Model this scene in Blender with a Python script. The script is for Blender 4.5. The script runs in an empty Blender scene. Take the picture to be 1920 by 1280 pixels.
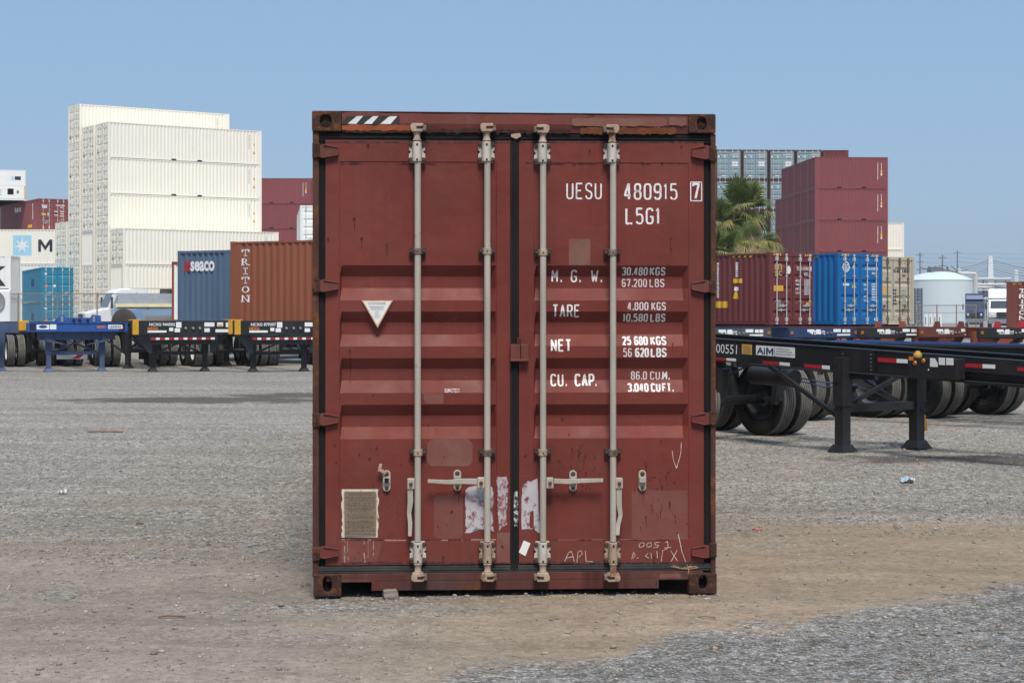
import bpy, bmesh, math, random
import numpy as np
from mathutils import Vector, Matrix
R = math.radians
random.seed(7)
rng = np.random.default_rng(7)
S = bpy.context.scene
COL = S.collection

# ------------------------------------------------------------------ camera, sky, sun, exposure
F, H, HY = 3300.0, 1.706, 588.0          # focal length in photo pixels (1920 wide), eye height, horizon row
cam_d = bpy.data.cameras.new('camera')
cam_d.sensor_width = 36.0
cam_d.lens = 36.0 * F / 1920.0
cam_d.shift_y = -(640.0 - HY) / 1920.0
cam_d.clip_start = 0.1
cam_d.clip_end = 9000
cam = bpy.data.objects.new('camera', cam_d)
COL.objects.link(cam)
cam.location = (0, 0, H)
cam.rotation_euler = (R(90), 0, 0)
S.camera = cam

SUN_AZ, SUN_EL = R(173), R(60)           # azimuth clockwise from +Y
W_ = bpy.data.worlds.new("World"); S.world = W_; W_.use_nodes = True
nt = W_.node_tree
bg = nt.nodes['Background']
sky = nt.nodes.new('ShaderNodeTexSky')
sky.sky_type = 'NISHITA'
sky.sun_disc = False
sky.sun_elevation = SUN_EL
sky.sun_rotation = SUN_AZ
sky.altitude = 0
sky.air_density = 1.0
sky.dust_density = 0.6
sky.ozone_density = 4.0
hz = nt.nodes.new('ShaderNodeMix'); hz.data_type = 'RGBA'          # even bright haze over the clear sky
hz.inputs[0].default_value = 0.78
hz.inputs[7].default_value = (1.93, 3.05, 4.55, 1)
nt.links.new(sky.outputs[0], hz.inputs[6])
nt.links.new(hz.outputs[2], bg.inputs[0])
bg.inputs[1].default_value = 0.10
sd = bpy.data.lights.new('sun', 'SUN')
sd.energy = 3.0
sd.angle = R(18)
sd.color = (1.0, 0.94, 0.85)
sun = bpy.data.objects.new('sun', sd); COL.objects.link(sun)
sdir = Vector((math.sin(SUN_AZ) * math.cos(SUN_EL), math.cos(SUN_AZ) * math.cos(SUN_EL), math.sin(SUN_EL)))
sun.rotation_euler = sdir.to_track_quat('Z', 'Y').to_euler()
sun.location = (20, -20, 40)
S.view_settings.view_transform = 'Standard'
S.view_settings.look = 'None'
S.view_settings.exposure = 0.55
S.view_settings.gamma = 1.0

# ------------------------------------------------------------------ small helpers
def lin(r, g, b):
    f = lambda c: (c / 255 / 12.92) if c / 255 <= 0.04045 else ((c / 255 + 0.055) / 1.055) ** 2.4
    return (f(r), f(g), f(b))

def wx(px, d): return (px - 960.0) / F * d
def wz(py, d): return H - (py - HY) / F * d

class MB:
    """collects shapes into one mesh; tf maps local coordinates"""
    def __init__(s, tf=None):
        s.V = []; s.Fc = []; s.tf = tf; s.sm = []
    def add(s, vs, fs, smooth=False):
        o = len(s.V)
        s.V += [tuple(s.tf(*v)) if s.tf else tuple(v) for v in vs]
        s.Fc += [tuple(i + o for i in f) for f in fs]
        s.sm += [smooth] * len(fs)
        return s
    def box(s, x0, y0, z0, x1, y1, z1):
        v = [(x0, y0, z0), (x1, y0, z0), (x1, y1, z0), (x0, y1, z0), (x0, y0, z1), (x1, y0, z1), (x1, y1, z1), (x0, y1, z1)]
        return s.add(v, [(0, 3, 2, 1), (4, 5, 6, 7), (0, 1, 5, 4), (1, 2, 6, 5), (2, 3, 7, 6), (3, 0, 4, 7)])
    def quad(s, a, b, c, d): return s.add([a, b, c, d], [(0, 1, 2, 3)])
    def bar(s, p, q, w, h, up=(0, 0, 1)):
        p = Vector(p); q = Vector(q); d = (q - p).normalized(); up = Vector(up)
        if abs(d.dot(up)) > .98: up = Vector((1, 0, 0))
        a = d.cross(up).normalized() * (w / 2); b = a.cross(d).normalized() * (h / 2)
        v = [p - a - b, p + a - b, p + a + b, p - a + b, q - a - b, q + a - b, q + a + b, q - a + b]
        return s.add(v, [(0, 1, 2, 3), (7, 6, 5, 4), (0, 4, 5, 1), (1, 5, 6, 2), (2, 6, 7, 3), (3, 7, 4, 0)])
    def lathe(s, prof, c=(0, 0, 0), ax=(0, 0, 1), n=16, smooth=True, arc=1.0):
        c = Vector(c); ax = Vector(ax).normalized()
        u = ax.orthogonal().normalized(); w = ax.cross(u)
        v = []; m = len(prof); nn = n if arc == 1.0 else n + 1
        for i in range(nn):
            a = 2 * math.pi * arc * i / n
            e = u * math.cos(a) + w * math.sin(a)
            for r, t in prof: v.append(c + e * r + ax * t)
        f = []
        for i in range(n):
            j = (i + 1) % nn
            for k in range(m - 1): f.append((i * m + k, j * m + k, j * m + k + 1, i * m + k + 1))
        return s.add(v, f, smooth)
    def tube(s, p, q, r, n=10, r2=None, cap=True):
        p = Vector(p); q = Vector(q); L = (q - p).length; r2 = r if r2 is None else r2
        pr = [(r, 0), (r2, L)]
        if cap: pr = [(0.0001, 0)] + pr + [(0.0001, L)]
        return s.lathe(pr, p, q - p, n)
    def path(s, pts, r, n=6):
        for a, b in zip(pts[:-1], pts[1:]): s.tube(a, b, r, n)
        return s
    def prism(s, pts, f0, f1):
        """polygon pts (u,v); f0,f1 map (u,v) to the two end faces"""
        n = len(pts)
        v = [f0(*p) for p in pts] + [f1(*p) for p in pts]
        f = [tuple(range(n)), tuple(reversed(range(n, 2 * n)))]
        for i in range(n):
            j = (i + 1) % n
            f.append((j, i, n + i, n + j))
        return s.add(v, f)
    def mesh(s, name, sharp=40):
        me = bpy.data.meshes.new(name)
        me.from_pydata([tuple(v) for v in s.V], [], s.Fc)
        if any(s.sm):
            me.polygons.foreach_set('use_smooth', s.sm)
            me.set_sharp_from_angle(angle=R(sharp))
        me.update()
        return me
    def build(s, name, mat, parent=None, bevel=0, **kw):
        o = inst(name, s.mesh(name), mat, parent)
        if bevel:
            b = o.modifiers.new('bevel', 'BEVEL'); b.width = bevel; b.segments = 2; b.limit_method = 'ANGLE'; b.angle_limit = R(50)
        for k, v in kw.items(): o[k] = v
        return o

def inst(name, me, mat, parent=None):
    if not me.materials: me.materials.append(None)
    o = bpy.data.objects.new(name, me); COL.objects.link(o)
    o.material_slots[0].link = 'OBJECT'; o.material_slots[0].material = mat
    if parent: o.parent = parent
    return o

def thing(name, label, cat, loc=(0, 0, 0), rz=0, group=None):
    o = bpy.data.objects.new(name, None); COL.objects.link(o)
    o.location = loc; o.rotation_euler = (0, 0, rz); o.empty_display_size = .2
    return tag(o, label, cat, group)
def tag(o, label, cat, group=None):
    o['label'] = label; o['category'] = cat
    if group: o['group'] = group
    return o

# ------------------------------------------------------------------ materials
class NT:
    def __init__(s, name):
        s.m = bpy.data.materials.new(name); s.m.use_nodes = True
        s.t = s.m.node_tree; s.b = s.t.nodes['Principled BSDF']; s.co = None
    def n(s, ty, **kw):
        x = s.t.nodes.new(ty)
        for k, v in kw.items(): setattr(x, k, v)
        return x
    def l(s, a, b): s.t.links.new(a, b)
    def coord(s, rnd=True):
        if s.co: return s.co
        tc = s.n('ShaderNodeTexCoord'); s.co = tc.outputs['Object']
        if rnd:
            oi = s.n('ShaderNodeObjectInfo'); mu = s.n('ShaderNodeMath', operation='MULTIPLY'); mu.inputs[1].default_value = 57.0
            s.l(oi.outputs['Random'], mu.inputs[0])
            ad = s.n('ShaderNodeVectorMath', operation='ADD'); s.l(s.co, ad.inputs[0]); s.l(mu.outputs[0], ad.inputs[1])
            s.co = ad.outputs[0]
        return s.co
    def noise(s, scale, detail=5, rough=.6, vec=None, sc3=None, dist=0):
        v = vec or s.coord()
        if sc3:
            mp = s.n('ShaderNodeMapping'); mp.inputs['Scale'].default_value = sc3; s.l(v, mp.inputs[0]); v = mp.outputs[0]
        x = s.n('ShaderNodeTexNoise'); x.inputs['Scale'].default_value = scale; x.inputs['Detail'].default_value = detail
        x.inputs['Roughness'].default_value = rough; x.inputs['Distortion'].default_value = dist
        s.l(v, x.inputs['Vector']); return x.outputs['Fac']
    def rng(s, f, a, b, c=0., d=1., smooth=False):
        x = s.n('ShaderNodeMapRange'); x.clamp = True
        if smooth: x.interpolation_type = 'SMOOTHSTEP'
        s.l(f, x.inputs[0]); x.inputs[1].default_value = a; x.inputs[2].default_value = b; x.inputs[3].default_value = c; x.inputs[4].default_value = d
        return x.outputs[0]
    def math(s, op, a, b):
        x = s.n('ShaderNodeMath', operation=op)
        for i, q in enumerate((a, b)):
            if isinstance(q, (int, float)): x.inputs[i].default_value = q
            else: s.l(q, x.inputs[i])
        return x.outputs[0]
    def mix(s, fac, a, b, mode='MIX'):
        x = s.n('ShaderNodeMix', data_type='RGBA', blend_type=mode)
        for i, q in ((0, fac), (6, a), (7, b)):
            if isinstance(q, (int, float)): x.inputs[i].default_value = q
            elif isinstance(q, tuple): x.inputs[i].default_value = q + (1,) if len(q) == 3 else q
            else: s.l(q, x.inputs[i])
        return x.outputs[2]
    def scale(s, col, f):
        x = s.n('ShaderNodeVectorMath', operation='SCALE')
        if isinstance(col, tuple): x.inputs[0].default_value = col
        else: s.l(col, x.inputs[0])
        s.l(f, x.inputs[3]); return x.outputs[0]
    def bump(s, h, strength, dist=.01):
        x = s.n('ShaderNodeBump'); x.inputs['Strength'].default_value = strength; x.inputs['Distance'].default_value = dist
        s.l(h, x.inputs['Height']); s.l(x.outputs[0], s.b.inputs['Normal'])
    def out(s, col, rough=.6, metal=0., spec=.4):
        for k, q in (('Base Color', col), ('Roughness', rough), ('Metallic', metal)):
            if isinstance(q, (int, float)): s.b.inputs[k].default_value = q
            elif isinstance(q, tuple): s.b.inputs[k].default_value = q + (1,)
            else: s.l(q, s.b.inputs[k])
        s.b.inputs['Specular IOR Level'].default_value = spec
        return s.m

RUST = (.085, .032, .016); RUST2 = (.20, .075, .03)
def paint(name, col, rough=.55, metal=0., var=.12, vs=2.5, streak=.0, rust=0., rs=6., bump=0., bs=30., spec=.35, sc3=None, objvar=0., rustcol=RUST, speck=0., dirt=(.10, .075, .055), dirtk=0.):
    n = NT(name); n.coord()
    c = n.scale(col, n.rng(n.noise(vs, 6, .62, sc3=sc3), .25, .75, 1 - var, 1 + var))
    if objvar:
        oi = n.n('ShaderNodeObjectInfo')
        c = n.scale(c, n.rng(oi.outputs['Random'], 0, 1, 1 - objvar, 1 + objvar))
    if streak:
        f = n.noise(1.0, 5, .65, sc3=(9, 9, .35))
        c = n.mix(n.math('MULTIPLY', n.rng(f, .5, .75), streak), c, tuple(q * .45 for q in col))
        f2 = n.noise(1.0, 5, .65, sc3=(14, 14, .5))
        c = n.mix(n.math('MULTIPLY', n.rng(f2, .58, .8), streak * .7), c, tuple(min(1, q * 1.5 + .03) for q in col))
    if dirtk:
        c = n.mix(n.math('MULTIPLY', n.rng(n.noise(1.7, 7, .7), .42, .72), dirtk), c, dirt)
    rg = rough
    if speck:
        f = n.rng(n.noise(26, 3, .5), .70, .76); c = n.mix(n.math('MULTIPLY', f, speck), c, RUST)
    if rust:
        f = n.noise(rs, 9, .72)
        k = n.rng(f, .66 - rust * .34, .74 - rust * .34)
        rc = n.mix(n.rng(n.noise(rs * 5, 5, .7), .35, .7), rustcol, RUST2)
        c = n.mix(k, c, rc); rg = n.rng(k, 0, 1, rough, .9)
    if bump: n.bump(n.noise(bs, 6, .6), bump)
    return n.out(c, rg, metal, spec)

M = {}
def doormat():
    n = NT('door_red'); n.coord()
    base = (.158, .0290, .0205)
    c = n.scale(base, n.rng(n.noise(1.7, 7, .62), .25, .75, .84, 1.16))
    c = n.mix(n.math('MULTIPLY', n.rng(n.noise(1.0, 6, .6, sc3=(1.6, 1.6, .55)), .46, .70), .42), c, (.168, .050, .040))      # chalked, faded areas
    c = n.mix(n.math('MULTIPLY', n.rng(n.noise(1.0, 5, .65, sc3=(10, 10, .32)), .52, .76), .30), c, (.085, .021, .017))      # run-off streaks
    c = n.mix(n.math('MULTIPLY', n.rng(n.noise(1.0, 5, .65, sc3=(15, 15, .45)), .58, .8), .22), c, (.27, .085, .07))
    c = n.mix(n.math('MULTIPLY', n.rng(n.noise(1.9, 7, .7), .5, .75), .14), c, (.11, .08, .062))                              # dust
    tc = n.n('ShaderNodeTexCoord'); sz = n.n('ShaderNodeSeparateXYZ'); n.l(tc.outputs['Object'], sz.inputs[0])
    low = n.math('MULTIPLY', n.rng(sz.outputs[2], .62, .14), n.rng(n.noise(5, 7, .7), .42, .68))
    c = n.mix(n.math('MULTIPLY', low, .42), c, (.105, .062, .045))                                                            # splashed dirt near the bottom
    f = n.noise(11, 9, .74); k = n.rng(f, .665, .715); c = n.mix(n.math('MULTIPLY', k, .9), c, n.mix(n.rng(n.noise(50, 5, .7), .35, .7), RUST, RUST2))
    k2 = n.rng(n.noise(38, 3, .5), .70, .75); c = n.mix(n.math('MULTIPLY', k2, .6), c, (.06, .026, .018))
    sc_ = n.rng(n.noise(1.0, 3, .5, sc3=(3, 3, 60)), .735, .76); c = n.mix(n.math('MULTIPLY', sc_, .35), c, (.30, .13, .11))   # fine scrapes
    h = n.math('ADD', n.math('MULTIPLY', n.noise(2.6, 3, .5), 3.0), n.math('MULTIPLY', n.noise(15, 6, .6), .22))
    n.bump(h, .35, .02)
    return n.out(c, n.rng(n.noise(3, 5, .6), .3, .7, .52, .75), 0, .28)
M['door_red'] = doormat()
M['frame_red'] = paint('frame_red', (.150, .036, .029), .65, var=.2, vs=2, streak=.4, rust=.30, rs=5, bump=.2, bs=20, dirtk=.3, spec=.25)
M['sill_red'] = paint('sill_red', (.098, .028, .022), .75, var=.3, vs=3, streak=1.0, rust=.32, rs=4, bump=.2, bs=20, dirtk=.75, dirt=(.075, .055, .045), spec=.25)
M['post_rust'] = paint('post_rust', (.085, .036, .027), .8, var=.35, vs=6, streak=.6, rust=.45, rs=6, bump=.35, bs=35, sc3=(4, 4, .6), spec=.2)
M['casting'] = paint('casting', (.055, .026, .019), .85, var=.4, vs=18, rust=.45, rs=14, bump=.7, bs=60, spec=.2)
M['rust'] = paint('rust', (.16, .05, .025), .9, var=.4, vs=12, rust=.5, rs=18, bump=.6, bs=70, spec=.15)
M['rust_orange'] = paint('rust_orange', (.27, .075, .035), .85, var=.25, vs=8, rust=.22, rs=20, bump=.4, bs=50, spec=.15)
M['rust_dark'] = paint('rust_dark', (.05, .026, .018), .9, var=.5, vs=40, bump=.6, bs=90, spec=.1)
M['stain'] = paint('stain', (.075, .028, .021), .85, var=.4, vs=30, spec=.1)
M['gasket'] = paint('gasket', (.013, .0125, .013), .75, var=.3, vs=5, dirtk=.06, spec=.15)
M['gasket_dusty'] = paint('gasket_dusty', (.038, .038, .040), .8, var=.5, vs=5, dirtk=.7, dirt=(.085, .08, .074), spec=.2)
M['zinc'] = paint('zinc', (.395, .35, .288), .62, metal=.0, var=.18, vs=7, streak=.35, rust=.10, rs=9, bump=.15, bs=50, spec=.4, sc3=(1, 1, .35))
M['zinc_white'] = paint('zinc_white', (.52, .465, .39), .6, var=.2, vs=9, rust=.16, rs=12, bump=.2, bs=60, spec=.4, rustcol=(.15, .075, .045))
M['bracket_dark'] = paint('bracket_dark', (.045, .032, .027), .75, var=.4, vs=18, rust=.3, rs=16, bump=.3, bs=60, spec=.3)
M['zinc_rust'] = paint('zinc_rust', (.37, .275, .20), .65, var=.3, vs=14, rust=.36, rs=13, bump=.3, bs=60, spec=.35, rustcol=(.15, .075, .045))
M['bracket'] = paint('bracket', (.17, .13, .105), .7, var=.35, vs=18, rust=.42, rs=16, bump=.3, bs=60, spec=.3)
M['bolt'] = paint('bolt', (.07, .045, .034), .7, var=.4, vs=40, rust=.4, rs=30, spec=.3)
M['hole'] = paint('hole', (.006, .005, .005), .9, var=.2)
M['scratch'] = paint('scratch', (.42, .29, .26), .9, var=.3, vs=30)
M['chalk'] = paint('chalk', (.52, .41, .37), .9, var=.3, vs=60)

def worn(name, col, under, k=.5, sc=22, rough=.7):
    n = NT(name); n.coord(False)
    f = n.rng(n.noise(sc, 7, .7), k - .05, k + .05)
    return n.out(n.mix(f, under, n.scale(col, n.rng(n.noise(9), .2, .8, .85, 1.1))), rough)
DR = (.168, .0285, .0215)
M['letter'] = worn('letter', (.76, .72, .69), DR, .365, 34)
M['letter_faint'] = worn('letter_faint', (.66, .56, .53), DR, .36, 50)
M['drip'] = worn('drip', (.075, .027, .018), DR, .50, 45)
M['grime'] = worn('grime', (.028, .020, .016), DR, .47, 38)
M['paper_torn'] = worn('paper_torn', (.47, .44, .455), DR, .42, 20)
M['paper_streaky'] = worn('paper_streaky', (.46, .41, .425), (.25, .09, .08), .50, 45)
M['paper_on_rubber'] = worn('paper_on_rubber', (.55, .54, .55), (.02, .02, .022), .52, 45)
M['paper'] = paint('paper', (.74, .73, .71), .7, var=.06)
M['chevron_white'] = worn('chevron_white', (.68, .66, .64), (.24, .09, .06), .33, 30)
M['chevron_black'] = paint('chevron_black', (.03, .026, .02), .7, var=.3, vs=20)
M['faded'] = worn('faded', (.19, .082, .064), (.18, .06, .047), .47, 5)
M['faded_low'] = worn('faded_low', (.175, .058, .045), (.17, .044, .034), .47, 5)
M['plate_bronze'] = paint('plate_bronze', (.205, .15, .103), .6, metal=.0, var=.2, vs=10, sc3=(1, 1, 6))
M['plate_edge'] = worn('plate_edge', (.62, .55, .46), (.36, .16, .06), .40, 16)
M['plate_text'] = paint('plate_text', (.115, .085, .06), .7, var=.3, vs=40)
M['ink'] = paint('ink', (.22, .23, .25), .7, var=.3, vs=40)
M['orange_edge'] = paint('orange_edge', (.62, .36, .20), .7, var=.3, vs=20)

# container paints
def cpaint(name, col, **kw):
    a = dict(rough=.5, var=.06, vs=.8, streak=.12, objvar=.05, spec=.3); a.update(kw)
    return paint(name, col, **a)
CP = {
 'cream': cpaint('cream_paint', (.87, .815, .70), streak=.02, var=.025, objvar=.012),
 'maroon': cpaint('maroon_paint', (.205, .052, .05), streak=.08),
 'maroon_far': cpaint('maroon_far_paint', (.235, .065, .065), streak=.05),
 'maroon_side': cpaint('maroon_old_paint', (.165, .04, .038), streak=.25),
 'blue': cpaint('blue_paint', (.006, .125, .36), streak=.1),
 'beige': cpaint('beige_paint', (.46, .41, .31), streak=.35, rust=.10, rs=2.5),
 'slate': cpaint('slate_blue_paint', (.095, .145, .215), streak=.3, rust=.06, rs=2.5),
 'rustred': cpaint('rust_red_paint', (.27, .085, .042), streak=.4, rust=.05, rs=3),
 'grey': cpaint('grey_blue_paint', (.235, .32, .355), streak=.4, rust=.13, rs=2),
 'teal': cpaint('teal_paint', (.02, .20, .33), streak=.2),
 'white': cpaint('white_paint', (.80, .80, .77), streak=.08),
 'darkgrey': cpaint('dark_grey_paint', (.09, .115, .145), streak=.2),
 'navy': cpaint('navy_paint', (.04, .09, .19), streak=.2),
 'brown': cpaint('brown_paint', (.16, .045, .03), streak=.25),
}
M['bar_light'] = paint('bar_light', (.50, .50, .48), .5, var=.1)
M['bar_cream'] = paint('bar_cream', (.82, .77, .66), .5, var=.1)
M['gasket_cream'] = paint('gasket_cream', (.40, .38, .31), .7, var=.1)
M['pale_mark'] = paint('pale_mark', (.50, .50, .46), .6, var=.1)
M['dark_gap'] = paint('dark_gap', (.012, .01, .01), .9, var=.2)
M['white_mark'] = paint('white_mark', (.78, .78, .77), .6, var=.05)
M['grey_mark'] = paint('grey_mark', (.32, .33, .33), .6, var=.1)
M['yellow_mark'] = paint('yellow_mark', (.72, .40, .03), .6, var=.08)
M['red_mark'] = paint('red_mark', (.42, .02, .03), .5, var=.1)
M['gold_mark'] = paint('gold_mark', (.50, .33, .12), .6, var=.1)
M['sky_mark'] = paint('sky_mark', (.36, .62, .76), .6, var=.06)
M['ink_dark'] = paint('ink_dark', (.03, .035, .045), .6, var=.1)
M['navy_mark'] = paint('navy_mark', (.02, .06, .16), .6, var=.1)
M['orange_mark'] = paint('orange_mark', (.62, .20, .03), .6, var=.1)
M['cyan_mark'] = paint('cyan_mark', (.15, .55, .6), .6, var=.1)
M['plate_grey'] = paint('plate_grey', (.22, .21, .19), .5, var=.15)
# chassis
M['black_steel'] = paint('black_steel', (.013, .0135, .015), .5, var=.35, vs=3, rust=.07, rs=4, streak=.3, dirtk=.5, dirt=(.05, .045, .04), bump=.08, spec=.4)
M['grey_steel'] = paint('grey_steel', (.06, .063, .068), .6, var=.3, vs=3, dirtk=.5, dirt=(.085, .075, .065), spec=.35)
M['blue_steel'] = paint('blue_steel', (.02, .085, .32), .5, var=.2, vs=3, dirtk=.25, dirt=(.06, .06, .07), spec=.4)
M['blue_dusty'] = paint('blue_dusty', (.055, .085, .17), .65, var=.25, vs=3, dirtk=.45, dirt=(.12, .12, .12), rust=.05)
M['navy_steel'] = paint('navy_steel', (.02, .042, .105), .55, var=.2, vs=3, dirtk=.3, dirt=(.05, .05, .055))
M['red_steel'] = paint('red_steel', (.26, .055, .025), .65, var=.25, vs=3, dirtk=.3, dirt=(.16, .09, .06), rust=.06)
M['dkred_steel'] = paint('dkred_steel', (.13, .034, .026), .65, var=.25, vs=3, dirtk=.3, dirt=(.10, .06, .05), rust=.1)
M['teal_steel'] = paint('teal_steel', (.16, .24, .24), .6, var=.25, vs=2, dirtk=.4, dirt=(.12, .11, .09))
def tyremat():
    n = NT('tyre'); co = n.coord(False); sx = n.n('ShaderNodeSeparateXYZ'); n.l(co, sx.inputs[0])
    yy = n.math('MULTIPLY', sx.outputs[1], sx.outputs[1]); zz = n.math('MULTIPLY', sx.outputs[2], sx.outputs[2]); rr = n.math('SQRT', n.math('ADD', yy, zz), 0)
    tread = n.rng(rr, .500, .512)
    dust = n.mix(n.rng(n.noise(5, 6, .7), .3, .7), (.105, .098, .088), (.19, .178, .16))
    side = n.mix(n.rng(n.noise(4, 6, .7), .45, .8), (.016, .0155, .015), (.05, .046, .041))
    return n.out(n.mix(tread, side, dust), .9, 0, .15)
M['tyre'] = tyremat()
M['tyre_side'] = paint('tyre_side', (.022, .022, .022), .8, var=.25, vs=6, dirtk=.3, dirt=(.06, .057, .052), spec=.2)
M['rim_white'] = paint('rim_white', (.62, .61, .58), .5, var=.2, vs=6, dirtk=.25, dirt=(.25, .22, .19))
M['rim_dark'] = paint('rim_dark', (.06, .065, .07), .6, var=.3, vs=6, dirtk=.5, dirt=(.09, .085, .075))
M['amber'] = paint('amber', (.38, .12, .012), .35, var=.2, spec=.6)
M['yellow_steel'] = paint('yellow_steel', (.60, .31, .02), .5, var=.15, vs=6, dirtk=.2)
M['yellow_knob'] = paint('yellow_knob', (.50, .27, .05), .7, var=.3, vs=30, bump=.5, bs=60)
M['chrome'] = paint('chrome', (.62, .63, .64), .22, metal=1., var=.06, bump=.1, bs=3)
M['tank_dark'] = paint('tank_dark', (.05, .04, .033), .6, var=.2)
M['steel_band'] = paint('steel_band', (.40, .43, .46), .45, metal=.2, var=.15)
M['yellow_rail'] = paint('yellow_rail', (.74, .66, .42), .6, var=.1)
M['truck_white'] = paint('truck_white', (.78, .79, .80), .35, var=.05, spec=.5)
M['truck_blue'] = paint('truck_blue', (.008, .028, .12), .35, var=.1, spec=.5)
M['glass_dark'] = paint('glass_dark', (.05, .07, .08), .12, var=.1, spec=.7)
M['glass_green'] = paint('glass_green', (.30, .36, .20), .2, var=.1, spec=.7)
M['black_plastic'] = paint('black_plastic', (.02, .02, .022), .6, var=.1)
M['galv'] = paint('galv', (.30, .30, .29), .5, metal=.4, var=.15)
M['galv_rust'] = paint('galv_rust', (.24, .20, .16), .7, var=.2, rust=.2, rs=5)
M['tank_white'] = paint('tank_white', (.57, .635, .66), .6, var=.03, vs=.3, streak=.06)
M['pylon'] = paint('pylon', (.78, .79, .80), .6, var=.03)
M['cable'] = paint('cable', (.16, .19, .23), .7, var=.1)
M['pole_grey'] = paint('pole_grey', (.14, .15, .16), .8, var=.1)
M['pipe_white'] = paint('pipe_white', (.55, .54, .53), .5, var=.05)
M['concrete'] = paint('concrete', (.24, .205, .165), .9, var=.2, vs=12, bump=.6, bs=40, spec=.2)
M['twig'] = paint('twig', (.20, .13, .08), .9, var=.3)
M['blue_plastic'] = paint('blue_plastic', (.34, .45, .56), .4, var=.3, vs=20)
M['white_plastic'] = paint('white_plastic', (.75, .77, .78), .4, var=.2, vs=20)
M['pink_plastic'] = paint('pink_plastic', (.55, .10, .10), .5, var=.2)
def leafmat(name, a, b, c, sc=3.5):
    n = NT(name); n.coord(False)
    f = n.rng(n.noise(sc, 4, .6), .3, .7)
    col = n.mix(f, a, b)
    col = n.mix(n.rng(n.noise(9, 3, .6), .55, .72), col, c)
    m = n.out(col, .5, 0, .35)
    tr = n.n('ShaderNodeBsdfTranslucent'); n.l(col, tr.inputs[0]); mx = n.n('ShaderNodeMixShader'); mx.inputs[0].default_value = .35
    n.l(n.b.outputs[0], mx.inputs[1]); n.l(tr.outputs[0], mx.inputs[2]); n.l(mx.outputs[0], n.t.nodes['Material Output'].inputs['Surface'])
    return m
M['frond'] = leafmat('frond', (.07, .115, .028), (.155, .18, .05), (.28, .235, .10))
M['frond_low'] = leafmat('frond_low', (.17, .195, .05), (.31, .28, .09), (.42, .30, .15))
M['frond_dead'] = leafmat('frond_dead', (.30, .21, .12), (.46, .34, .21), (.16, .105, .065))
M['palm_trunk'] = paint('palm_trunk', (.16, .125, .095), .9, var=.35, vs=14, sc3=(1, 1, 4), bump=.6, bs=20)

# ------------------------------------------------------------------ block lettering made with the text curve, flattened to mesh once, before anything else
_TX = {}
def text2d(s, bold=0.0):
    k = (s, bold)
    if k in _TX: return _TX[k]
    cu = bpy.data.curves.new('lettering_source', 'FONT'); cu.body = s; cu.size = 1; cu.offset = bold; cu.resolution_u = 3
    o = bpy.data.objects.new('lettering_source', cu); COL.objects.link(o)
    me = bpy.data.meshes.new_from_object(o.evaluated_get(bpy.context.evaluated_depsgraph_get()))
    V = [(v.co.x, v.co.y) for v in me.vertices]; Fs = [tuple(p.vertices) for p in me.polygons]
    bpy.data.objects.remove(o); bpy.data.curves.remove(cu); bpy.data.meshes.remove(me)
    xs = [v[0] for v in V]; ys = [v[1] for v in V]
    x0, x1, y0, y1 = min(xs), max(xs), min(ys), max(ys)
    V = [((x - x0) / (x1 - x0), (y - y0) / (y1 - y0)) for x, y in V]
    _TX[k] = (V, Fs); return _TX[k]
for s_, b_ in (('T', 0), ('R', 0), ('I', 0), ('O', 0), ('N', 0), ('seaco', .035), ('tex', .03), ('M', .03), ('K', .02), ('m', .02), ('sc', .02), ('200551', 0), ('Ai', .02),
               ('AMERICAN', 0), ('INTERMODAL', 0), ('MANAGEMENT', 0), ('NEXG', .03), ('NCXG 944502', .02), ('NCXG 879207', .02), ('LEASING', .02), ('MARATHON', .02), ('22', .02), ('CAUTION', .03), ('COSCO', .03),
               ('MGW', .02), ('TARE', .02), ('NET', .02), ('CU.CAP.', .02), ('TCKU 107001', .02), ('CSNU 610054 0', .02), ('45G1', .02), ('4502', .02)):
    text2d(s_, b_)

def fit(s, bold, u0, u1, v0, v1):
    V, Fs = text2d(s, bold)
    return [(u0 + x * (u1 - u0), v0 + y * (v1 - v0)) for x, y in V], Fs

def decal(mb, V, Fs, fn):
    mb.add([fn(*v) for v in V], Fs); return mb

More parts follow.
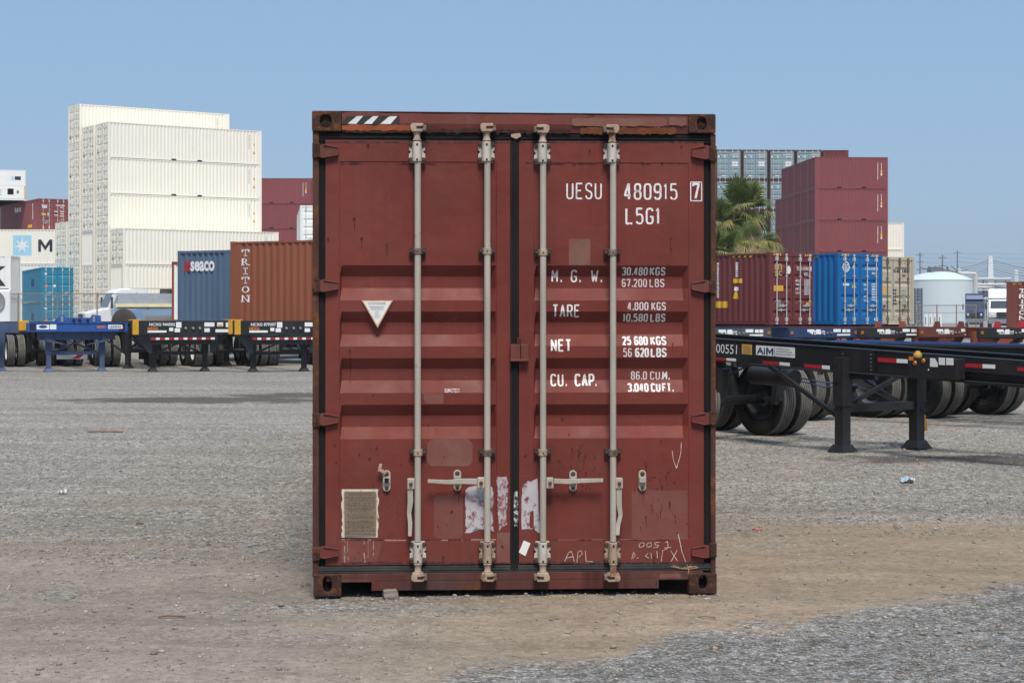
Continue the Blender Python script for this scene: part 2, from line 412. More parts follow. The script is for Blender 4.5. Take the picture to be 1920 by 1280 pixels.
# ------------------------------------------------------------------ ground
def sstep(a, b, x):
    t = np.clip((x - a) / (b - a), 0, 1); return t * t * (3 - 2 * t)
def gz(x, y):
    """height of the yard: level near the camera, falling about a metre beyond the right hand rows"""
    x = np.asarray(x, float); y = np.asarray(y, float)
    z = -1.02 * sstep(78, 118, y) * sstep(-5, 12, x)
    return z
_P = [(rng.uniform(.6, 5.5), rng.uniform(.6, 5.5), rng.uniform(0, 6.28)) for _ in range(14)]
def micro(x, y):
    m = np.zeros(np.broadcast(x, y).shape)
    for i, (a, b, p) in enumerate(_P):
        m = m + np.sin(x * a * (1 if i % 2 else -1) + y * b + p) * (.0042 / (.35 + .25 * (a + b)))
    near = 1 - sstep(22, 34, np.asarray(y, float))
    under = 1 - .0 * x
    return m * near * under
def ground_h(x, y): return gz(x, y) + micro(x, y)
def build_ground():
    xs = np.unique(np.concatenate([np.linspace(-9, 9, 181), np.linspace(9, 60, 60), -np.linspace(9, 60, 60), np.geomspace(60, 5000, 24), -np.geomspace(60, 5000, 24)]))
    ys = np.unique(np.concatenate([np.linspace(-60, 4, 20), np.linspace(4, 26, 221), np.linspace(26, 140, 115), np.geomspace(140, 7000, 30)]))
    X, Y = np.meshgrid(xs, ys)
    Z = ground_h(X, Y)
    V = np.stack([X.ravel(), Y.ravel(), Z.ravel()], 1)
    nx, ny = len(xs), len(ys)
    idx = np.arange(nx * ny).reshape(ny, nx)
    Fq = np.stack([idx[:-1, :-1].ravel(), idx[:-1, 1:].ravel(), idx[1:, 1:].ravel(), idx[1:, :-1].ravel()], 1)
    me = bpy.data.meshes.new('ground'); me.from_pydata(V.tolist(), [], Fq.tolist())
    me.polygons.foreach_set('use_smooth', [True] * len(Fq)); me.update()
    n = NT('ground'); co = n.coord(False)
    sx = n.n('ShaderNodeSeparateXYZ'); n.l(co, sx.inputs[0])
    # big patches of dirt between gravel, stretched across the yard like wheel-worn lanes
    big = n.noise(1.0, 5, .6, sc3=(.16, .42, 1))
    mid = n.noise(1.0, 5, .62, sc3=(.7, 1.9, 1))
    mixv = n.math('ADD', n.math('MULTIPLY', big, .62), n.math('MULTIPLY', mid, .38))
    # gravel stones
    def vor(scale, rnd=1.0):
        v = n.n('ShaderNodeTexVoronoi'); v.inputs['Scale'].default_value = scale; v.inputs['Randomness'].default_value = rnd
        n.l(co, v.inputs['Vector']); return v
    v1 = vor(48); v2 = vor(21)
    sep1 = n.n('ShaderNodeSeparateColor'); n.l(v1.outputs['Color'], sep1.inputs[0])
    sep2 = n.n('ShaderNodeSeparateColor'); n.l(v2.outputs['Color'], sep2.inputs[0])
    g1 = n.rng(sep1.outputs[0], 0, 1, .45, 1.5)
    g2 = n.rng(sep2.outputs[1], 0, 1, .7, 1.3)
    edge = n.rng(v1.outputs['Distance'], .0, .62, 1.1, .55)
    gv = n.math('MULTIPLY', n.math('MULTIPLY', g1, g2), edge)
    clump = n.math('MULTIPLY', n.rng(n.noise(8, 4, .65), .3, .7, .74, 1.26), n.rng(n.noise(24, 3, .6), .3, .7, .78, 1.22))
    gv = n.math('MULTIPLY', gv, clump)
    gravel = n.scale((.405, .382, .343), gv)
    gravel = n.scale(gravel, n.math('MULTIPLY', n.rng(sx.outputs[1], 13, 24, 1.0, 1.13), n.rng(sx.outputs[1], 38, 48, 1.0, .93)))
    gravel = n.mix(n.rng(sep1.outputs[2], .75, .95), gravel, n.scale((.36, .30, .25), gv))
    dirtc = n.mix(n.rng(sx.outputs[0], -1.8, .9, 0, 1, True), (.270, .228, .186), (.300, .228, .160))
    dirtc = n.scale(dirtc, n.rng(n.noise(3.2, 8, .7), .25, .75, .74, 1.22))
    dirtc = n.scale(dirtc, n.math('MULTIPLY', n.rng(n.noise(17, 5, .7), .3, .7, .84, 1.14), n.rng(sep2.outputs[0], 0, 1, .9, 1.1)))
    dirtc = n.mix(n.rng(n.noise(90, 3, .6), .56, .72), dirtc, n.scale((.20, .165, .13), g1))
    # pale dirt lane in front of and right of the container; gravel bottom right corner; grey far yard
    lane = n.rng(sx.outputs[1], 16.5, 12.4, -.06, .125, True)
    cornerv = n.math('ADD', n.math('ADD', sx.outputs[1], n.math('MULTIPLY', sx.outputs[0], -.75)), n.rng(n.noise(1.6, 6, .65), .3, .7, -.45, .45))
    corner = n.math('MULTIPLY', n.rng(cornerv, 8.95, 7.95, 0, 1, True), n.rng(sx.outputs[0], -1.2, .2, 0, 1, True))
    lane = n.math('ADD', lane, n.math('MULTIPLY', corner, -.5))
    lane = n.math('ADD', lane, n.math('MULTIPLY', n.rng(sx.outputs[0], -1.6, .6, 0, .07, True), n.rng(sx.outputs[1], 14.5, 12.5, 0, 1, True)))
    mk = n.rng(n.math('ADD', mixv, lane), .46, .64)
    speckle = n.rng(n.noise(34, 4, .65), .35, .65, -.35, .35)
    mk = n.rng(n.math('ADD', mk, speckle), .15, .95, .08, .9)
    gravel = n.mix(corner, gravel, n.scale((.285, .283, .278), gv))
    c = n.mix(mk, gravel, dirtc)
    # broad tone
    c = n.scale(c, n.rng(n.noise(1.0, 4, .6, sc3=(.25, .8, 1)), .3, .7, .86, 1.12))
    c = n.scale(c, n.rng(n.noise(1.0, 4, .55, sc3=(.07, 2.6, 1)), .35, .65, .90, 1.07))      # wheel-worn streaks
    # damp oil-dark patches
    def patch(cx, cy, ax, ay):
        dx = n.math('MULTIPLY', n.math('SUBTRACT', sx.outputs[0], cx), 1 / ax); dy = n.math('MULTIPLY', n.math('SUBTRACT', sx.outputs[1], cy), 1 / ay)
        r2 = n.math('ADD', n.math('MULTIPLY', dx, dx), n.math('MULTIPLY', dy, dy))
        return n.rng(n.math('ADD', r2, n.rng(n.noise(1.3, 6, .7), .3, .7, -.7, .7)), 1.15, .55)
    pm = None
    for p in ((-6.0, 34.8, 3.2, 1.3), (-3.9, 36.8, 2.2, 1.3), (5.9, 20.6, 2.4, .6)):
        q = patch(*p); pm = q if pm is None else n.math('MAXIMUM', pm, q)
    c = n.mix(n.math('MULTIPLY', pm, .78), c, (.062, .055, .05))
    hgt = n.math('ADD', n.math('MULTIPLY', n.math('SUBTRACT', 1.0, v1.outputs['Distance']), n.math('SUBTRACT', 1.15, mk)), n.math('MULTIPLY', n.noise(60, 6, .7), .7))
    n.bump(hgt, .9, .014)
    n.out(c, .95, 0, .15)
    o = inst('ground', me, n.m); o['kind'] = 'structure'
build_ground()

def build_stones():
    """loose stones lying on the yard"""
    t = (1 + 5 ** .5) / 2
    ico = np.array([(-1, t, 0), (1, t, 0), (-1, -t, 0), (1, -t, 0), (0, -1, t), (0, 1, t), (0, -1, -t), (0, 1, -t), (t, 0, -1), (t, 0, 1), (-t, 0, -1), (-t, 0, 1)], float)
    ico /= np.linalg.norm(ico[0])
    fc = np.array([(0, 11, 5), (0, 5, 1), (0, 1, 7), (0, 7, 10), (0, 10, 11), (1, 5, 9), (5, 11, 4), (11, 10, 2), (10, 7, 6), (7, 1, 8), (3, 9, 4), (3, 4, 2), (3, 2, 6), (3, 6, 8), (3, 8, 9), (4, 9, 5), (2, 4, 11), (6, 2, 10), (8, 6, 7), (9, 8, 1)])
    N = 64000
    d = 6.3 * (26 / 6.3) ** rng.random(N)
    x = (rng.random(N) * 2 - 1) * d * .31
    # gravel corner bottom right and left field hold more stones than the dirt lane
    dens = np.where(((d - .75 * x) < 8.3) & (x > -.3), 1.0, np.where((d < 13.5) & (x > -.4), .13, .32))
    dens = np.where((x < -1) & (d > 12), .9, dens); dens = np.where((x > 1) & (d > 13.5), .9, dens)
    keep = rng.random(N) < dens
    x = x[keep]; d = d[keep]; N = len(x)
    sz = .0036 * np.exp(rng.normal(0, .5, N)) * np.clip(d / 8, 1, 1.45)
    big = rng.random(N) < .02; sz = np.minimum(np.where(big, sz * 2.1, sz), .0165)
    inside = (x > -1.2 - (d - 10.6) * .056) & (x < 1.25 - (d - 10.6) * .056) & (d > 10.75) & (d < 24.5)
    x = x[~inside]; d = d[~inside]; sz = sz[~inside]; N = len(x)
    ex = 450; xe = rng.uniform(-1.2, 1.26, ex); de = 10.577 + (xe + 1.1987) * .056 + rng.normal(-.02, .09, ex); se = .0045 * np.exp(rng.normal(0, .5, ex))
    x = np.concatenate([x, xe]); d = np.concatenate([d, de]); sz = np.concatenate([sz, np.minimum(se, .018)]); N = len(x)
    ang = rng.random(N) * 6.28
    V = ico[None] * (1 + rng.uniform(-.28, .28, (N, 12, 1)))
    V = V * (sz[:, None] * np.stack([rng.uniform(.8, 1.5, N), rng.uniform(.7, 1.1, N), rng.uniform(.45, .8, N)], 1).T).T[:, None, :] if False else V * sz[:, None, None] * np.stack([rng.uniform(.8, 1.5, N), rng.uniform(.7, 1.1, N), rng.uniform(.45, .8, N)], 1)[:, None, :]
    c, s = np.cos(ang)[:, None], np.sin(ang)[:, None]
    Vx = V[:, :, 0] * c - V[:, :, 1] * s + x[:, None]; Vy = V[:, :, 0] * s + V[:, :, 1] * c + d[:, None]
    Vz = V[:, :, 2] + (ground_h(x, d) + sz * .28)[:, None]
    P = np.stack([Vx, Vy, Vz], 2).reshape(-1, 3)
    Fq = (fc[None] + (np.arange(N) * 12)[:, None, None]).reshape(-1, 3)
    me = bpy.data.meshes.new('gravel')
    me.vertices.add(len(P)); me.vertices.foreach_set('co', P.ravel())
    me.loops.add(len(Fq) * 3); me.loops.foreach_set('vertex_index', Fq.ravel())
    me.polygons.add(len(Fq)); me.polygons.foreach_set('loop_start', np.arange(len(Fq)) * 3); me.polygons.foreach_set('loop_total', np.full(len(Fq), 3))
    me.update(); me.validate()
    n = NT('gravel_stone'); n.coord(False)
    v = n.n('ShaderNodeTexVoronoi'); v.inputs['Scale'].default_value = 14; n.l(n.co, v.inputs['Vector'])
    sp = n.n('ShaderNodeSeparateColor'); n.l(v.outputs['Color'], sp.inputs[0])
    col = n.mix(n.rng(sp.outputs[1], .4, .9), (.27, .26, .245), (.29, .235, .18))
    n.out(n.scale(col, n.rng(sp.outputs[0], 0, 1, .55, 1.35)), .9, 0, .2)
    o = inst('gravel', me, n.m); o['kind'] = 'stuff'; o['label'] = 'loose grey gravel stones scattered over the yard'; o['category'] = 'gravel'
build_stones()

# ------------------------------------------------------------------ the rust-red container in front
CX, CY, CZ, CA = -1.1987, 10.577, .006, R(3.2)
CW, CL = 2.443, 13.716
CHT = 1.706 + (588 - 208) / 312 - CZ      # casting tops
def face(px, py, yo=0.0):
    """local (u, z) on the plane y = yo of the container front seen at a photo pixel"""
    c, s = math.cos(CA), math.sin(CA)
    kx = (px - 960) / F; ky = (py - HY) / F
    ox, oy = CX - yo * s, CY + yo * c
    u = (kx * oy - ox) / (c - kx * s)
    t = oy + u * s
    return u, H - ky * t - CZ
def fu(px, yo=0.): return face(px, 640, yo)[0]
def fz(py, px=960, yo=0.): return face(px, py, yo)[1]

CORR_PX = [497.5, 518, 540, 563, 584, 604, 627, 649, 671, 691, 713, 736, 758, 779, 800, 822]
CORR_DEP = [0, 1, 1, 0, 0, 1, 1, 0, 0, 1, 1, 0, 0, 1, 1, 0]
CORR_Z = [fz(p) for p in CORR_PX]
DOORS = [dict(l=610, pl=637, pr=930, r=957), dict(l=973, pl=1002, pr=1291, r=1320)]
for d_ in DOORS:
    for k in list(d_): d_['u' + k] = fu(d_[k])
DY, DEP, REC = .010, .040, .0035           # door face, corrugation depth, panel recess
Z_PT, Z_PB = fz(305), fz(1012)
def corr(z):
    if z >= CORR_Z[0] or z <= CORR_Z[-1]: return 0.
    for i in range(15):
        a, b = CORR_Z[i], CORR_Z[i + 1]
        if a >= z >= b:
            t = (a - z) / (a - b); return DEP * (CORR_DEP[i] + t * (CORR_DEP[i + 1] - CORR_DEP[i]))
    return 0.
def dep(u, z):
    for d in DOORS:
        if d['ul'] <= u <= d['ur']:
            if d['upl'] <= u <= d['upr'] and Z_PB <= z <= Z_PT:
                return DY + REC + corr(z)
    return DY

box_c = thing('shipping_container', 'rust red steel container standing alone on the dirt, closed double doors facing front', 'shipping container', (CX, CY, CZ), CA)
zt, zb = CHT, 0.0

# door leaves
def main_door(d, side):
    zs = [fz(1057), Z_PB - .004, Z_PB] + list(reversed(CORR_Z)) + [Z_PT, Z_PT + .004, fz(264)]
    us = [d['ul'], d['upl'] - .004, d['upl'], d['upl'] + .010, d['upr'] - .030, d['upr'], d['upr'] + .004, d['ur']]
    mb = MB()
    V = []
    for z in zs:
        for j, u in enumerate(us):
            inp = 2 <= j <= 5 and Z_PB - 1e-6 <= z <= Z_PT + 1e-6
            y = DY + (REC if inp else 0) + (corr(z) if 3 <= j <= 4 else 0)
            V.append((u, y, z))
    m = len(us); Fs = []
    for i in range(len(zs) - 1):
        for j in range(m - 1):
            a = i * m + j; Fs.append((a, a + 1, a + m + 1, a + m))
    mb.add(V, Fs)
    # edge returns
    mb.box(d['ul'], DY + .0005, zs[0] - .02, d['ul'] + .003, .06, zs[-1]); mb.box(d['ur'] - .003, DY + .0005, zs[0] - .02, d['ur'], .06, zs[-1])
    return mb.build('door', M['door_red'], box_c)
doors = [main_door(DOORS[0], 0), main_door(DOORS[1], 1)]
doors[0]['label'] = 'left door leaf with triangular plate, bronze plate and torn white sticker'
doors[1]['label'] = 'right door leaf with white stencilled code and weight lettering'

# frame: posts, header, sill
def Tm(x, y, z): return (CW - y, x, z)     # generic container axes (x along, y across) to this front
mb = MB()
mb.box(0, 0, .118, fu(598), .11, zt - .125).box(fu(598), .034, .118, fu(611), .11, zt - .125)
mb.build('corner_post', M['post_rust'], box_c, bevel=.004)
mb = MB()
mb.box(fu(1332.5), 0, .118, CW, .11, zt - .125).box(fu(1319), .034, .118, fu(1332.5), .11, zt - .125)
mb.build('corner_post', M['post_rust'], box_c, bevel=.004)
hl, hr = fu(641), fu(1292)
z1, z0 = fz(213.5), fz(233); z2 = fz(249)
mb = MB()
# header: upper plate slightly bowed along its top edge, then a sloping lower lip
N = 24
top = [(hl + (hr - hl) * i / N, z1 + .0012 * math.sin(i * 1.7) * (1 if 0 < i < N else 0) - .006 * (i / N) + (.007 if i in (1, 2) else 0)) for i in range(N + 1)]
V = [(u, .004, z) for u, z in top] + [(u, .0, z0) for u, z in top] + [(u, .012, z2) for u, z in top] + [(u, .09, z) for u, z in top]
k = N + 1
Fs = []
for i in range(N):
    Fs += [(k + i, k + i + 1, i + 1, i), (2 * k + i, 2 * k + i + 1, k + i + 1, k + i), (i, i + 1, 3 * k + i + 1, 3 * k + i)]
mb.add(V, Fs)
hdr = mb.build('header', M['frame_red'], box_c)
mb = MB(); mb.bar((hl - .01, .03, z1 + .0075), (hr + .01, .03, z1 + .0012), .05, .007); mb.build('roof_edge', M['rust_dark'], box_c)
# rusted strip under the header plate
def ragged(px0, px1, py0, py1, amp, n=22, yo=-.002, both=True, fn=None):
    """ragged-edged sheet between two photo rows, lying on the door front"""
    up = []; dn = []
    for i in range(n + 1):
        px = px0 + (px1 - px0) * i / n
        a = random.uniform(-amp, amp) if both else random.uniform(-amp * .2, amp * .2)
        b = random.uniform(-amp, amp)
        if i in (0, n): a, b = a - (py0 - py1) * .12, b + (py0 - py1) * .12
        up.append(face(px, py0 + a)); dn.append(face(px, py1 + b))
    V = [(u, (fn(u, z) if fn else 0) + yo, z) for u, z in up] + [(u, (fn(u, z) if fn else 0) + yo, z) for u, z in dn]
    k = n + 1
    return V, [(k + i, k + i + 1, i + 1, i) for i in range(n)]
mb = MB(); mb.add(*ragged(641, 771, 234.5, 245.5, 1.6, yo=-.0035)); mb.build('rust_stain', M['rust_orange'], hdr)
mb = MB(); mb.add(*ragged(648, 772, 245.8, 249, 1.2, yo=-.001)); mb.add(*ragged(795, 905, 243, 249, 2.4, yo=-.0022)); mb.add(*ragged(925, 1012, 244, 250, 2.2, yo=-.0022))
mb.add(*ragged(1030, 1070, 243, 250, 2, yo=-.0022)); mb.build('rust_stain', M['rust_dark'], hdr)
mb = MB(); mb.add(*ragged(1088, 1268, 239.5, 251.5, 1.5, yo=-.0045, n=40)); mb.build('rust_stain', M['rust'], hdr)
mb = MB(); mb.add(*ragged(1072, 1250, 222, 237, 1.0, yo=-.0045)); mb.build('faded_patch', M['faded'], hdr)
mb = MB(); mb.add(*ragged(1254, 1286, 221, 236, 1.5, yo=-.005)); mb.build('faded_patch', M['faded'], hdr)
# chevrons
mb = MB(); u0, u1 = fu(640), fu(749); mb.quad((u0, -.0028, fz(235)), (u1, -.0028, fz(235.5)), (u1, -.0022, fz(218)), (u0 + .03, -.0022, fz(221)))
mb.build('chevron', M['chevron_black'], hdr)
mb = MB()
for x0, x1 in ((652, 668), (682, 697), (713, 732)):
    mb.quad((fu(x0), -.0042, fz(234)), (fu(x1), -.0042, fz(234.5)), (fu(x1 + 13), -.0036, fz(219.5)), (fu(x0 + 17), -.0036, fz(220)))
mb.build('chevron', M['chevron_white'], hdr)

# gasket: top, bottom, sides, centre
def ribbed(mb, x0, x1, z0, z1, y, horiz=True, n=3):
    for i in range(n):
        if horiz:
            a = z0 + (z1 - z0) * i / n; b = z0 + (z1 - z0) * (i + .86) / n
            mb.box(x0, y - .004 * (i % 2), a, x1, .07, b)
        else:
            a = x0 + (x1 - x0) * i / n; b = x0 + (x1 - x0) * (i + .86) / n
            mb.box(a, y - .004 * (i % 2), z0, b, .07, z1)
mb = MB(); ribbed(mb, fu(597), fu(1333), fz(265.5), fz(250.5), .013); mb.build('door_gasket', M['gasket'], box_c)
mb = MB(); ribbed(mb, fu(598.2), fu(609.5), fz(1057), fz(266), .020, False); mb.build('door_gasket', M['gasket'], box_c)
mb = MB(); ribbed(mb, fu(1320.5), fu(1332), fz(1057), fz(266), .020, False); mb.build('door_gasket', M['gasket'], box_c)
mb = MB(); ribbed(mb, fu(957.5), fu(972.5), fz(1066), fz(254), .004, False); mb.build('door_gasket', M['gasket'], box_c)
mid_g = box_c.children[-1]
mb = MB(); ribbed(mb, fu(598), fu(1333), fz(1071.5), fz(1058.5), .008); mb.build('door_gasket', M['gasket_dusty'], box_c)
low_g = box_c.children[-1]
mb = MB(); mb.add(*ragged(963.5, 971.5, 921, 986, 2, n=6, yo=-.0022)); mb.build('sticker', M['paper_on_rubber'], mid_g)
mb = MB().prism([face(*p) for p in ((958, 252), (975, 250), (977, 256), (968, 261), (958, 257))], lambda u, z: (u, -.009, z), lambda u, z: (u, .0, z)); mb.build('seal_flap', M['zinc_rust'], mid_g)
# straw-coloured twist of wire on the bottom gasket
def wire(pts, w, yo):
    mb = MB(); P = [face(*p) for p in pts]
    ribbon(mb, P, w, lambda u, z: yo); return mb

# sill with two pocket cut-outs
zs0, zs1 = fz(1105), fz(1072.5)
mb = MB()
nl0, nl1, nr0, nr1 = fu(640), fu(697), fu(1235), fu(1293)
zn = fz(1087)
mb.box(fu(612), .002, zn, fu(1318), .10, zs1)
mb.box(nl1, .002, zs0, nr0, .10, zn - .0004)
mb.box(nl1 - .001, -.004, zs0, nl1 + .012, .10, zn + .002).box(nr0 - .012, -.004, zs0, nr0 + .001, .10, zn + .002)
mb.box(nl0 - .01, -.003, zn - .006, nl1 - .0015, .10, zn + .008).box(nr0 + .0015, -.003, zn - .006, nr1 + .01, .10, zn + .008)
sill = mb.build('sill', M['sill_red'], box_c, bevel=.003)
mb = MB(); mb.add(*ragged(1236, 1276, 1075, 1086, .8, yo=.0005, n=8)); mb.build('faded_patch', M['faded'], sill)

# corner castings with slotted holes cut right through the front plate
def casting(px0, px1, py0, py1, hx, hy, rx, ry, filled, first):
    (u0, z1_), (u1, z0_) = face(px0, py0), face(px1, py1)
    hu, hz = face(hx, hy); a = rx / 310; b = ry / 310
    n = 24; ring = []; outer = []
    for i in range(n):
        t = 2 * math.pi * i / n
        cu, cz = math.cos(t), math.sin(t)
        e = .5
        ring.append((hu + a * math.copysign(abs(cu) ** .8, cu), hz + b * math.copysign(abs(cz) ** .8, cz)))
        kx = ((u1 - hu) if cu > 0 else (hu - u0)) / max(abs(cu), 1e-6); kz = ((z1_ - hz) if cz > 0 else (hz - z0_)) / max(abs(cz), 1e-6)
        q = min(kx, kz); outer.append((hu + cu * q, hz + cz * q))
    # include the corners
    for cu, cz in ((u0, z0_), (u1, z0_), (u0, z1_), (u1, z1_)):
        j = min(range(n), key=lambda i: (outer[i][0] - cu) ** 2 + (outer[i][1] - cz) ** 2); outer[j] = (cu, cz)
    mb = MB(); yf = -.014
    V = [(u, yf, z) for u, z in outer] + [(u, yf, z) for u, z in ring] + [(u, .03, z) for u, z in ring] + [(u, .165, z) for u, z in outer]
    Fs = []
    for i in range(n):
        j = (i + 1) % n
        Fs += [(i, j, n + j, n + i), (n + i, n + j, 2 * n + j, 2 * n + i), (i, 3 * n + i, 3 * n + j, j)]
    mb.add(V, Fs)
    o = mb.build('corner_casting', M['casting'], box_c, bevel=.008)
    mb = MB()
    if filled:
        V = [(hu, .008, hz)] + [(u + random.uniform(-.003, .003), .012 + random.uniform(-.006, .004), z) for u, z in ring]
        mb.add(V, [(0, 1 + i, 1 + (i + 1) % n) for i in range(n)]); mb.build('casting_fill', M['rust_dark'], o)
    else:
        mb.box(u0 + .01, .031, z0_ + .01, u1 - .01, .15, z1_ - .01); mb.build('casting_cavity', M['hole'], o)
    return o
casting(585, 640, 208, 247, 611, 228, 10.5, 12, True, 1)
casting(1290.5, 1341.5, 214, 250.5, 1315, 232.5, 9, 12, True, 0)
casting(588, 640, 1075.5, 1117.5, 613.5, 1095, 8.5, 14.5, False, 0)
casting(1291, 1343.5, 1073.5, 1112, 1317.5, 1091, 8, 13, False, 0)
mb = MB(tf=Tm)
for x in (CL - .178, ):
    for y in (-.003, CW - .16):
        for z in (0, zt - .118): mb.box(x, y, z, CL, y + .163, z + .118)
mb.build('corner_casting', M['casting'], box_c, bevel=.006)

# body behind the front: side walls, roof, floor, rear wall
def wall_profile(L, x0=.11, pitch=.278, depth=.036):
    pts = [(x0, 0.)]; x = x0 + .05
    while x + pitch < L - x0 - .02:
        pts += [(x, 0.), (x + .068, depth), (x + .138, depth), (x + .206, 0.)]; x += pitch
    pts.append((L - x0, 0.)); return pts
def side_mesh(name, L, W, Ht, right, tf=None, z0=.135, z1=None):
    pr = wall_profile(L); z1 = z1 or Ht - .062
    mb = MB(tf); V = []
    for x, dp in pr:
        y = (W - .014 - dp) if right else .014 + dp
        V += [(x, y, z0), (x, y, z1)]
    mb.add(V, [(2 * i, 2 * i + 2, 2 * i + 3, 2 * i + 1) for i in range(len(pr) - 1)])
    return mb
side_mesh('side_wall', CL, CW, zt, False, Tm, .135, zt - .07).build('side_wall', M['frame_red'], box_c)
side_mesh('side_wall', CL, CW, zt, True, Tm, .135, zt - .07).build('side_wall', M['frame_red'], box_c)
mb = MB(tf=Tm)
for y in (0.003, CW - .063):
    mb.box(.165, y, zt - .085, CL - .18, y + .06, zt - .022); mb.box(.165, y, .028, CL - .18, y + .05, .15)
mb.build('side_rail', M['frame_red'], box_c)
mb = MB(tf=Tm); mb.box(.09, .02, zt - .045, CL - .02, CW - .02, zt - .028); mb.build('roof', M['frame_red'], box_c)
mb = MB(tf=Tm); mb.box(.10, .06, .12, CL - .02, CW - .06, .15)
for i in range(40): mb.box(.35 + i * .33, .06, .03, .40 + i * .33, CW - .06, .119)
mb.build('floor', M['rust_dark'], box_c)
mb = MB(tf=Tm); mb.box(CL - .05, .10, .02, CL - .004, CW - .10, zt - .03); mb.build('end_wall', M['frame_red'], box_c)

# locking bars
def bar_at(d, px, z_side):
    """bar with top and bottom cams, bearing blocks and guide brackets"""
    yb = -.042
    u = fu(px, yb); r = .0193
    mb = MB(); mb.tube((u, yb, fz(1015, px, yb)), (u, yb, fz(303, px, yb)), r, 20, cap=False)
    o = mb.build('locking_bar', M['zinc'], d)
    return o, u, yb
def bearing(d, px, py0, py1, mat=None, flip=False):
    yb = -.05; u = fu(px, yb); z1, z0 = fz(py0, px, yb), fz(py1, px, yb); h = z1 - z0
    w = .050
    prof = [(-w * .9, 0), (w * .9, 0), (w, h * .2), (w * .97, h * .42), (w * .72, h * .5), (w * .97, h * .6), (w, h * .82), (w * .82, h), (-w * .82, h), (-w, h * .82), (-w * .97, h * .6), (-w * .72, h * .5), (-w * .97, h * .42), (-w, h * .2)]
    mb = MB(); mb.prism(prof, lambda x, z: (u + x, -.012, z0 + z), lambda x, z: (u + x, .009, z0 + z))
    # barrel over the bar
    n = 10; P = [(-.030, -.012)] + [(-.026 * math.cos(math.pi * i / n), -.04 - .030 * math.sin(math.pi * i / n)) for i in range(n + 1)] + [(.030, -.012)]
    mb.prism(P, lambda x, y: (u + x, y, z0 + h * .03), lambda x, y: (u + x, y, z1 - h * .02))
    o = mb.build('bearing_block', mat or M['zinc_white'], d, bevel=.003)
    mb = MB()
    for sx in (-1, 1):
        for zz in (.14, .86):
            MB().lathe([(.0001, -.024), (.010, -.023), (.0145, -.017), (.0145, -.011)], (u + sx * .038, 0, z0 + h * zz), (0, 1, 0), 12).build('bolt', M['bolt'], o)
    for zz in (.12, .84): MB().lathe([(.0001, -.0735), (.0062, -.0735), (.0062, -.068)], (u, 0, z0 + h * zz), (0, 1, 0), 10).build('grease_hole', M['hole'], o)
    return o
def cam(d, px, py_neck, py_end, up, mirror):
    """cam head and its keeper; the neck is a lathe"""
    yb = -.045; u = fu(px, yb)
    za, zb_ = fz(py_neck, px, yb), fz(py_end, px, yb)
    s = 1 if zb_ > za else -1; L = abs(zb_ - za)
    mb = MB(); mb.lathe([(.024, 0), (.027, L * .06), (.021, L * .14), (.0195, L * .4), (.024, L * .48), (.019, L * .56)], (u, yb, za), (0, 0, s), 16)
    k = -1 if mirror else 1
    z0, z1 = za + s * L * .52, zb_
    P = [(-.030, .0), (.030, .0), (.040, .35), (.018, .42), (.018, .62), (.040, .68), (.036, 1.0), (-.026, 1.0), (-.040, .8), (-.040, .45)]
    mb.prism([(k * x, z0 + (z1 - z0) * t) for x, t in P], lambda x, z: (u + x, yb - .030, z), lambda x, z: (u + x, -.004, z))
    o = mb.build('cam', M['zinc_rust'], d, bevel=.003)
    za_, zb2 = sorted((z0 + (z1 - z0) * .40, z0 + (z1 - z0) * .66))
    mb = MB(); mb.box(u - k * .004, yb - .0325, za_, u + k * .034, yb - .0295, zb2) if k > 0 else mb.box(u - .034, yb - .0325, za_, u + .004, yb - .0295, zb2)
    mb.build('jaw', M['rust_dark'], o)
    mb = MB(); zc = z0 + (z1 - z0) * .5
    mb.box(min(u + k * .024, u + k * .056), yb - .022, min(z0, z1) + .006, max(u + k * .024, u + k * .056), -.003, max(z0, z1) - .010)
    mb.build('cam_keeper', M['bracket'], d, bevel=.005)
    return o
def guide(d, px, py, rusty):
    yb = -.045; u = fu(px, yb); z = fz(py, px, yb); h = .024
    MB().box(u - .050, -.012, z - h, u + .050, .0095, z + h).build('guide_plate', M['bracket_dark'], d, bevel=.003)
    mb = MB(); n = 10; P = [(-.030, -.0121)] + [(-.025 * math.cos(math.pi * i / n), -.042 - .024 * math.sin(math.pi * i / n)) for i in range(n + 1)] + [(.030, -.0121)]
    mb.prism(P, lambda x, y: (u + x, y, z - h * .8), lambda x, y: (u + x, y, z + h * .8))
    o = mb.build('guide_bracket', M['bracket'] if rusty else M['zinc_rust'], d, bevel=.003)
    mb = MB()
    for sx in (-1, 1): MB().lathe([(.0001, -.022), (.008, -.021), (.010, -.016), (.010, -.011)], (u + sx * .037, 0, z), (0, 1, 0), 10).build('bolt', M['bolt'], o)
    MB().lathe([(.0001, -.0685), (.005, -.0685), (.005, -.062)], (u, 0, z), (0, 1, 0), 8).build('bolt', M['bolt'], o)
BARS = [(0, 783, 783.5), (0, 913.5, 914), (1, 1018.5, 1018), (1, 1149, 1150)]
for i, (di, pt, pb) in enumerate(BARS):
    D = doors[di]
    o, u, yb = bar_at(D, (pt + pb) / 2, 0)
    bearing(D, pt - 1, 265 if di == 0 else 268, 304 if di == 0 else 306)
    bearing(D, pb, 1016, 1056, M['zinc_rust'] if i in (1, 3) else None)
    cam(D, pt - 1, 265 if di == 0 else 268, 232 if di == 0 else 234.5, True, di == 1)
    cam(D, pb, 1055, 1089, False, di == 1)
    guide(D, pt, 471 if di == 0 else 473.5, i in (0, 3)); guide(D, pb, 848.5, i in (1, 3))

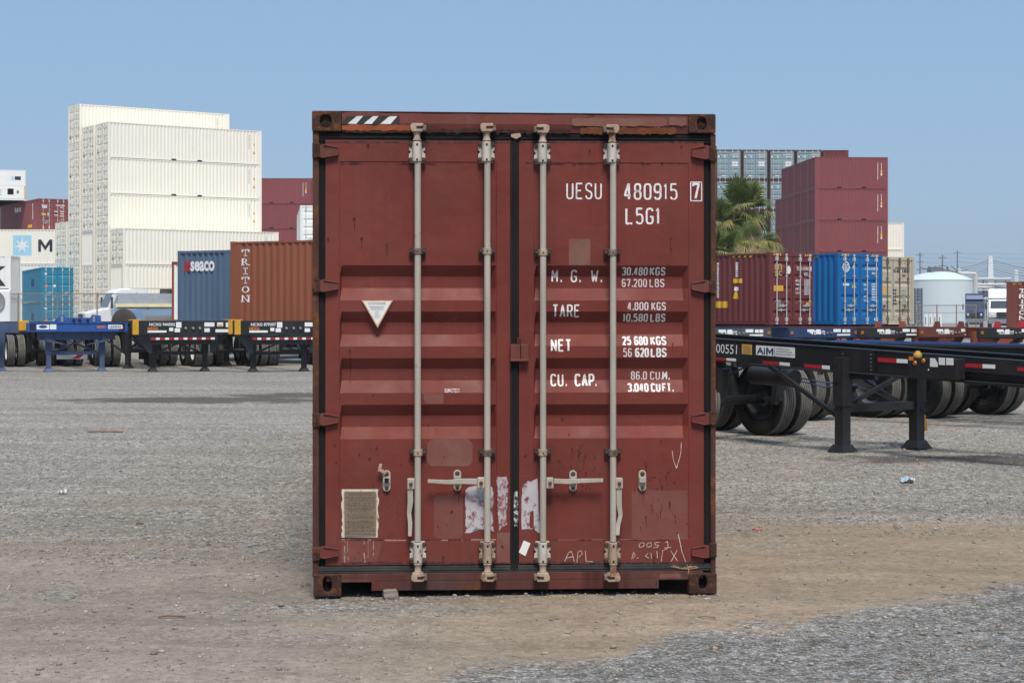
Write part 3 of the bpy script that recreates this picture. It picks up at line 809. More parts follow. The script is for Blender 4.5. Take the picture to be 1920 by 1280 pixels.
# handles
def hub(px, py, mat=None):
    yb = -.05; u, z = face(px, py, yb); mb = MB()
    mb.box(u - .022, yb - .012, z - .033, u + .022, yb + .02, z + .033)
    o = mb.build('handle_hub', M['zinc'], doors[0 if px < 965 else 1], bevel=.006)
    mb = MB(); mb.lathe([(.0001, -.075), (.009, -.074), (.011, -.068), (.011, -.060)], (u, 0, z), (0, 1, 0), 12); mb.build('bolt', M['rust'], o)
def handle(pts, w0, w1, di):
    """bent flat handle; pts are (px, py, y) along it"""
    mb = MB()
    for (a, b) in zip(pts[:-1], pts[1:]):
        pa = (*[face(a[0], a[1], a[2])[0]], a[2], face(a[0], a[1], a[2])[1]); pb_ = (face(b[0], b[1], b[2])[0], b[2], face(b[0], b[1], b[2])[1])
        mb.bar(pa, pb_, .012, a[3] / 310, (0, 0, 1) if abs(pa[0] - pb_[0]) > abs(pa[2] - pb_[2]) else (1, 0, 0))
    mb.build('handle', M['zinc'], doors[di], bevel=.003)
def handle_v(pts, di):
    mb = MB()
    P = [(face(a, b, y)[0], y, face(a, b, y)[1], w / 310 / 2) for a, b, y, w in pts]
    V = []
    for u, y, z, w in P: V += [(u - w, y, z), (u + w, y, z), (u + w, y + .012, z), (u - w, y + .012, z)]
    Fs = []
    for i in range(len(P) - 1):
        o = i * 4
        for k in range(4): Fs.append((o + k, o + (k + 1) % 4, o + 4 + (k + 1) % 4, o + 4 + k))
    Fs += [(0, 1, 2, 3), (len(V) - 4, len(V) - 3, len(V) - 2, len(V) - 1)]
    mb.add(V, Fs); mb.build('handle', M['zinc'], doors[di], bevel=.002)
hub(770.5, 906.5); hub(902, 904.5); hub(1031, 905); hub(1161, 905.5)
handle_v([(769, 915, -.055, 10), (769.5, 940, -.05, 10.5), (767, 962, -.046, 8), (769, 980, -.05, 8), (768.5, 1005, -.058, 6.5)], 0)
handle_v([(1161, 915, -.055, 10), (1161, 945, -.05, 10), (1163.5, 966, -.046, 8), (1159, 985, -.05, 8), (1158, 1003, -.058, 7)], 1)
def handle_h(pts, di):
    mb = MB()
    P = [(face(a, b, y)[0], y, face(a, b, y)[1], w / 310 / 2) for a, b, y, w in pts]
    V = []
    for u, y, z, w in P: V += [(u, y, z - w), (u, y, z + w), (u, y + .012, z + w), (u, y + .012, z - w)]
    Fs = []
    for i in range(len(P) - 1):
        o = i * 4
        for k in range(4): Fs.append((o + k, o + (k + 1) % 4, o + 4 + (k + 1) % 4, o + 4 + k))
    Fs += [(0, 1, 2, 3), (len(V) - 4, len(V) - 3, len(V) - 2, len(V) - 1)]
    mb.add(V, Fs); mb.build('handle', M['zinc'], doors[di], bevel=.002)
handle_h([(895, 902.5, -.052, 11), (868, 902, -.055, 10), (840, 903.5, -.05, 8), (802, 901.5, -.058, 6.5)], 0)
handle_h([(1039, 901.5, -.052, 9), (1066, 902.5, -.055, 9), (1092, 901, -.05, 8), (1131, 900, -.058, 7)], 1)
def retainer(px, py, di, style):
    u, z = face(px, py); D = doors[di]
    hw, hh = .0235, .064
    P = []
    for i in range(9): t = math.pi * i / 8; P.append((hw * math.cos(t), hh - hw + hw * math.sin(t)))
    for i in range(9): t = math.pi + math.pi * i / 8; P.append((hw * math.cos(t), -hh + hw + hw * math.sin(t)))
    mb = MB(); mb.prism(P, lambda x, y: (u + x, -.002, z + y), lambda x, y: (u + x, .012, z + y))
    if style != 2: mb.box(u - .020, -.020, z - .012, u + .020, -.0022, z + .022)
    o = mb.build('handle_retainer', M['zinc'], D, bevel=.003)
    mb = MB()
    MB().lathe([(.0001, -.010), (.010, -.009), (.014, -.003), (.014, .0)], (u, 0, z + .042), (0, 1, 0), 12).build('bolt', M['bolt'], o)
    MB().lathe([(.0001, -.008), (.009, -.007), (.012, -.003), (.012, .0)], (u, 0, z - .044), (0, 1, 0), 12).build('bolt', M['bolt'], o)
    if style == 1:      # swivelling hook on the far left one
        a = Vector((u - .004, -.016, z + .046)); mb = MB()
        mb.bar(a, a + Vector((-.040, -.008, .026)), .010, .020); mb.bar(a + Vector((-.042, -.008, .012)), a + Vector((-.030, -.008, .058)), .010, .018)
        mb.build('hook', M['zinc_rust'], D, bevel=.003)
        mb = MB(); mb.box(u - .013, -.0225, z - .010, u + .013, -.0205, z + .019); mb.build('slot', M['hole'], o)
    if style == 0:
        mb = MB(); mb.box(u - .017, -.028, z + .004, u + .017, -.0205, z + .028); mb.build('catch', M['zinc'], o, bevel=.003)
retainer(725, 901, 0, 1); retainer(857.5, 900, 0, 0); retainer(1074.5, 901, 1, 0); retainer(1204.5, 900.5, 1, 3)

# hinges
def hinge(py0, py1, left):
    D = doors[0 if left else 1]
    xs = (597, 607, 634) if left else (1332, 1322, 1297)
    ym = (py0 + py1) / 2; t = 4.0
    P = [face(xs[0], py0 + 2), face(xs[1], py0), face(xs[2], py0 + 6), face(xs[2] + (1 if left else -1), py1 - 7), face(xs[1], py1), face(xs[0], py1 - 2)]
    mb = MB(); mb.prism(P, lambda x, z: (x, -.012, z), lambda x, z: (x, .012, z))
    for py in (py0 + 1.2, py1 - 1.5):
        a = face(xs[1], py); b = face(xs[2], py + (5 if py < ym else -5))
        mb.bar((a[0], -.014, a[1]), (b[0], -.010, b[1]), .012, .008)
    mb.build('hinge', M['frame_red'], D, bevel=.003)
    mb = MB(); u = fu(592.5 if left else 1336.8); mb.box(u - .022, -.012, fz(py1 + 1), u + .021, .0, fz(py0 - 1))
    mb.tube((fu(xs[0]), -.010, fz(py1)), (fu(xs[0]), -.010, fz(py0)), .010, 10)
    mb.build('hinge_lug', M['casting'], box_c, bevel=.003)
for a, b in ((271, 297), (524, 548), (774, 798), (1023, 1047)): hinge(a, b, True)
for a, b in ((273, 300), (525, 549), (773, 797), (1021, 1046)): hinge(a, b, False)

# lock box across the centre
mb = MB(); mb.box(fu(956.5), -.03, fz(676.5), fu(975), .0, fz(645)).box(fu(976), -.022, fz(676), fu(991), .006, fz(645)); mb.box(fu(956), -.034, fz(677.5), fu(991), -.0, fz(673))
mb.build('lock_box', M['frame_red'], doors[1], bevel=.004)
mb = MB(); mb.box(fu(969), -.02, fz(645), fu(976), -.0, fz(633)); mb.build('lock_hasp', M['casting'], doors[1], bevel=.004)

# stroke lettering, wrapped on the pressed door panels
G = {
 'U': [[(0, 1), (0, .18), (.12, .04), (.35, 0), (.65, 0), (.88, .04), (1, .18), (1, 1)]],
 'E': [[(1, 1), (0, 1), (0, 0), (1, 0)], [(0, .53), (.8, .53)]],
 'S': [[(1, .8), (.9, .95), (.65, 1), (.35, 1), (.1, .95), (0, .8), (0, .68), (.15, .57), (.85, .43), (1, .32), (1, .2), (.9, .05), (.65, 0), (.35, 0), (.1, .05), (0, .2)]],
 '4': [[(.72, 0), (.72, 1), (.6, 1), (0, .24), (1, .24)]],
 '8': [[(.5, .53), (.2, .55), (.06, .64), (.04, .86), (.2, .98), (.5, 1), (.8, .98), (.96, .86), (.94, .64), (.8, .55), (.5, .53), (.18, .5), (0, .38), (0, .14), (.18, .02), (.5, 0), (.82, .02), (1, .14), (1, .38), (.82, .5), (.5, .53)]],
 '0': [[(0, .16), (.15, .03), (.5, 0), (.85, .03), (1, .16), (1, .84), (.85, .97), (.5, 1), (.15, .97), (0, .84), (0, .16)]],
 '9': [[(.04, .14), (.2, .02), (.5, 0), (.82, .03), (1, .18), (1, .84), (.84, .97), (.5, 1), (.16, .97), (0, .84), (0, .6), (.16, .47), (.5, .44), (.84, .48), (1, .58)]],
 '6': [[(.96, .86), (.8, .98), (.5, 1), (.18, .97), (0, .82), (0, .16), (.16, .03), (.5, 0), (.84, .03), (1, .16), (1, .4), (.84, .53), (.5, .56), (.16, .52), (0, .42)]],
 '1': [[(.15, .82), (.55, 1), (.55, 0)]],
 '5': [[(.95, 1), (.08, 1), (.05, .56), (.3, .62), (.6, .62), (.88, .56), (1, .42), (1, .16), (.85, .03), (.5, 0), (.15, .03), (0, .15)]],
 '7': [[(0, .86), (0, 1), (1, 1), (.4, 0)]],
 '3': [[(0, .86), (.15, .98), (.5, 1), (.85, .98), (1, .86), (1, .66), (.85, .54), (.45, .53)], [(.85, .54), (1, .4), (1, .14), (.85, .02), (.5, 0), (.15, .02), (0, .14)]],
 '2': [[(0, .84), (.14, .97), (.5, 1), (.86, .97), (1, .84), (1, .66), (.85, .5), (0, .0), (1, 0)]],
 'L': [[(0, 1), (0, 0), (1, 0)]],
 'G': [[(1, .82), (.86, .97), (.5, 1), (.14, .97), (0, .82), (0, .18), (.14, .03), (.5, 0), (.86, .03), (1, .16), (1, .45), (.55, .45)]],
 'M': [[(0, 0), (0, 1), (.5, .35), (1, 1), (1, 0)]],
 'W': [[(0, 1), (.25, 0), (.5, .62), (.75, 0), (1, 1)]],
 'T': [[(0, 1), (1, 1)], [(.5, 1), (.5, 0)]],
 'A': [[(0, 0), (.5, 1), (1, 0)], [(.2, .32), (.8, .32)]],
 'R': [[(0, 0), (0, 1), (.65, 1), (.92, .93), (1, .8), (1, .66), (.9, .53), (.65, .47), (0, .47)], [(.6, .47), (1, 0)]],
 'N': [[(0, 0), (0, 1), (1, 0), (1, 1)]],
 'C': [[(1, .82), (.86, .97), (.5, 1), (.14, .97), (0, .82), (0, .18), (.14, .03), (.5, 0), (.86, .03), (1, .18)]],
 'P': [[(0, 0), (0, 1), (.65, 1), (.92, .93), (1, .78), (1, .64), (.92, .5), (.65, .43), (0, .43)]],
 'K': [[(0, 0), (0, 1)], [(1, 1), (0, .42)], [(.3, .6), (1, 0)]],
 'B': [[(0, 0), (0, 1), (.6, 1), (.9, .93), (.95, .78), (.88, .6), (.6, .53), (0, .53)], [(.6, .53), (.92, .46), (1, .32), (1, .18), (.92, .05), (.62, 0), (0, 0)]],
 'F': [[(0, 0), (0, 1), (1, 1)], [(0, .53), (.8, .53)]],
 '.': [[(.30, .0), (.55, .0), (.55, .1), (.3, .1)]],
}
def ribbon(mb, P, w, yfn, jit=0.):
    """strip of width w along the 2-D polyline P, cut fine enough to follow the pressings"""
    Q = []
    for (a, b) in zip(P[:-1], P[1:]):
        L = math.hypot(b[0] - a[0], b[1] - a[1]); n = max(1, int(L / .007))
        for i in range(n): Q.append((a[0] + (b[0] - a[0]) * i / n, a[1] + (b[1] - a[1]) * i / n))
    Q.append(P[-1])
    V = []
    for i, q in enumerate(Q):
        a = Q[max(0, i - 1)]; b = Q[min(len(Q) - 1, i + 1)]
        dx, dz = b[0] - a[0], b[1] - a[1]; L = math.hypot(dx, dz) or 1
        ww = w * (1 + random.uniform(-jit, jit)) / 2
        nx, nz = -dz / L * ww, dx / L * ww
        for s in (1, -1):
            u, z = q[0] + nx * s, q[1] + nz * s
            V.append((u, yfn(u, z), z))
    mb.add(V, [(2 * i, 2 * i + 1, 2 * i + 3, 2 * i + 2) for i in range(len(Q) - 1)])
def letters(mb, s, x0, x1, y0, y1, stroke, wr=.62, thin={}):
    """characters spread evenly over photo pixels x0..x1, rows y0..y1"""
    h = (y1 - y0); cw = h * wr * .8
    adv = {c: (.42 if c == '.' else (.62 if c == '1' else (.55 if c == ' ' else 1))) for c in set(s)}
    tot = sum(adv[c] for c in s); gap = (x1 - x0) / tot
    x = x0
    for k, c in enumerate(s):
        a = adv[c] * gap
        if c != ' ':
            st = thin.get(k, stroke)
            m = a * (.205 if c != '.' else .0); 
            xa, xb = x + m, x + a - m
            if c == '.': xb = xa + 5
            for pl in G[c]:
                P = [face(xa + (xb - xa) * px_, y1 - (y1 - y0) * py_) for px_, py_ in pl]
                ribbon(mb, P, st / 310, lambda u, z: dep(u, z) - .0016, .12)
        x += a
D1 = doors[1]
mb = MB()
letters(mb, 'UESU', 1060, 1131, 344, 372, 3.0)
letters(mb, '480915', 1168, 1273, 345, 373, 3.8, thin={4: 2.6, 5: 3.2})
letters(mb, '7', 1297, 1314, 345, 372, 4.2)
P = [face(*p) for p in ((1295.5, 341.5), (1316, 341.5), (1316, 376.5), (1295.5, 376.5), (1295.5, 341.5))]; ribbon(mb, P, 2 / 310, lambda u, z: dep(u, z) - .0016)
letters(mb, 'L5G1', 1171, 1240, 391, 419, 3.8)
mb.build('lettering', M['letter'], D1)
mb = MB()
for c, a, b in (('M', 1035.5, 1047), ('G', 1072, 1083), ('W', 1109, 1123.5)): letters(mb, c, a - 2, b + 2, 507, 527.5, 3.0)
for x in (1051, 1086.5, 1126.5): letters(mb, '.', x, x + 6, 507, 527.5, 2.6)
letters(mb, 'TARE', 1035, 1089, 572, 593.5, 3.0); letters(mb, 'NET', 1032, 1073, 637.5, 657.5, 3.4); letters(mb, 'CU', 1032, 1059, 702.5, 723, 3.2); letters(mb, '.', 1060, 1066, 702, 723, 2.2); letters(mb, 'CAP', 1078, 1117, 702.5, 723, 3.8); letters(mb, '.', 1116, 1121, 702, 723, 2.2)
letters(mb, '30.480', 1166.5, 1216.5, 502, 515, 2.7); letters(mb, 'KGS', 1219, 1250, 502, 515, 2.8)
letters(mb, '10.580', 1168.5, 1217, 589, 602, 2.7); letters(mb, 'LBS', 1220, 1250, 589, 602, 2.8)
letters(mb, '25 680', 1167, 1216, 632, 645.5, 3.4); letters(mb, 'KGS', 1220, 1251, 632, 645.5, 3.3)
letters(mb, '620', 1191, 1217.5, 653.5, 668, 3.4); letters(mb, 'LBS', 1220, 1251, 653.5, 668, 3.4)
letters(mb, '3.040', 1177, 1217.5, 720, 733, 3.4); letters(mb, 'CU', 1221, 1240, 720, 733, 3.2); letters(mb, 'FT.', 1242, 1264, 720, 733, 3.0); letters(mb, 'M.', 1243, 1259, 697.5, 711, 3.0)
mb.build('lettering', M['letter'], D1)
mb = MB()
letters(mb, '67.200', 1167, 1216, 523.5, 537, 2.2); letters(mb, 'LBS', 1219, 1249, 523.5, 537, 2.2)
letters(mb, '4.800', 1176, 1217, 567.5, 580.5, 2.4); letters(mb, 'KGS', 1221, 1250, 567.5, 580.5, 2.4)
letters(mb, '56', 1168, 1186, 653.5, 668, 2.2); letters(mb, '86.0', 1184, 1216, 697.5, 711, 2.3); letters(mb, 'CU.', 1220, 1245, 697.5, 711, 2.3)
mb.build('lettering', M['letter_faint'], D1)

# chalk scribbles and scratches
def scrib(lines, w, mat, D):
    mb = MB()
    for ln in lines: ribbon(mb, [face(*p) for p in ln], w / 310, lambda u, z: (dep(u, z) if z > fz(1058) else .003) - .0014, .3)
    mb.build('scribble', mat, D)
scrib([[(1059, 1052), (1066, 1036), (1072, 1033), (1077, 1052)], [(1061, 1046), (1076, 1043)], [(1082, 1054), (1084, 1034), (1090, 1032), (1092, 1038), (1086, 1044)], [(1098, 1033), (1099, 1052), (1112, 1053)],
       [(1261, 845), (1263, 862), (1269, 878), (1277, 850), (1278, 829)],
       [(1198, 1021), (1203, 1017), (1209, 1018), (1207, 1024), (1200, 1026), (1198, 1021)], [(1213, 1024), (1214, 1018), (1221, 1017), (1222, 1023), (1214, 1026)], [(1238, 1016), (1228, 1017), (1229, 1021), (1236, 1022), (1232, 1026), (1225, 1026)], [(1248, 1017), (1252, 1014), (1253, 1026)], [(1246, 1027), (1259, 1026)],
       [(1185, 1048), (1188, 1035), (1192, 1040), (1188, 1046)], [(1194, 1046), (1198, 1045)], [(1216, 1037), (1210, 1042), (1217, 1046)], [(1221, 1036), (1222, 1047)], [(1232, 1033), (1233, 1046)], [(1240, 1052), (1243, 1032), (1252, 1028)], [(1258, 1032), (1271, 1052)], [(1270, 1031), (1259, 1052)], [(1272, 1000), (1279, 1034), (1286, 1053)]], 1.25, M['chalk'], D1)
scrib([[(824, 588), (815, 594), (813, 606), (820, 617), (832, 619), (842, 611), (846, 600), (840, 603), (834, 607)], [(846, 606), (856, 597), (860, 590), (855, 588), (850, 598), (853, 608), (868, 606)],
       [(816, 702), (826, 700), (818, 708)], [(828, 705), (834, 708), (838, 702)], [(842, 700), (838, 712)], [(848, 704), (850, 708), (856, 703), (860, 708), (866, 704), (872, 708), (880, 704), (874, 712)],
       [(732, 956), (736, 950), (742, 952), (738, 962), (742, 972)]], .9, M['faded'], doors[0])
scrib([[(641, 1011.5), (700, 1012), (780, 1012.5)], [(822, 1012.5), (930, 1011)]], .9, M['chalk'], doors[0])
# plates, stickers, faded patches
def sheet(pts, mat, D, name, yo=-.0018, tri=None):
    """flat-laid sheet following the door surface; polygon in photo pixels, gridded by rows"""
    P = [face(*p) for p in pts]
    zs = sorted({p[1] for p in P} | {z for z in CORR_Z if min(p[1] for p in P) < z < max(p[1] for p in P)})
    mb = MB(); rows = []
    n = len(P)
    for z in zs:
        xs = []
        for i in range(n):
            a, b = P[i], P[(i + 1) % n]
            if abs(a[1] - b[1]) < 1e-9:
                if abs(a[1] - z) < 1e-9: xs += [a[0], b[0]]
                continue
            t = (z - a[1]) / (b[1] - a[1])
            if -1e-9 <= t <= 1 + 1e-9: xs.append(a[0] + t * (b[0] - a[0]))
        rows.append((min(xs), max(xs), z))
    V = []
    for a, b, z in rows: V += [(a, dep((a + b) / 2, z) + yo, z), (b, dep((a + b) / 2, z) + yo, z)]
    mb.add(V, [(2 * i, 2 * i + 1, 2 * i + 3, 2 * i + 2) for i in range(len(rows) - 1)])
    return mb.build(name, mat, D)
def rough_poly(x0, y0, x1, y1, amp, n=14):
    P = []
    for i in range(n): P.append((x0 + random.uniform(-amp, amp), y0 + (y1 - y0) * i / n))
    P.append((x0, y1))
    Q = []
    for i in range(n): Q.append((x1 + random.uniform(-amp, amp), y1 + (y0 - y1) * i / n))
    Q.append((x1, y0)); return P + Q
D0 = doors[0]
# triangle plate: flat metal sheet fixed across the ribs
tri = [face(678, 563), face(736.5, 563), face(708, 614.5)]
mb = MB().prism(tri, lambda x, z: (x, DY - .006, z), lambda x, z: (x, DY - .003, z)); o = mb.build('warning_plate', M['orange_edge'], D0)
c_ = (sum(p[0] for p in tri) / 3, sum(p[1] for p in tri) / 3 + .004)
tri2 = [(c_[0] + (p[0] - c_[0]) * .88, c_[1] + (p[1] - c_[1]) * .86) for p in tri]
mb = MB().prism(tri2, lambda x, z: (x, DY - .0075, z), lambda x, z: (x, DY - .0062, z)); mb.build('plate_face', M['paper'], o)
mb = MB()
for py, w in ((567, 17), (569.5, 17), (574, 15), (576.5, 12), (579.5, 12), (584, 4), (587.5, 4), (591, 5.5), (594.5, 4)):
    x = 707 - w
    while x < 707 + w:
        ww = random.uniform(1.5, 4); a = face(x, py); b = face(min(x + ww, 707 + w), py + 1)
        mb.quad((a[0], DY - .009, b[1]), (b[0], DY - .009, b[1]), (b[0], DY - .009, a[1]), (a[0], DY - .009, a[1])); x += ww + random.uniform(.8, 1.6)
mb.build('print', M['ink'], o)
# approval plate
o = sheet(rough_poly(641, 917, 709.5, 1007.5, 1.6), M['plate_edge'], D0, 'approval_plate', -.003)
P = [face(*p) for p in ((646, 921), (704, 921), (706, 926), (705, 1003), (646, 1005), (645, 926))]
MB().prism(P, lambda x, z: (x, DY - .006, z), lambda x, z: (x, DY + .001, z)).build('plate_face', M['plate_bronze'], o)
mb = MB(); py = 924
while py < 1002:
    x = 648 + random.uniform(0, 6)
    while x < 700:
        ww = random.uniform(2, 9); a = face(x, py); b = face(min(x + ww, 703), py + random.choice((.8, 1.1)))
        mb.quad((a[0], DY - .0072, b[1]), (b[0], DY - .0072, b[1]), (b[0], DY - .0072, a[1]), (a[0], DY - .0072, a[1])); x += ww + random.uniform(1, 3)
    py += random.choice((2.6, 3.2, 4.4))
mb.build('print', M['plate_text'], o)
# torn stickers
def torn(pts, mat, D, amp=1.6, yo=-.0022):
    Q = []
    for a, b in zip(pts, pts[1:] + pts[:1]):
        n = max(2, int(math.hypot(a[0] - b[0], a[1] - b[1]) / 5))
        for i in range(n): Q.append((a[0] + (b[0] - a[0]) * i / n + random.uniform(-amp, amp), a[1] + (b[1] - a[1]) * i / n + random.uniform(-amp, amp)))
    P = [face(*q) for q in Q]
    bm = bmesh.new(); vs = [bm.verts.new((u, dep(u, z) + yo, z)) for u, z in P]; f = bm.faces.new(vs)
    bmesh.ops.triangulate(bm, faces=[f]); me = bpy.data.meshes.new('sticker'); bm.to_mesh(me); bm.free()
    return inst('sticker', me, mat, D)
torn([(872, 918), (880, 911), (905, 910), (922, 912), (926, 930), (923, 960), (926, 998), (918, 992), (905, 993), (890, 989), (884, 998), (873, 1000)], M['paper_torn'], D0)
torn([(932, 893), (951, 893), (953, 920), (950, 950), (949, 970), (952, 983), (936, 994), (934, 960)], M['paper_streaky'], D0)
torn([(979, 910), (990, 903), (1007, 898), (1009, 950), (1013, 1000), (1004, 996), (1002, 991), (980, 992), (978, 960)], M['paper_torn'], D1)
torn([(982, 1013), (995, 1018), (985, 1042), (973, 1035)], M['paper'], D1, .3, -.003)
# bar-code label
sheet([(833.5, 728.5), (862, 728.5), (862, 736), (833.5, 736)], M['paper_streaky'], D0, 'sticker', -.002)
# faded rectangles where old stickers were
def patch(x0, y0, x1, y1, mat, D, r=5):
    P = [(x0 + r, y0), (x0, y0 + r), (x0, y1 - r), (x0 + r, y1), (x1 - r, y1), (x1, y1 - r), (x1, y0 + r), (x1 - r, y0)]
    sheet(P, mat, D, 'faded_patch', -.0009)
patch(1067, 448, 1107, 497, M['faded'], D1, 1.5)
patch(801, 823, 886, 874, M['faded'], D0, 8)
patch(814, 928, 868, 1010, M['faded_low'], D0, 6)
patch(1185, 919, 1290, 1010, M['faded_low'], D1, 1.5)
sheet([(793, 737), (832, 737), (831, 757), (797, 757)], M['faded'], D0, 'faded_patch', -.0009)
sheet([(931.5, 998), (956, 998), (956, 1056), (931.5, 1056)], M['faded'], D0, 'faded_patch', -.0009)
sheet([(640, 1014), (716, 1014), (713, 1030), (706, 1054), (640, 1055)], M['faded_low'], D0, 'faded_patch', -.0009)
# rust spots with short runs
def spots(lst, mat, D):
    mb = MB()
    for px, py, r, run in lst:
        n = 11; P = []
        for i in range(n):
            t = 2 * math.pi * i / n; rr = r * random.uniform(.5, 1.2)
            P.append(face(px + rr * math.cos(t), py + rr * math.sin(t) * (1.3)))
        c = face(px, py)
        mb.add([(c[0], dep(*c) - .0012, c[1])] + [(u, dep(u, z) - .0012, z) for u, z in P], [(0, 1 + i, 1 + (i + 1) % n) for i in range(n)])
        if run: ribbon(mb, [face(px, py), face(px + random.uniform(-1, 1), py + run * .5), face(px + random.uniform(-1, 1), py + run)], random.uniform(.7, 1.6) / 310, lambda u, z: dep(u, z) - .0011, .6)
    mb.build('rust_stain', mat, D, kind='stuff')
L0 = [(664, 411, 3.2, 22), (678, 447, 2.8, 18), (725, 461, 2.6, 16), (615, 448, 2.6, 8), (690, 273, 3.5, 8), (656, 658, 2.6, 60), (706, 841, 2.5, 0), (693, 860, 3, 0), (674, 852, 2, 0), (752, 872, 2, 0), (803, 798, 2.2, 10), (818, 805, 1.5, 0), (847, 960, 3, 0), (831, 1046, 3, 8), (942, 1025, 3, 0), (771, 871, 2, 0), (700, 740, 2, 0), (628, 835, 2.5, 0), (630, 868, 2, 0), (931, 364, 1.6, 60), (940, 268, 2, 10)]
L1 = [(1106, 283, 3.4, 12), (1258, 448, 2.2, 30), (1259, 468, 2, 12), (1262, 645, 2, 14), (985, 855, 3, 0), (1056, 787, 2.4, 0), (1140, 290, 2, 0), (1278, 275, 3, 14), (1242, 307, 2.2, 0), (1204, 306, 2.2, 4), (1078, 309, 2.4, 0), (700, 306, 2, 0)]
for _ in range(52):
    L1.append((1082 + random.gauss(0, 24), 880 + random.gauss(0, 28), random.uniform(.6, 1.9), random.choice((0, 0, 6, 10))))
for _ in range(60):
    L1.append((1235 + random.gauss(0, 32), 925 + random.gauss(0, 52), random.uniform(.6, 2.0), random.choice((0, 0, 8, 14))))
for _ in range(40):
    L0.append((random.uniform(640, 925), random.uniform(840, 1050), random.uniform(.5, 1.4), random.choice((0, 0, 0, 5))))
for _ in range(30):
    L0.append((random.uniform(640, 925), random.uniform(270, 490), random.uniform(.4, 1.0), 0)); L1.append((random.uniform(1005, 1288), random.uniform(270, 490), random.uniform(.4, 1.0), 0))
L0 = [q for q in L0 if 612 < q[0] < 955 and 268 < q[1] < 1052]; L1 = [q for q in L1 if 975 < q[0] < 1316 and 268 < q[1] < 1050]
spots(L0, M['stain'], D0); spots(L1, M['stain'], D1)
dr0, dr1 = [], []
for di, pt, pb in BARS:
    q = dr0 if di == 0 else dr1
    for py, n_ in ((306, 5), (480, 4), (857, 4), (1058, 3)):
        for k in range(n_): q.append(((pt if py < 700 else pb) + random.uniform(-15, 15), py + random.uniform(-1, 3), random.uniform(.8, 2.0), random.uniform(6, 30) if py < 1000 else 0))
for px, di in ((725, 0), (857, 0), (1074, 1), (1204, 1)):
    for k in range(3): (dr0 if di == 0 else dr1).append((px + random.uniform(-5, 5), 921 + random.uniform(0, 2), random.uniform(.8, 1.6), random.uniform(8, 28)))
for py in (298, 549, 799, 1048):
    for k in range(4): dr0.append((random.uniform(612, 634), py + random.uniform(0, 2), random.uniform(.8, 1.8), random.uniform(6, 24) if py < 1000 else 0)); dr1.append((random.uniform(1298, 1318), py + random.uniform(0, 2), random.uniform(.8, 1.8), random.uniform(6, 24) if py < 1000 else 0))
for k in range(16): dr0.append((random.uniform(640, 928), 306, random.uniform(.6, 1.8), random.choice((0, 4, 9, 16)))); dr1.append((random.uniform(1004, 1288), 307, random.uniform(.6, 1.8), random.choice((0, 4, 9, 16))))
spots(dr0, M['drip'], D0); spots(dr1, M['drip'], D1)
# grime worked into the panel seams and along the gaskets
for D, x0, x1 in ((D0, 611, 956), (D1, 974, 1319)):
    mb = MB()
    mb.add(*ragged(x0, x1, 265.5, 268.0, .9, yo=DY - .0011, n=60)); mb.add(*ragged(x0, x1, 1053.5, 1056.5, 1.1, yo=DY - .0011, n=60))
    for a in range(9):
        xa = random.uniform(x0, x1 - 30); mb.add(*ragged(xa, xa + random.uniform(8, 26), 304.4, 306.4, .5, yo=DY - .0012, n=6)); xa = random.uniform(x0 + 28, x1 - 60); mb.add(*ragged(xa, xa + random.uniform(8, 26), 1011.2, 1012.8, .4, yo=DY - .0012, n=6))
    mb.build('grime', M['grime'], D)
# pale lime runs under the approval plate
mb = MB()
for x, w in ((647, 2.2), (652, 1.2), (683, 2.0), (700, 1.4), (690, .8)): ribbon(mb, [face(x, 1010), face(x + random.uniform(-1.5, 1.5), 1032), face(x + random.uniform(-2, 2), 1056)], w / 310, lambda u, z: dep(u, z) - .001, .5)
mb.build('lime_run', worn('lime_run', (.33, .24, .235), DR, .48, 30), D0)
mb = MB()
for ln in ([(1258, 1061), (1275, 1065), (1290, 1063), (1306, 1061)], [(1262, 1059), (1280, 1066), (1296, 1060)], [(1270, 1064), (1292, 1066), (1310, 1063)], [(1288, 1058), (1292, 1068), (1290, 1076)]):
    ribbon(mb, [face(*p) for p in ln], 1.4 / 310, lambda u, z: .0015, .4)
mb.build('wire_twist', paint('straw', (.45, .26, .12), .8, var=.3, vs=40), low_g)

# rubble block under the sill and small litter on the yard
def rock(name, label, cat, x, y, size, mat, seed, group=None, zoff=0.):
    r_ = random.Random(seed); bm = bmesh.new()
    if name == 'stone': bmesh.ops.create_icosphere(bm, subdivisions=2, radius=.55)
    else: bmesh.ops.create_cube(bm, size=1); bmesh.ops.subdivide_edges(bm, edges=bm.edges[:], cuts=2, use_grid_fill=True)
    for v in bm.verts: v.co = Vector([c * s * (1 + r_.uniform(-.10, .10)) for c, s in zip(v.co, size)])
    me = bpy.data.meshes.new(name); bm.to_mesh(me); bm.free()
    o = inst(name, me, mat); o.location = (x, y, float(ground_h(x, y)) + size[2] * .45 + zoff); o.rotation_euler = (r_.uniform(-.1, .1), r_.uniform(-.1, .1), r_.uniform(-.3, .3))
    b = o.modifiers.new('bevel', 'BEVEL'); b.width = .003; b.segments = 1
    return tag(o, label, cat, group)
def gp(px, py):
    d = F * H / (py - HY); return wx(px, d), d
x, d = gp(732, 1119); rock('concrete_block', 'small broken concrete block wedged under the front sill of the red container', 'block', x, d - .02, (.082, .11, .055), M['concrete'], 3)

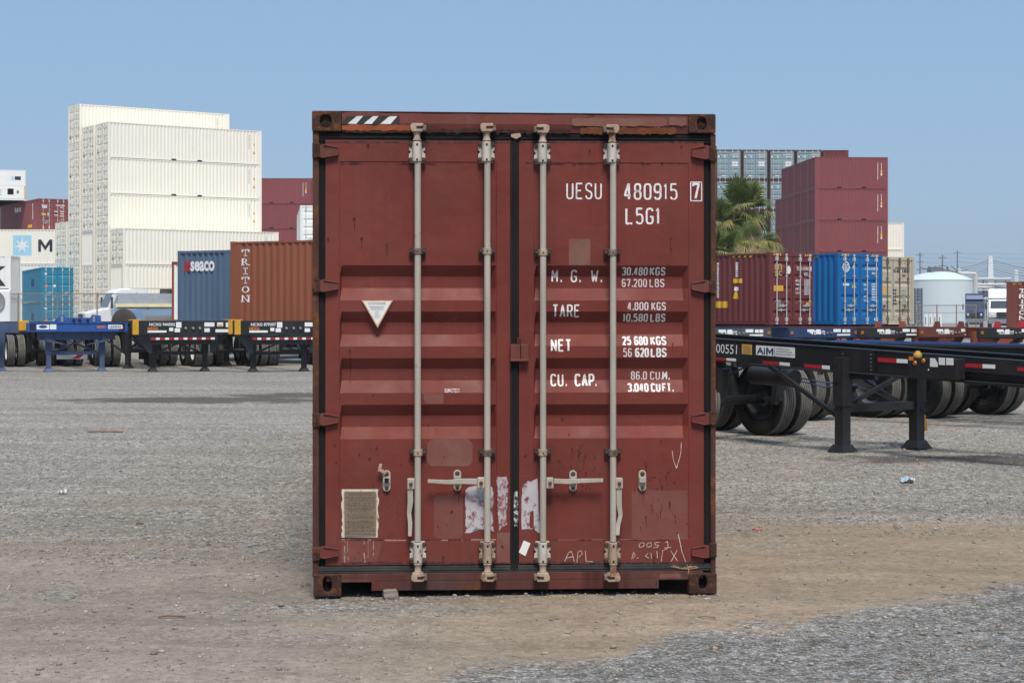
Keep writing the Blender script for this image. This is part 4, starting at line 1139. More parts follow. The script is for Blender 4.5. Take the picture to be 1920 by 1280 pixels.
# ------------------------------------------------------------------ yard containers
W = 2.438
_MC = {}
def cached(key, fn):
    if key not in _MC: _MC[key] = fn()
    return _MC[key]
def g_frame(L, Ht):
    mb = MB()
    for x in (0.0, L - .11):
        for y in (0.0, W - .11): mb.box(x, y, .118, x + .11, y + .11, Ht - .118)
    for x in (-.004, L - .174):
        for y in (-.003, W - .159):
            for z in (0, Ht - .118): mb.box(x, y, z, x + .178, y + .162, z + .118)
    for y in (.004, W - .054):
        mb.box(.175, y, .02, L - .175, y + .05, .15); mb.box(.175, y, Ht - .075, L - .175, y + .05, Ht - .012)
    mb.box(.006, .16, Ht - .125, .09, W - .16, Ht - .006); mb.box(.006, .16, .015, .09, W - .16, .155)
    mb.box(L - .09, .16, Ht - .10, L - .006, W - .16, Ht - .006); mb.box(L - .09, .16, .015, L - .006, W - .16, .155)
    return mb.mesh('frame')
def g_roof(L, Ht):
    mb = MB(); n = int(L / .21)
    pts = [(.1, 0)]
    for i in range(n - 1):
        x = .1 + (L - .2) * (i + .5) / n; pts += [(x, -.02 * (i % 2))]
    pts.append((L - .1, 0))
    V = []
    for x, dz in pts: V += [(x, .05, Ht - .03 + dz), (x, W - .05, Ht - .03 + dz)]
    mb.add(V, [(2 * i, 2 * i + 2, 2 * i + 3, 2 * i + 1) for i in range(len(pts) - 1)])
    return mb.mesh('roof')
def g_floor(L, Ht):
    mb = MB(); mb.box(.1, .06, .13, L - .1, W - .06, .16)
    for i in range(int(L / .6)): mb.box(.3 + i * .6, .06, .03, .36 + i * .6, W - .06, .129)
    return mb.mesh('floor')
def g_end(L, Ht):
    pts = [(.11, 0.)]; y = .15
    while y + .25 < W - .12: pts += [(y, 0.), (y + .05, .045), (y + .14, .045), (y + .19, 0.)]; y += .25
    pts.append((W - .11, 0.))
    mb = MB(); V = []
    for y, dp in pts: V += [(L - .012 - dp, y, .155), (L - .012 - dp, y, Ht - .10)]
    mb.add(V, [(2 * i, 2 * i + 2, 2 * i + 3, 2 * i + 1) for i in range(len(pts) - 1)])
    return mb.mesh('end_wall')
def g_door(Ht, right, npress=5):
    y0, y1 = (.115, W / 2 - .012) if right else (W / 2 + .012, W - .115)
    z0, z1 = .165, Ht - .135
    mb = MB()
    zs = [(z0, 0)]; hh = (z1 - z0 - .1) / npress
    for i in range(npress):
        a = z0 + .05 + hh * i
        zs += [(a + hh * .30, 0), (a + hh * .30 + .05, .036), (a + hh * .30 + .13, .036), (a + hh * .30 + .18, 0)]
    zs.append((z1, 0))
    ys = [y0, y0 + .09, y0 + .11, y1 - .11, y1 - .09, y1]
    V = []
    for z, dp in zs:
        for j, y in enumerate(ys): V.append((.022 + (dp if j in (2, 3) else 0), y, z))
    m = len(ys)
    mb.add(V, [(i * m + j, i * m + j + 1, (i + 1) * m + j + 1, (i + 1) * m + j) for i in range(len(zs) - 1) for j in range(m - 1)])
    return mb.mesh('door')
def g_gasket(Ht):
    mb = MB(); z0, z1 = .165, Ht - .135
    for y in (.112, W / 2 - .011, W - .135): mb.box(.024, y, z0, .05, y + .023, z1)
    mb.box(.030, .13, z1 + .0005, .05, W - .13, z1 + .01); mb.box(.030, .13, .1555, .05, W - .13, z0 - .0005)
    return mb.mesh('door_gasket')
def g_bar(Ht, y, hy):
    mb = MB(); mb.tube((-.018, y, .05), (-.018, y, Ht - .03), .021, 8)
    for z in (.20, Ht - .21): mb.box(-.046, y - .05, z - .07, .018, y + .05, z + .07)
    for z in (.06, Ht - .06): mb.box(-.035, y - .04, z - .035, .012, y + .04, z + .03)
    for z in (Ht * .33, Ht * .68): mb.box(-.043, y - .045, z - .02, .018, y + .045, z + .02)
    z = Ht * .27 if hy > y else Ht * .21
    mb.box(-.055, min(y, hy), z - .018, -.04, max(y, hy), z + .018); mb.box(-.05, (y + hy) / 2 - .02, z - .06, .018, (y + hy) / 2 + .02, z + .05)
    return mb.mesh('locking_bar')
SIDE_BREAKS = {}
def side_dep(L, x):
    pr = cached(('pr', L), lambda: wall_profile(L))
    for (a, da), (b, db) in zip(pr[:-1], pr[1:]):
        if a <= x <= b: return da + (db - da) * (x - a) / max(b - a, 1e-9)
    return 0.
def conform(V, Fs, L, mirrored):
    """cut flat lettering at the wall's bends so that it follows the corrugation"""
    bm = bmesh.new(); vs = [bm.verts.new((x, 0, z)) for x, z in V]
    for f in Fs:
        try: bm.faces.new([vs[i] for i in f])
        except ValueError: pass
    x0, x1 = min(v[0] for v in V), max(v[0] for v in V)
    for bx, _ in cached(('pr', L), lambda: wall_profile(L)):
        b = L - bx if mirrored else bx
        if x0 < b < x1: bmesh.ops.bisect_plane(bm, geom=bm.verts[:] + bm.edges[:] + bm.faces[:], plane_co=(b, 0, 0), plane_no=(1, 0, 0))
    bm.verts.index_update()
    out = [(v.co.x, v.co.z) for v in bm.verts]; fo = [tuple(v.index for v in f.verts) for f in bm.faces]; bm.free()
    return out, fo
def block(c, u0, u1, z0, z1, t=.2):
    w, h = u1 - u0, z1 - z0; V = []; Fs = []
    P = {'M': [[(0, 0), (t, 0), (t, 1), (0, 1)], [(1 - t, 0), (1, 0), (1, 1), (1 - t, 1)], [(t, 1), (t, .62), (.5, .1), (.5, .48)], [(1 - t, 1), (.5, .48), (.5, .1), (1 - t, .62)]],
         'K': [[(0, 0), (t, 0), (t, 1), (0, 1)], [(t, .38), (.45, .58), (1, 1), (.72, 1), (t, .62)], [(.33, .53), (.52, .62), (1, 0), (.72, 0)]]}[c]
    for q in P:
        o = len(V); V += [(u0 + a * w, z0 + b * h) for a, b in q]; Fs.append(tuple(range(o, o + len(q))))
    return V, Fs
def rect(u0, u1, z0, z1): return [(u0, z0), (u1, z0), (u1, z1), (u0, z1)], [(0, 1, 2, 3)]
def dashes(u0, u1, z0, z1, n, seed=1, vert=False):
    """short strokes standing for lettering too small to read in the photo"""
    r_ = random.Random(seed); V = []; Fs = []
    for i in range(n):
        if vert: a, b = z0 + (z1 - z0) * i / n, z0 + (z1 - z0) * (i + r_.uniform(.55, .8)) / n; q = [(u0, a), (u1 - (u1 - u0) * r_.uniform(0, .3), a), (u1, b), (u0, b)]
        else: a, b = u0 + (u1 - u0) * i / n, u0 + (u1 - u0) * (i + r_.uniform(.55, .85)) / n; q = [(a, z0), (b, z0), (b, z1 - (z1 - z0) * r_.uniform(0, .25)), (a, z1)]
        o = len(V); V += q; Fs.append((o, o + 1, o + 2, o + 3))
    return V, Fs
def triang(u, z, s): return [(u - s / 2, z), (u + s / 2, z), (u, z + s * .95)], [(0, 1, 2)]
def disc(u, z, rx, rz=None, n=14):
    rz = rz or rx
    return [(u + rx * math.cos(6.2832 * i / n), z + rz * math.sin(6.2832 * i / n)) for i in range(n)], [tuple(range(n))]
def hazard(u0, u1, z0, z1, n=4):
    V = []; Fs = []
    for i in range(n):
        a = u0 + (u1 - u0) * i / n; w = (u1 - u0) / n * .5; o = len(V)
        V += [(a, z0), (a + w, z0), (a + w * 1.9, z1), (a + w * .9, z1)]; Fs.append((o, o + 1, o + 2, o + 3))
    return V, Fs

def container(label, paint_mat, X, Y, Z=0., rot=0., L=12.192, Ht=2.591, bars='bar_light', press=5, pockets=None, group=None, side=None, door=None, end=None, gasket='dark_gap', key=None, side_mat=None, frame_mat=None, corner='near'):
    """corner at the door end; x runs along the box, y across it"""
    t = thing('shipping_container', label, 'container', (X, Y, Z), rot, group)
    P = paint_mat if not isinstance(paint_mat, str) else CP[paint_mat]
    Ps = CP[side_mat] if side_mat else P
    inst('frame', cached(('fr', L, Ht), lambda: g_frame(L, Ht)), M[frame_mat] if frame_mat else P, t)
    inst('side_wall', cached(('s0', L, Ht), lambda: side_mesh('side_wall', L, W, Ht, False, None, .151, Ht - .076).mesh('side_wall')), Ps, t)
    inst('side_wall', cached(('s1', L, Ht), lambda: side_mesh('side_wall', L, W, Ht, True, None, .151, Ht - .076).mesh('side_wall')), Ps, t)
    inst('end_wall', cached(('e', L, Ht), lambda: g_end(L, Ht)), Ps, t)
    inst('roof', cached(('r', L, Ht), lambda: g_roof(L, Ht)), P, t)
    inst('floor', cached(('f', L, Ht), lambda: g_floor(L, Ht)), M['dark_gap'], t)
    if gasket: inst('door_gasket', cached(('g', Ht), lambda: g_gasket(Ht)), M['gasket_cream' if paint_mat == 'cream' else gasket], t)
    for right in (True, False):
        d = inst('door', cached(('d', Ht, right, press), lambda: g_door(Ht, right, press)), P, t)
        ys = (.36, .86) if right else (W - .86, W - .36)
        for q, y in enumerate(ys):
            hy = y + (.40 if q == 0 else -.40)
            inst('locking_bar', cached(('b', Ht, y), lambda: g_bar(Ht, y, hy)), M[bars], d)
    if pockets:
        def pk():
            mb = MB()
            for x in pockets:
                for y in (-.004, W - .02): mb.box(x - .18, y + (.0 if y < 0 else .024), .035, x + .18, y + .012 + (.0 if y < 0 else .024), .142)
            return mb.mesh('fork_pocket')
        inst('fork_pocket', cached(('p', L, tuple(pockets)), pk), M['dark_gap'], t)
    # markings: lists of (material, V, F) in the viewer's (u, z) of each face
    def put(lst, fn, cname):
        bym = {}
        for m_, V, Fs in lst: bym.setdefault(m_, []).append((V, Fs))
        for lay, (m_, it) in enumerate(bym.items()):
            def mk():
                mb = MB()
                for V, Fs in it: decal(mb, V, Fs, lambda u, z: fn(u, z, .003 * lay))
                return mb.mesh('marking')
            inst('marking', cached((key, cname, m_), mk) if key else mk(), M[m_], t)
    if side:
        for nm, lst in side.items():        # 'near' = y 0 face, 'far' = y W face
            mir = nm == 'far'
            L2 = []
            for m_, V, Fs in lst: L2.append((m_,) + conform(V, Fs, L, mir))
            if mir: put(L2, lambda u, z, e: (L - u, W - .014 - side_dep(L, L - u) + .005 + e, z), 'far')
            else: put(L2, lambda u, z, e: (u, .014 + side_dep(L, u) - .005 - e, z), 'near')
    if door: put(door, lambda u, z, e: (.016 - e, W - u, z), 'door')
    if end: put(end, lambda u, z, e: (L - .006 + e, u, z), 'end')
    return t
def tow(X, Y, rot, lx, ly):
    c, s = math.cos(rot), math.sin(rot); return X + lx * c - ly * s, Y + lx * s + ly * c
def flipped(X, Y, rot, L):
    """same footprint, doors at the other end: new origin and rotation"""
    x, y = tow(X, Y, rot, L, W); return x, y, rot + math.pi

# --- the cream block on the left: rows run away from the camera, doors on the left-hand end
TH = R(34)
def code_side(L, Ht):
    return [('grey_mark',) + dashes(L - 1.05, L - .99, Ht * .45, Ht * .88, 9, 3, True), ('yellow_mark',) + rect(L - .68, L - .55, Ht * .55, Ht * .62), ('yellow_mark',) + triang(L - .62, Ht * .32, .26)]
CREAM_DOOR = [('pale_mark',) + dashes(.30, .55, 1.62, 1.75, 2, 4), ('pale_mark',) + dashes(1.5, 2.2, 2.05, 2.14, 7, 5), ('pale_mark',) + dashes(1.55, 1.95, 1.55, 1.62, 4, 6), ('pale_mark',) + dashes(1.55, 2.2, 1.40, 1.47, 5, 7),
              ('grey_mark',) + rect(.30, .48, .42, .72), ('ink_dark',) + rect(2.16, 2.26, .98, 1.12), ('yellow_mark',) + triang(2.12, .40, .24), ('sky_mark',) + rect(.32, .5, 1.25, 1.38), ('grey_mark',) + rect(1.16, 1.27, 1.18, 1.27),
              ('pale_mark',) + dashes(.35, 1.05, 1.0, 1.05, 4, 8), ('pale_mark',) + dashes(1.4, 2.0, 1.04, 1.09, 4, 9)]
ORD = ['top', 'second from top', 'third from top', 'fourth from top', 'fifth from top', 'bottom']
def cream_row(j, ntier, Ht, name, flips=()):
    p = 2.88
    X0, Y0 = -29.13, 126.9
    X, Y = tow(X0, Y0, TH, 0, p * (j - 1))
    for k in range(ntier):
        top = ntier - 1 - k
        a = (X, Y, TH)
        fl = top in flips
        if fl: a = flipped(*a, 12.192)
        cs = code_side(12.192, Ht)
        lab = f"cream container, {ORD[min(top, 5)] if top < ntier - 1 else 'bottom'} of the {name}" + (', plain end wall facing left' if fl else ', doors facing left')
        container(lab, 'cream', a[0], a[1], Ht * k + .004 * k, a[2], 12.192, Ht, 'bar_cream', 4, (5.07, 7.12), 'cream containers in the tall block', {'near': cs, 'far': cs}, CREAM_DOOR, key=('cream', Ht))
cream_row(0, 3, 2.591, 'low nearest column', (1,))
cream_row(1, 6, 2.591, 'column behind the low nearest')
cream_row(2, 6, 2.591, 'middle column', (3,))
cream_row(3, 6, 2.896, 'tallest column')
cream_row(4, 3, 2.896, 'leftmost low column')

# --- maroon twenty-footers stacked on the right
def put_frontal(px, d, rot, L, flip):
    X = wx(px, d)
    return flipped(X, d, rot, L) if flip else (X, d, rot)
rr = R(4); L20 = 6.058
msides = [('white_mark',) + dashes(L20 - .86, L20 - .80, .75, 2.15, 14, 11, True), ('white_mark',) + dashes(L20 - .56, L20 - .50, 1.55, 2.15, 6, 12, True), ('yellow_mark',) + rect(L20 - .61, L20 - .46, 1.28, 1.46), ('yellow_mark',) + triang(L20 - .535, 1.44, .2), ('white_mark',) + disc(L20 - .535, 1.16, .07, .1)]
dR = 144.1
X0 = wx(1528.5, dR)
RN = ['top', 'second', 'third', 'fourth', 'fifth', 'bottom']
for j in range(6):
    for k in range(6):
        top = 5 - k
        if j == 5 and top == 0: continue
        if j not in (0, 5) and top > 2: continue
        x, y = tow(X0, dR, rr, 0, 2.5 * j)
        x, y, r_ = flipped(x, y, rr, L20)
        who = ['the front', 'the second', 'the third', 'the fourth', 'the fifth', 'the rearmost'][j]
        container(f"maroon twenty foot container, {RN[top]} tier of {who} row beside the palm", 'maroon_far', x, y, -1.02 + 2.595 * k, r_, L20, 2.591, 'bar_light', 5, (2.0, 4.06), 'maroon containers stacked beside the palm', {'far': msides}, None, key='mar20')

# --- grey-blue containers, doors to the camera, behind the palm
GD = [('ink_dark',) + disc(.36, 2.25, .12, .09), ('white_mark',) + disc(.26, 2.23, .09, .09), ('sky_mark',) + rect(.72, .92, 2.12, 2.38), ('white_mark',) + dashes(1.45, 2.25, 2.42, 2.5, 6, 21), ('white_mark',) + dashes(1.6, 2.2, 2.18, 2.27, 4, 22),
      ('white_mark',) + rect(1.5, 1.78, 1.55, 1.76), ('white_mark',) + rect(1.82, 2.12, 1.55, 1.76), ('white_mark',) + rect(1.5, 1.78, 1.3, 1.51), ('white_mark',) + rect(1.82, 2.12, 1.3, 1.51), ('white_mark',) + rect(.55, .9, .36, .46), ('plate_grey',) + rect(.2, .4, .4, .7)]
CN = ['leftmost visible', 'second', 'third', 'fourth']
for j, pxr in enumerate((1391, 1441, 1491.5, 1542)):
    for k in range(6):
        if k < 2 and j not in (0, 3): continue
        x = wx(pxr, 168.4) - .02
        container(f"grey blue container with rusty edges, {RN[5 - k]} tier of the {CN[j]} column behind the palm", 'grey', x, 168.4 + .1 * j, 2.9 * k, R(90), 12.192, 2.896, 'bar_light', 5, None, 'grey blue containers behind the palm', None, GD, key='grey', frame_mat='post_rust')
for k in (5, 4, 3, 2, 1, 0):
    x, y, r_ = flipped(wx(1591, 168.9), 168.9, R(90), 12.192)
    container(f"maroon container with yellow top stripes, {RN[5 - k]} tier beside the grey blue columns", 'maroon_side', x, y, 2.9 * k, r_, 12.192, 2.896, 'bar_light', 5, None, 'maroon column beside the grey blue ones', None, None, end=[('yellow_mark',) + hazard(.2, .7, 2.80, 2.88), ('yellow_mark',) + hazard(1.7, 2.2, 2.80, 2.88)], key='mar40e')
# cream one behind the maroon stack at right
dC = 168.; xC = wx(1577, dC)
for k in range(4):
    x, y, r_ = flipped(xC, dC, R(2), L20)
    container(f"pale cream container right of the maroon stack, {['bottom', 'third', 'second', 'top'][k]} tier of four", 'cream', x, y, 2.595 * k, r_, L20, 2.591, 'bar_cream', 4, None, 'cream stack right of the maroon one', None, None, key='cr20')

# --- pink-looking maroon stack far behind on the left
dP = 180.
for col, pxl in enumerate((472, 584)):
    for k in range(6):
        x, y, r_ = flipped(wx(pxl, dP), dP, R(2), L20)
        container(f"distant maroon container, {RN[5 - k]} tier of the {'left' if col == 0 else 'right'} column beyond the brown container", 'maroon_far', x, y, 2.595 * k, r_, L20, 2.591, 'bar_light', 5, (2.0, 4.06), 'distant maroon stack beyond the brown container', {'far': msides}, None, key='mar20')
# white container, doors toward camera, peeping over the brown one
dW = 113.6
for k in range(3):
    container(f"white container with doors forward, {['bottom', 'middle', 'top'][k]} of the stack between cream and red", 'white', wx(563, dW) + 2.44 * math.cos(R(8)), dW + .34, 2.9 * k, R(98), 12.192, 2.896, 'bar_light', 5, None, 'white stack with doors forward', None, [('yellow_mark',) + rect(.25, .6, 2.78, 2.84)], key='whd')

# --- far left block: cream-white giant with star, maroon ones above it, white machine end on top
dM = 146.
xM = wx(103, dM) + 4.2
star = []
def star_pts(u, z, r, n=7):
    P = []
    for i in range(2 * n):
        a = math.pi / 2 + math.pi * i / n; q = r if i % 2 == 0 else r * .36
        P.append((u + q * math.cos(a), z + q * math.sin(a)))
    V = [(u, z)] + P; return V, [(0, 1 + i, 1 + (i + 1) % (2 * n)) for i in range(2 * n)]
def pxu(px, d, x0): return wx(px, d) - x0
x0 = xM - 12.192
for k in range(3):
    sd = None
    if k == 2:
        us, u1s = pxu(24, dM, x0), pxu(59, dM, x0)
        zq = lambda py: wz(py, dM) - 2.9 * k
        sd = {'near': [('sky_mark',) + rect(us, u1s, zq(479), zq(441)), ('white_mark',) + ([(a, b) for a, b in star_pts((us + u1s) / 2, zq(460), .68)[0]], star_pts(0, 0, 1)[1]), ('ink_dark',) + block('M', pxu(71.5, dM, x0), pxu(98, dM, x0), zq(472), zq(449))]}
    container(['white container hidden low under the star container', 'white container directly under the one with a star', 'cream white container with a white star on a light blue square'][k], 'cream' if k == 2 else 'white', x0, dM, 2.9 * k, 0, 12.192, 2.896, 'bar_light', 5, None, 'star container stack', sd, None)
# star lies proud of its square: separate material order handled by a second thin offset
dT = 147.
xT = wx(122, dT)
TD = [('white_mark',) + fit('tex', .03, .25, .72, 1.78, 2.12), ('yellow_mark',) + rect(.22, .58, 1.2, 1.38), ('sky_mark',) + rect(.72, .88, 1.2, 1.4), ('plate_grey',) + rect(.3, .48, .7, 1.0), ('white_mark',) + dashes(1.45, 2.2, 2.0, 2.1, 8, 31), ('white_mark',) + dashes(1.8, 2.05, 1.82, 1.92, 3, 32),
      ('white_mark',) + dashes(1.3, 1.65, 1.5, 1.58, 3, 33), ('white_mark',) + dashes(1.3, 1.65, 1.2, 1.28, 3, 34), ('white_mark',) + dashes(1.8, 2.15, 1.5, 1.6, 4, 35), ('white_mark',) + dashes(1.8, 2.15, 1.3, 1.4, 4, 36), ('white_mark',) + dashes(1.8, 2.15, 1.12, 1.2, 4, 37), ('yellow_mark',) + rect(1.85, 2.0, .85, .95)]
TS = [('white_mark',) + fit('tex', .03, 12.192 - 7.6, 12.192 - 5.3, 1.75, 2.2), ('white_mark',) + dashes(12.192 - 2.0, 12.192 - 1.75, .95, 2.3, 9, 38, True), ('yellow_mark',) + rect(12.192 - 3.4, 12.192 - 2.1, .25, .52)]
th = R(90 + 31)
container('maroon container with white lettering on side and doors, above the star container', 'maroon_far', xT, dT + .9, 8.72, th, 12.192, 2.591, 'bar_light', 5, None, None, {'far': TS}, TD, frame_mat=None)
xq, yq = tow(xT, dT + .9, th, 3.2, -2.9)
container('maroon container peeping over the white lettered one', 'maroon_side', xq - 1.2, yq + 2.5, 8.95, R(114), 12.192, 2.591, 'bar_light', 5)
container('blue container in a sliver beside the tall cream column', 'navy', wx(150, 160), 160, 8.72, R(90), 12.192, 2.591, 'bar_light', 5)
# white refrigerated container, machinery end toward camera
dF_ = 150.
x, y, r_ = flipped(wx(48, dF_), dF_, R(106), 12.192)
t = container('white refrigerated container with machinery end facing camera, topmost at far left', 'white', x, y, 11.33, r_, 12.192, 2.0 if False else 2.591, 'bar_light', 5)
def reefer(t):
    mb = MB(); L = 12.192
    mb.box(L - .05, .11, .16, L + .012, W - .11, 1.25).box(L - .05, .11, 1.27, L + .006, W - .11, 2.47); mb.build('machinery_panel', CP['white'], t)
    mb = MB(); mb.box(L + .013, .95, .5, L + .03, 1.45, 1.0); mb.lathe([(.0001, .03), (.21, .03), (.22, .012)], (L + .0, 1.2, .75), (1, 0, 0), 14); mb.build('fan_opening', M['dark_gap'], t)
    mb = MB(); mb.box(L + .007, 1.55, 1.75, L + .016, 2.05, 2.05); mb.build('display', M['ink_dark'], t)
    mb = MB(); mb.box(L + .013, 1.7, .6, L + .025, 1.9, .85); mb.build('gauge', M['plate_grey'], t)
    mb = MB(); mb.box(L + .007, 1.25, 1.75, L + .016, 1.48, 2.0); mb.build('marking', M['sky_mark'], t)
    mb = MB(); mb.box(L + .001, W - .112, .12, L + .014, W - .002, 1.25).box(L + .001, .004, .12, L + .014, .112, 1.25); mb.build('marking', M['yellow_mark'], t)
    mb = MB()
    for z in (.45, .65, .85): mb.box(L + .013, .25, z, L + .025, .45, z + .05)
    mb.build('vent', M['plate_grey'], t)
reefer(t)
# teal pair and the white one with a big letter, low at far left
dK = 132.
xt, yt = wx(77, dK), dK
tx, ty = tow(xt, yt, R(22), W, 0)
TL = [('navy_mark',) + rect(12.192 - 6.2, 12.192 - 4.4, 1.2, 1.8)]
TLd = [('white_mark',) + disc(.35, 2.1, .1), ('orange_mark',) + disc(.38, 1.2, .12), ('white_mark',) + disc(1.0, 1.2, .1)]
container('faded teal container with rusty corners, standing behind the wire fence', 'teal', tx, ty, 0, R(112), 12.192, 2.591, 'bar_light', 3, None, None, {'far': TL}, TLd)
container('bright teal container stacked on the faded teal one', 'teal', tx, ty, 2.6, R(112), 12.192, 2.591, 'bar_light', 3, None, None, {'far': TL}, TLd)
dKK = 124.; xk = wx(20, dKK)
for k in range(2):
    sd = {'near': [('ink_dark',) + block('K', 12.192 - 1.75, 12.192 - .35, .75, 2.15), ('ink_dark',) + rect(12.192 - 1.6, 12.192 - .15, .48, .58)]} if k else None
    container(['plain white container under the one lettered K, far left', 'white container with a dark letter K at far left edge'][k], 'white', xk - 12.192, dKK, 2.9 * k, 0, 12.192, 2.896, 'bar_light', 5, None, None, sd)

# --- containers on chassis
DECK = 1.30
def px_h(px, s): return (px - 960) / s, F / s
# brown and slate blue on the left
MK = {}
dB = F / 54.2; xB = wx(432, dB); rB = R(-28)
Hb = 2.896
trit = []
for i, c_ in enumerate('TRITON'):
    zt_ = 2.62 - i * .315
    w = .035 if c_ == 'I' else .155
    uc = .62
    V, Fs = fit(c_, 0.0, uc - w, uc + w, zt_ - .24, zt_)
    trit.append(('white_mark', V, Fs))
    # slab serifs
    if c_ == 'T': trit += [('white_mark',) + rect(uc - .16, uc - .11, zt_ - .09, zt_), ('white_mark',) + rect(uc + .11, uc + .16, zt_ - .09, zt_), ('white_mark',) + rect(uc - .08, uc + .08, zt_ - .24, zt_ - .205)]
    if c_ == 'I': trit += [('white_mark',) + rect(uc - .1, uc + .1, zt_ - .035, zt_), ('white_mark',) + rect(uc - .1, uc + .1, zt_ - .24, zt_ - .205)]
    if c_ == 'R': trit += [('white_mark',) + rect(uc - .17, uc - .06, zt_ - .24, zt_ - .205), ('white_mark',) + rect(uc + .06, uc + .18, zt_ - .24, zt_ - .205)]
    if c_ == 'N': trit += [('white_mark',) + rect(uc - .18, uc - .07, zt_ - .24, zt_ - .205), ('white_mark',) + rect(uc + .06, uc + .18, zt_ - .035, zt_)]
container('brown rust container with tall white vertical lettering, on a black chassis', 'rustred', *tow(xB, dB, rB, 12.192, W), DECK, rB + math.pi, 12.192, Hb, 'bar_light', 5, None, None, {'far': trit})
sS = 51.7; dS = F / sS; xS = wx(333, dS)
# its end wall faces the camera: doors at the far end
LS = 12.192
rS = R(90 - 28)
def seaco_end():
    L_ = []
    V, Fs = fit('seaco', .035, .58, 1.66, 1.93, 2.30); L_.append(('white_mark', V, Fs))
    for (a, b, c, d) in ((.30, .42, 2.12, 2.30), (.44, .56, 2.12, 2.30), (.30, .40, 1.93, 2.09), (.42, .56, 1.93, 2.09)): L_.append(('red_mark',) + rect(a, b, c, d))
    return L_
ox, oy = tow(xS, dS, R(-28), W, 0)          # right bottom corner of the end seen
bx, by = tow(ox, oy, rS, LS, 0)
bx, by = tow(xS, dS, rS, LS, 0)
container('slate blue container with white lettering and a red mark, end toward camera', 'slate', bx, by, DECK, rS + math.pi, LS, 2.68, 'bar_light', 5, None, None, None, None, end=seaco_end())
container('pale container with rusty edge in a sliver left of the slate blue one', 'white', *tow(wx(322, 74), 74, R(62), 12.192, 0), DECK, R(62) + math.pi, 12.192, 2.591, 'bar_light', 5, frame_mat='rust_orange')
# maroon, blue and beige on the right
tA = R(38)
def on_right(px_corner, s, **k):
    d = F / s; X = wx(px_corner, d)
    x, y = tow(X, d, tA, W, 0); return x, y, R(90) + tA
MSd = [('gold_mark',) + fit('m', .02, .28, .66, 1.98, 2.2), ('gold_mark',) + fit('sc', .02, .28, .66, 1.77, 1.95), ('white_mark',) + disc(1.0, 1.98, .11, .15), ('yellow_mark',) + rect(.22, .72, 1.22, 1.42), ('plate_grey',) + rect(.34, .6, .62, .92), ('white_mark',) + fit('TCKU 107001', .02, 1.42, 2.06, 1.98, 2.1), ('white_mark',) + rect(2.12, 2.2, 1.96, 2.12), ('white_mark',) + fit('45G1', .02, 1.80, 2.02, 1.78, 1.9),
        ('white_mark',) + fit('MGW', .02, 1.36, 1.66, 1.56, 1.64), ('white_mark',) + fit('TARE', .02, 1.36, 1.62, 1.42, 1.5), ('white_mark',) + fit('NET', .02, 1.36, 1.58, 1.27, 1.35), ('white_mark',) + fit('CU.CAP.', .02, 1.36, 1.62, 1.12, 1.2), ('yellow_mark',) + rect(1.92, 2.1, .72, .82), ('white_mark',) + disc(2.1, .22, .06)]
for q in range(8): MSd.append(('white_mark',) + dashes(1.82, 2.08, 1.60 - q * .072, 1.645 - q * .072, 5, 40 + q))
MSs = [('white_mark',) + dashes(12.192 - 2.70, 12.192 - 2.57, 1.0, 2.3, 16, 50, True), ('white_mark',) + dashes(12.192 - 1.72, 12.192 - 1.60, 1.75, 2.3, 7, 51, True), ('yellow_mark',) + rect(12.192 - 1.85, 12.192 - 1.4, 1.52, 1.68), ('white_mark',) + rect(12.192 - 1.78, 12.192 - 1.55, 1.24, 1.38), ('yellow_mark',) + triang(12.192 - 1.7, .95, .34), ('yellow_mark',) + rect(12.192 - 3.3, 12.192 - 2.1, .62, .86), ('yellow_mark',) + hazard(12.192 - 2.0, 12.192 - .8, 2.44, 2.50)]
x, y, r_ = on_right(1443, 52.5)
HZ = [('yellow_mark',) + hazard(.22, .62, 2.50, 2.575), ('yellow_mark',) + hazard(1.85, 2.25, 2.50, 2.575)]
def with_hz(t):
    mb = MB()
    for u0, u1 in ((.2, .62), (1.82, 2.24)):
        V, Fs = hazard(u0, u1, 2.485, 2.575, 4); decal(mb, V, Fs, lambda u, z: (.0015, W - u, z))
    mb.build('hazard_stripe', M['yellow_mark'], t)
    return t
with_hz(container('maroon container with gold letters and yellow labels, doors forward on a chassis', 'maroon_side', x, y, DECK, r_, 12.192, 2.591, 'bar_light', 5, None, None, {'far': MSs}, MSd))
def globe(u, z, r):
    out = []
    for i in range(24):
        a, b = 6.2832 * i / 24, 6.2832 * (i + 1) / 24
        out.append(([(u + r * math.cos(a), z + r * math.sin(a)), (u + r * math.cos(b), z + r * math.sin(b)), (u + r * .8 * math.cos(b), z + r * .8 * math.sin(b)), (u + r * .8 * math.cos(a), z + r * .8 * math.sin(a))], [(0, 1, 2, 3)]))
    return out
BLd = [('white_mark',) + g_ for g_ in globe(.46, 2.1, .19)] + [('white_mark',) + rect(.29, .63, 2.16, 2.19), ('white_mark',) + fit('COSCO', .03, .25, .67, 2.05, 2.13), ('white_mark',) + rect(.31, .61, 1.99, 2.02), ('white_mark',) + disc(.88, 2.1, .06, .1), ('white_mark',) + rect(.30, .62, 1.42, 1.5), ('yellow_mark',) + triang(.88, 1.34, .24), ('plate_grey',) + rect(.8, 1.0, .72, .98),
        ('white_mark',) + fit('CSNU 610054 0', .02, 1.5, 2.2, 2.0, 2.11), ('white_mark',) + fit('45G1', .02, 1.86, 2.08, 1.84, 1.93), ('white_mark',) + fit('MGW', .02, 1.42, 1.64, 1.42, 1.5), ('white_mark',) + fit('TARE', .02, 1.42, 1.64, 1.26, 1.33), ('white_mark',) + fit('NET', .02, 1.42, 1.6, 1.0, 1.07), ('white_mark',) + fit('CU.CAP.', .02, 1.42, 1.66, .86, .93), ('white_mark',) + rect(2.0, 2.12, .14, .24)]
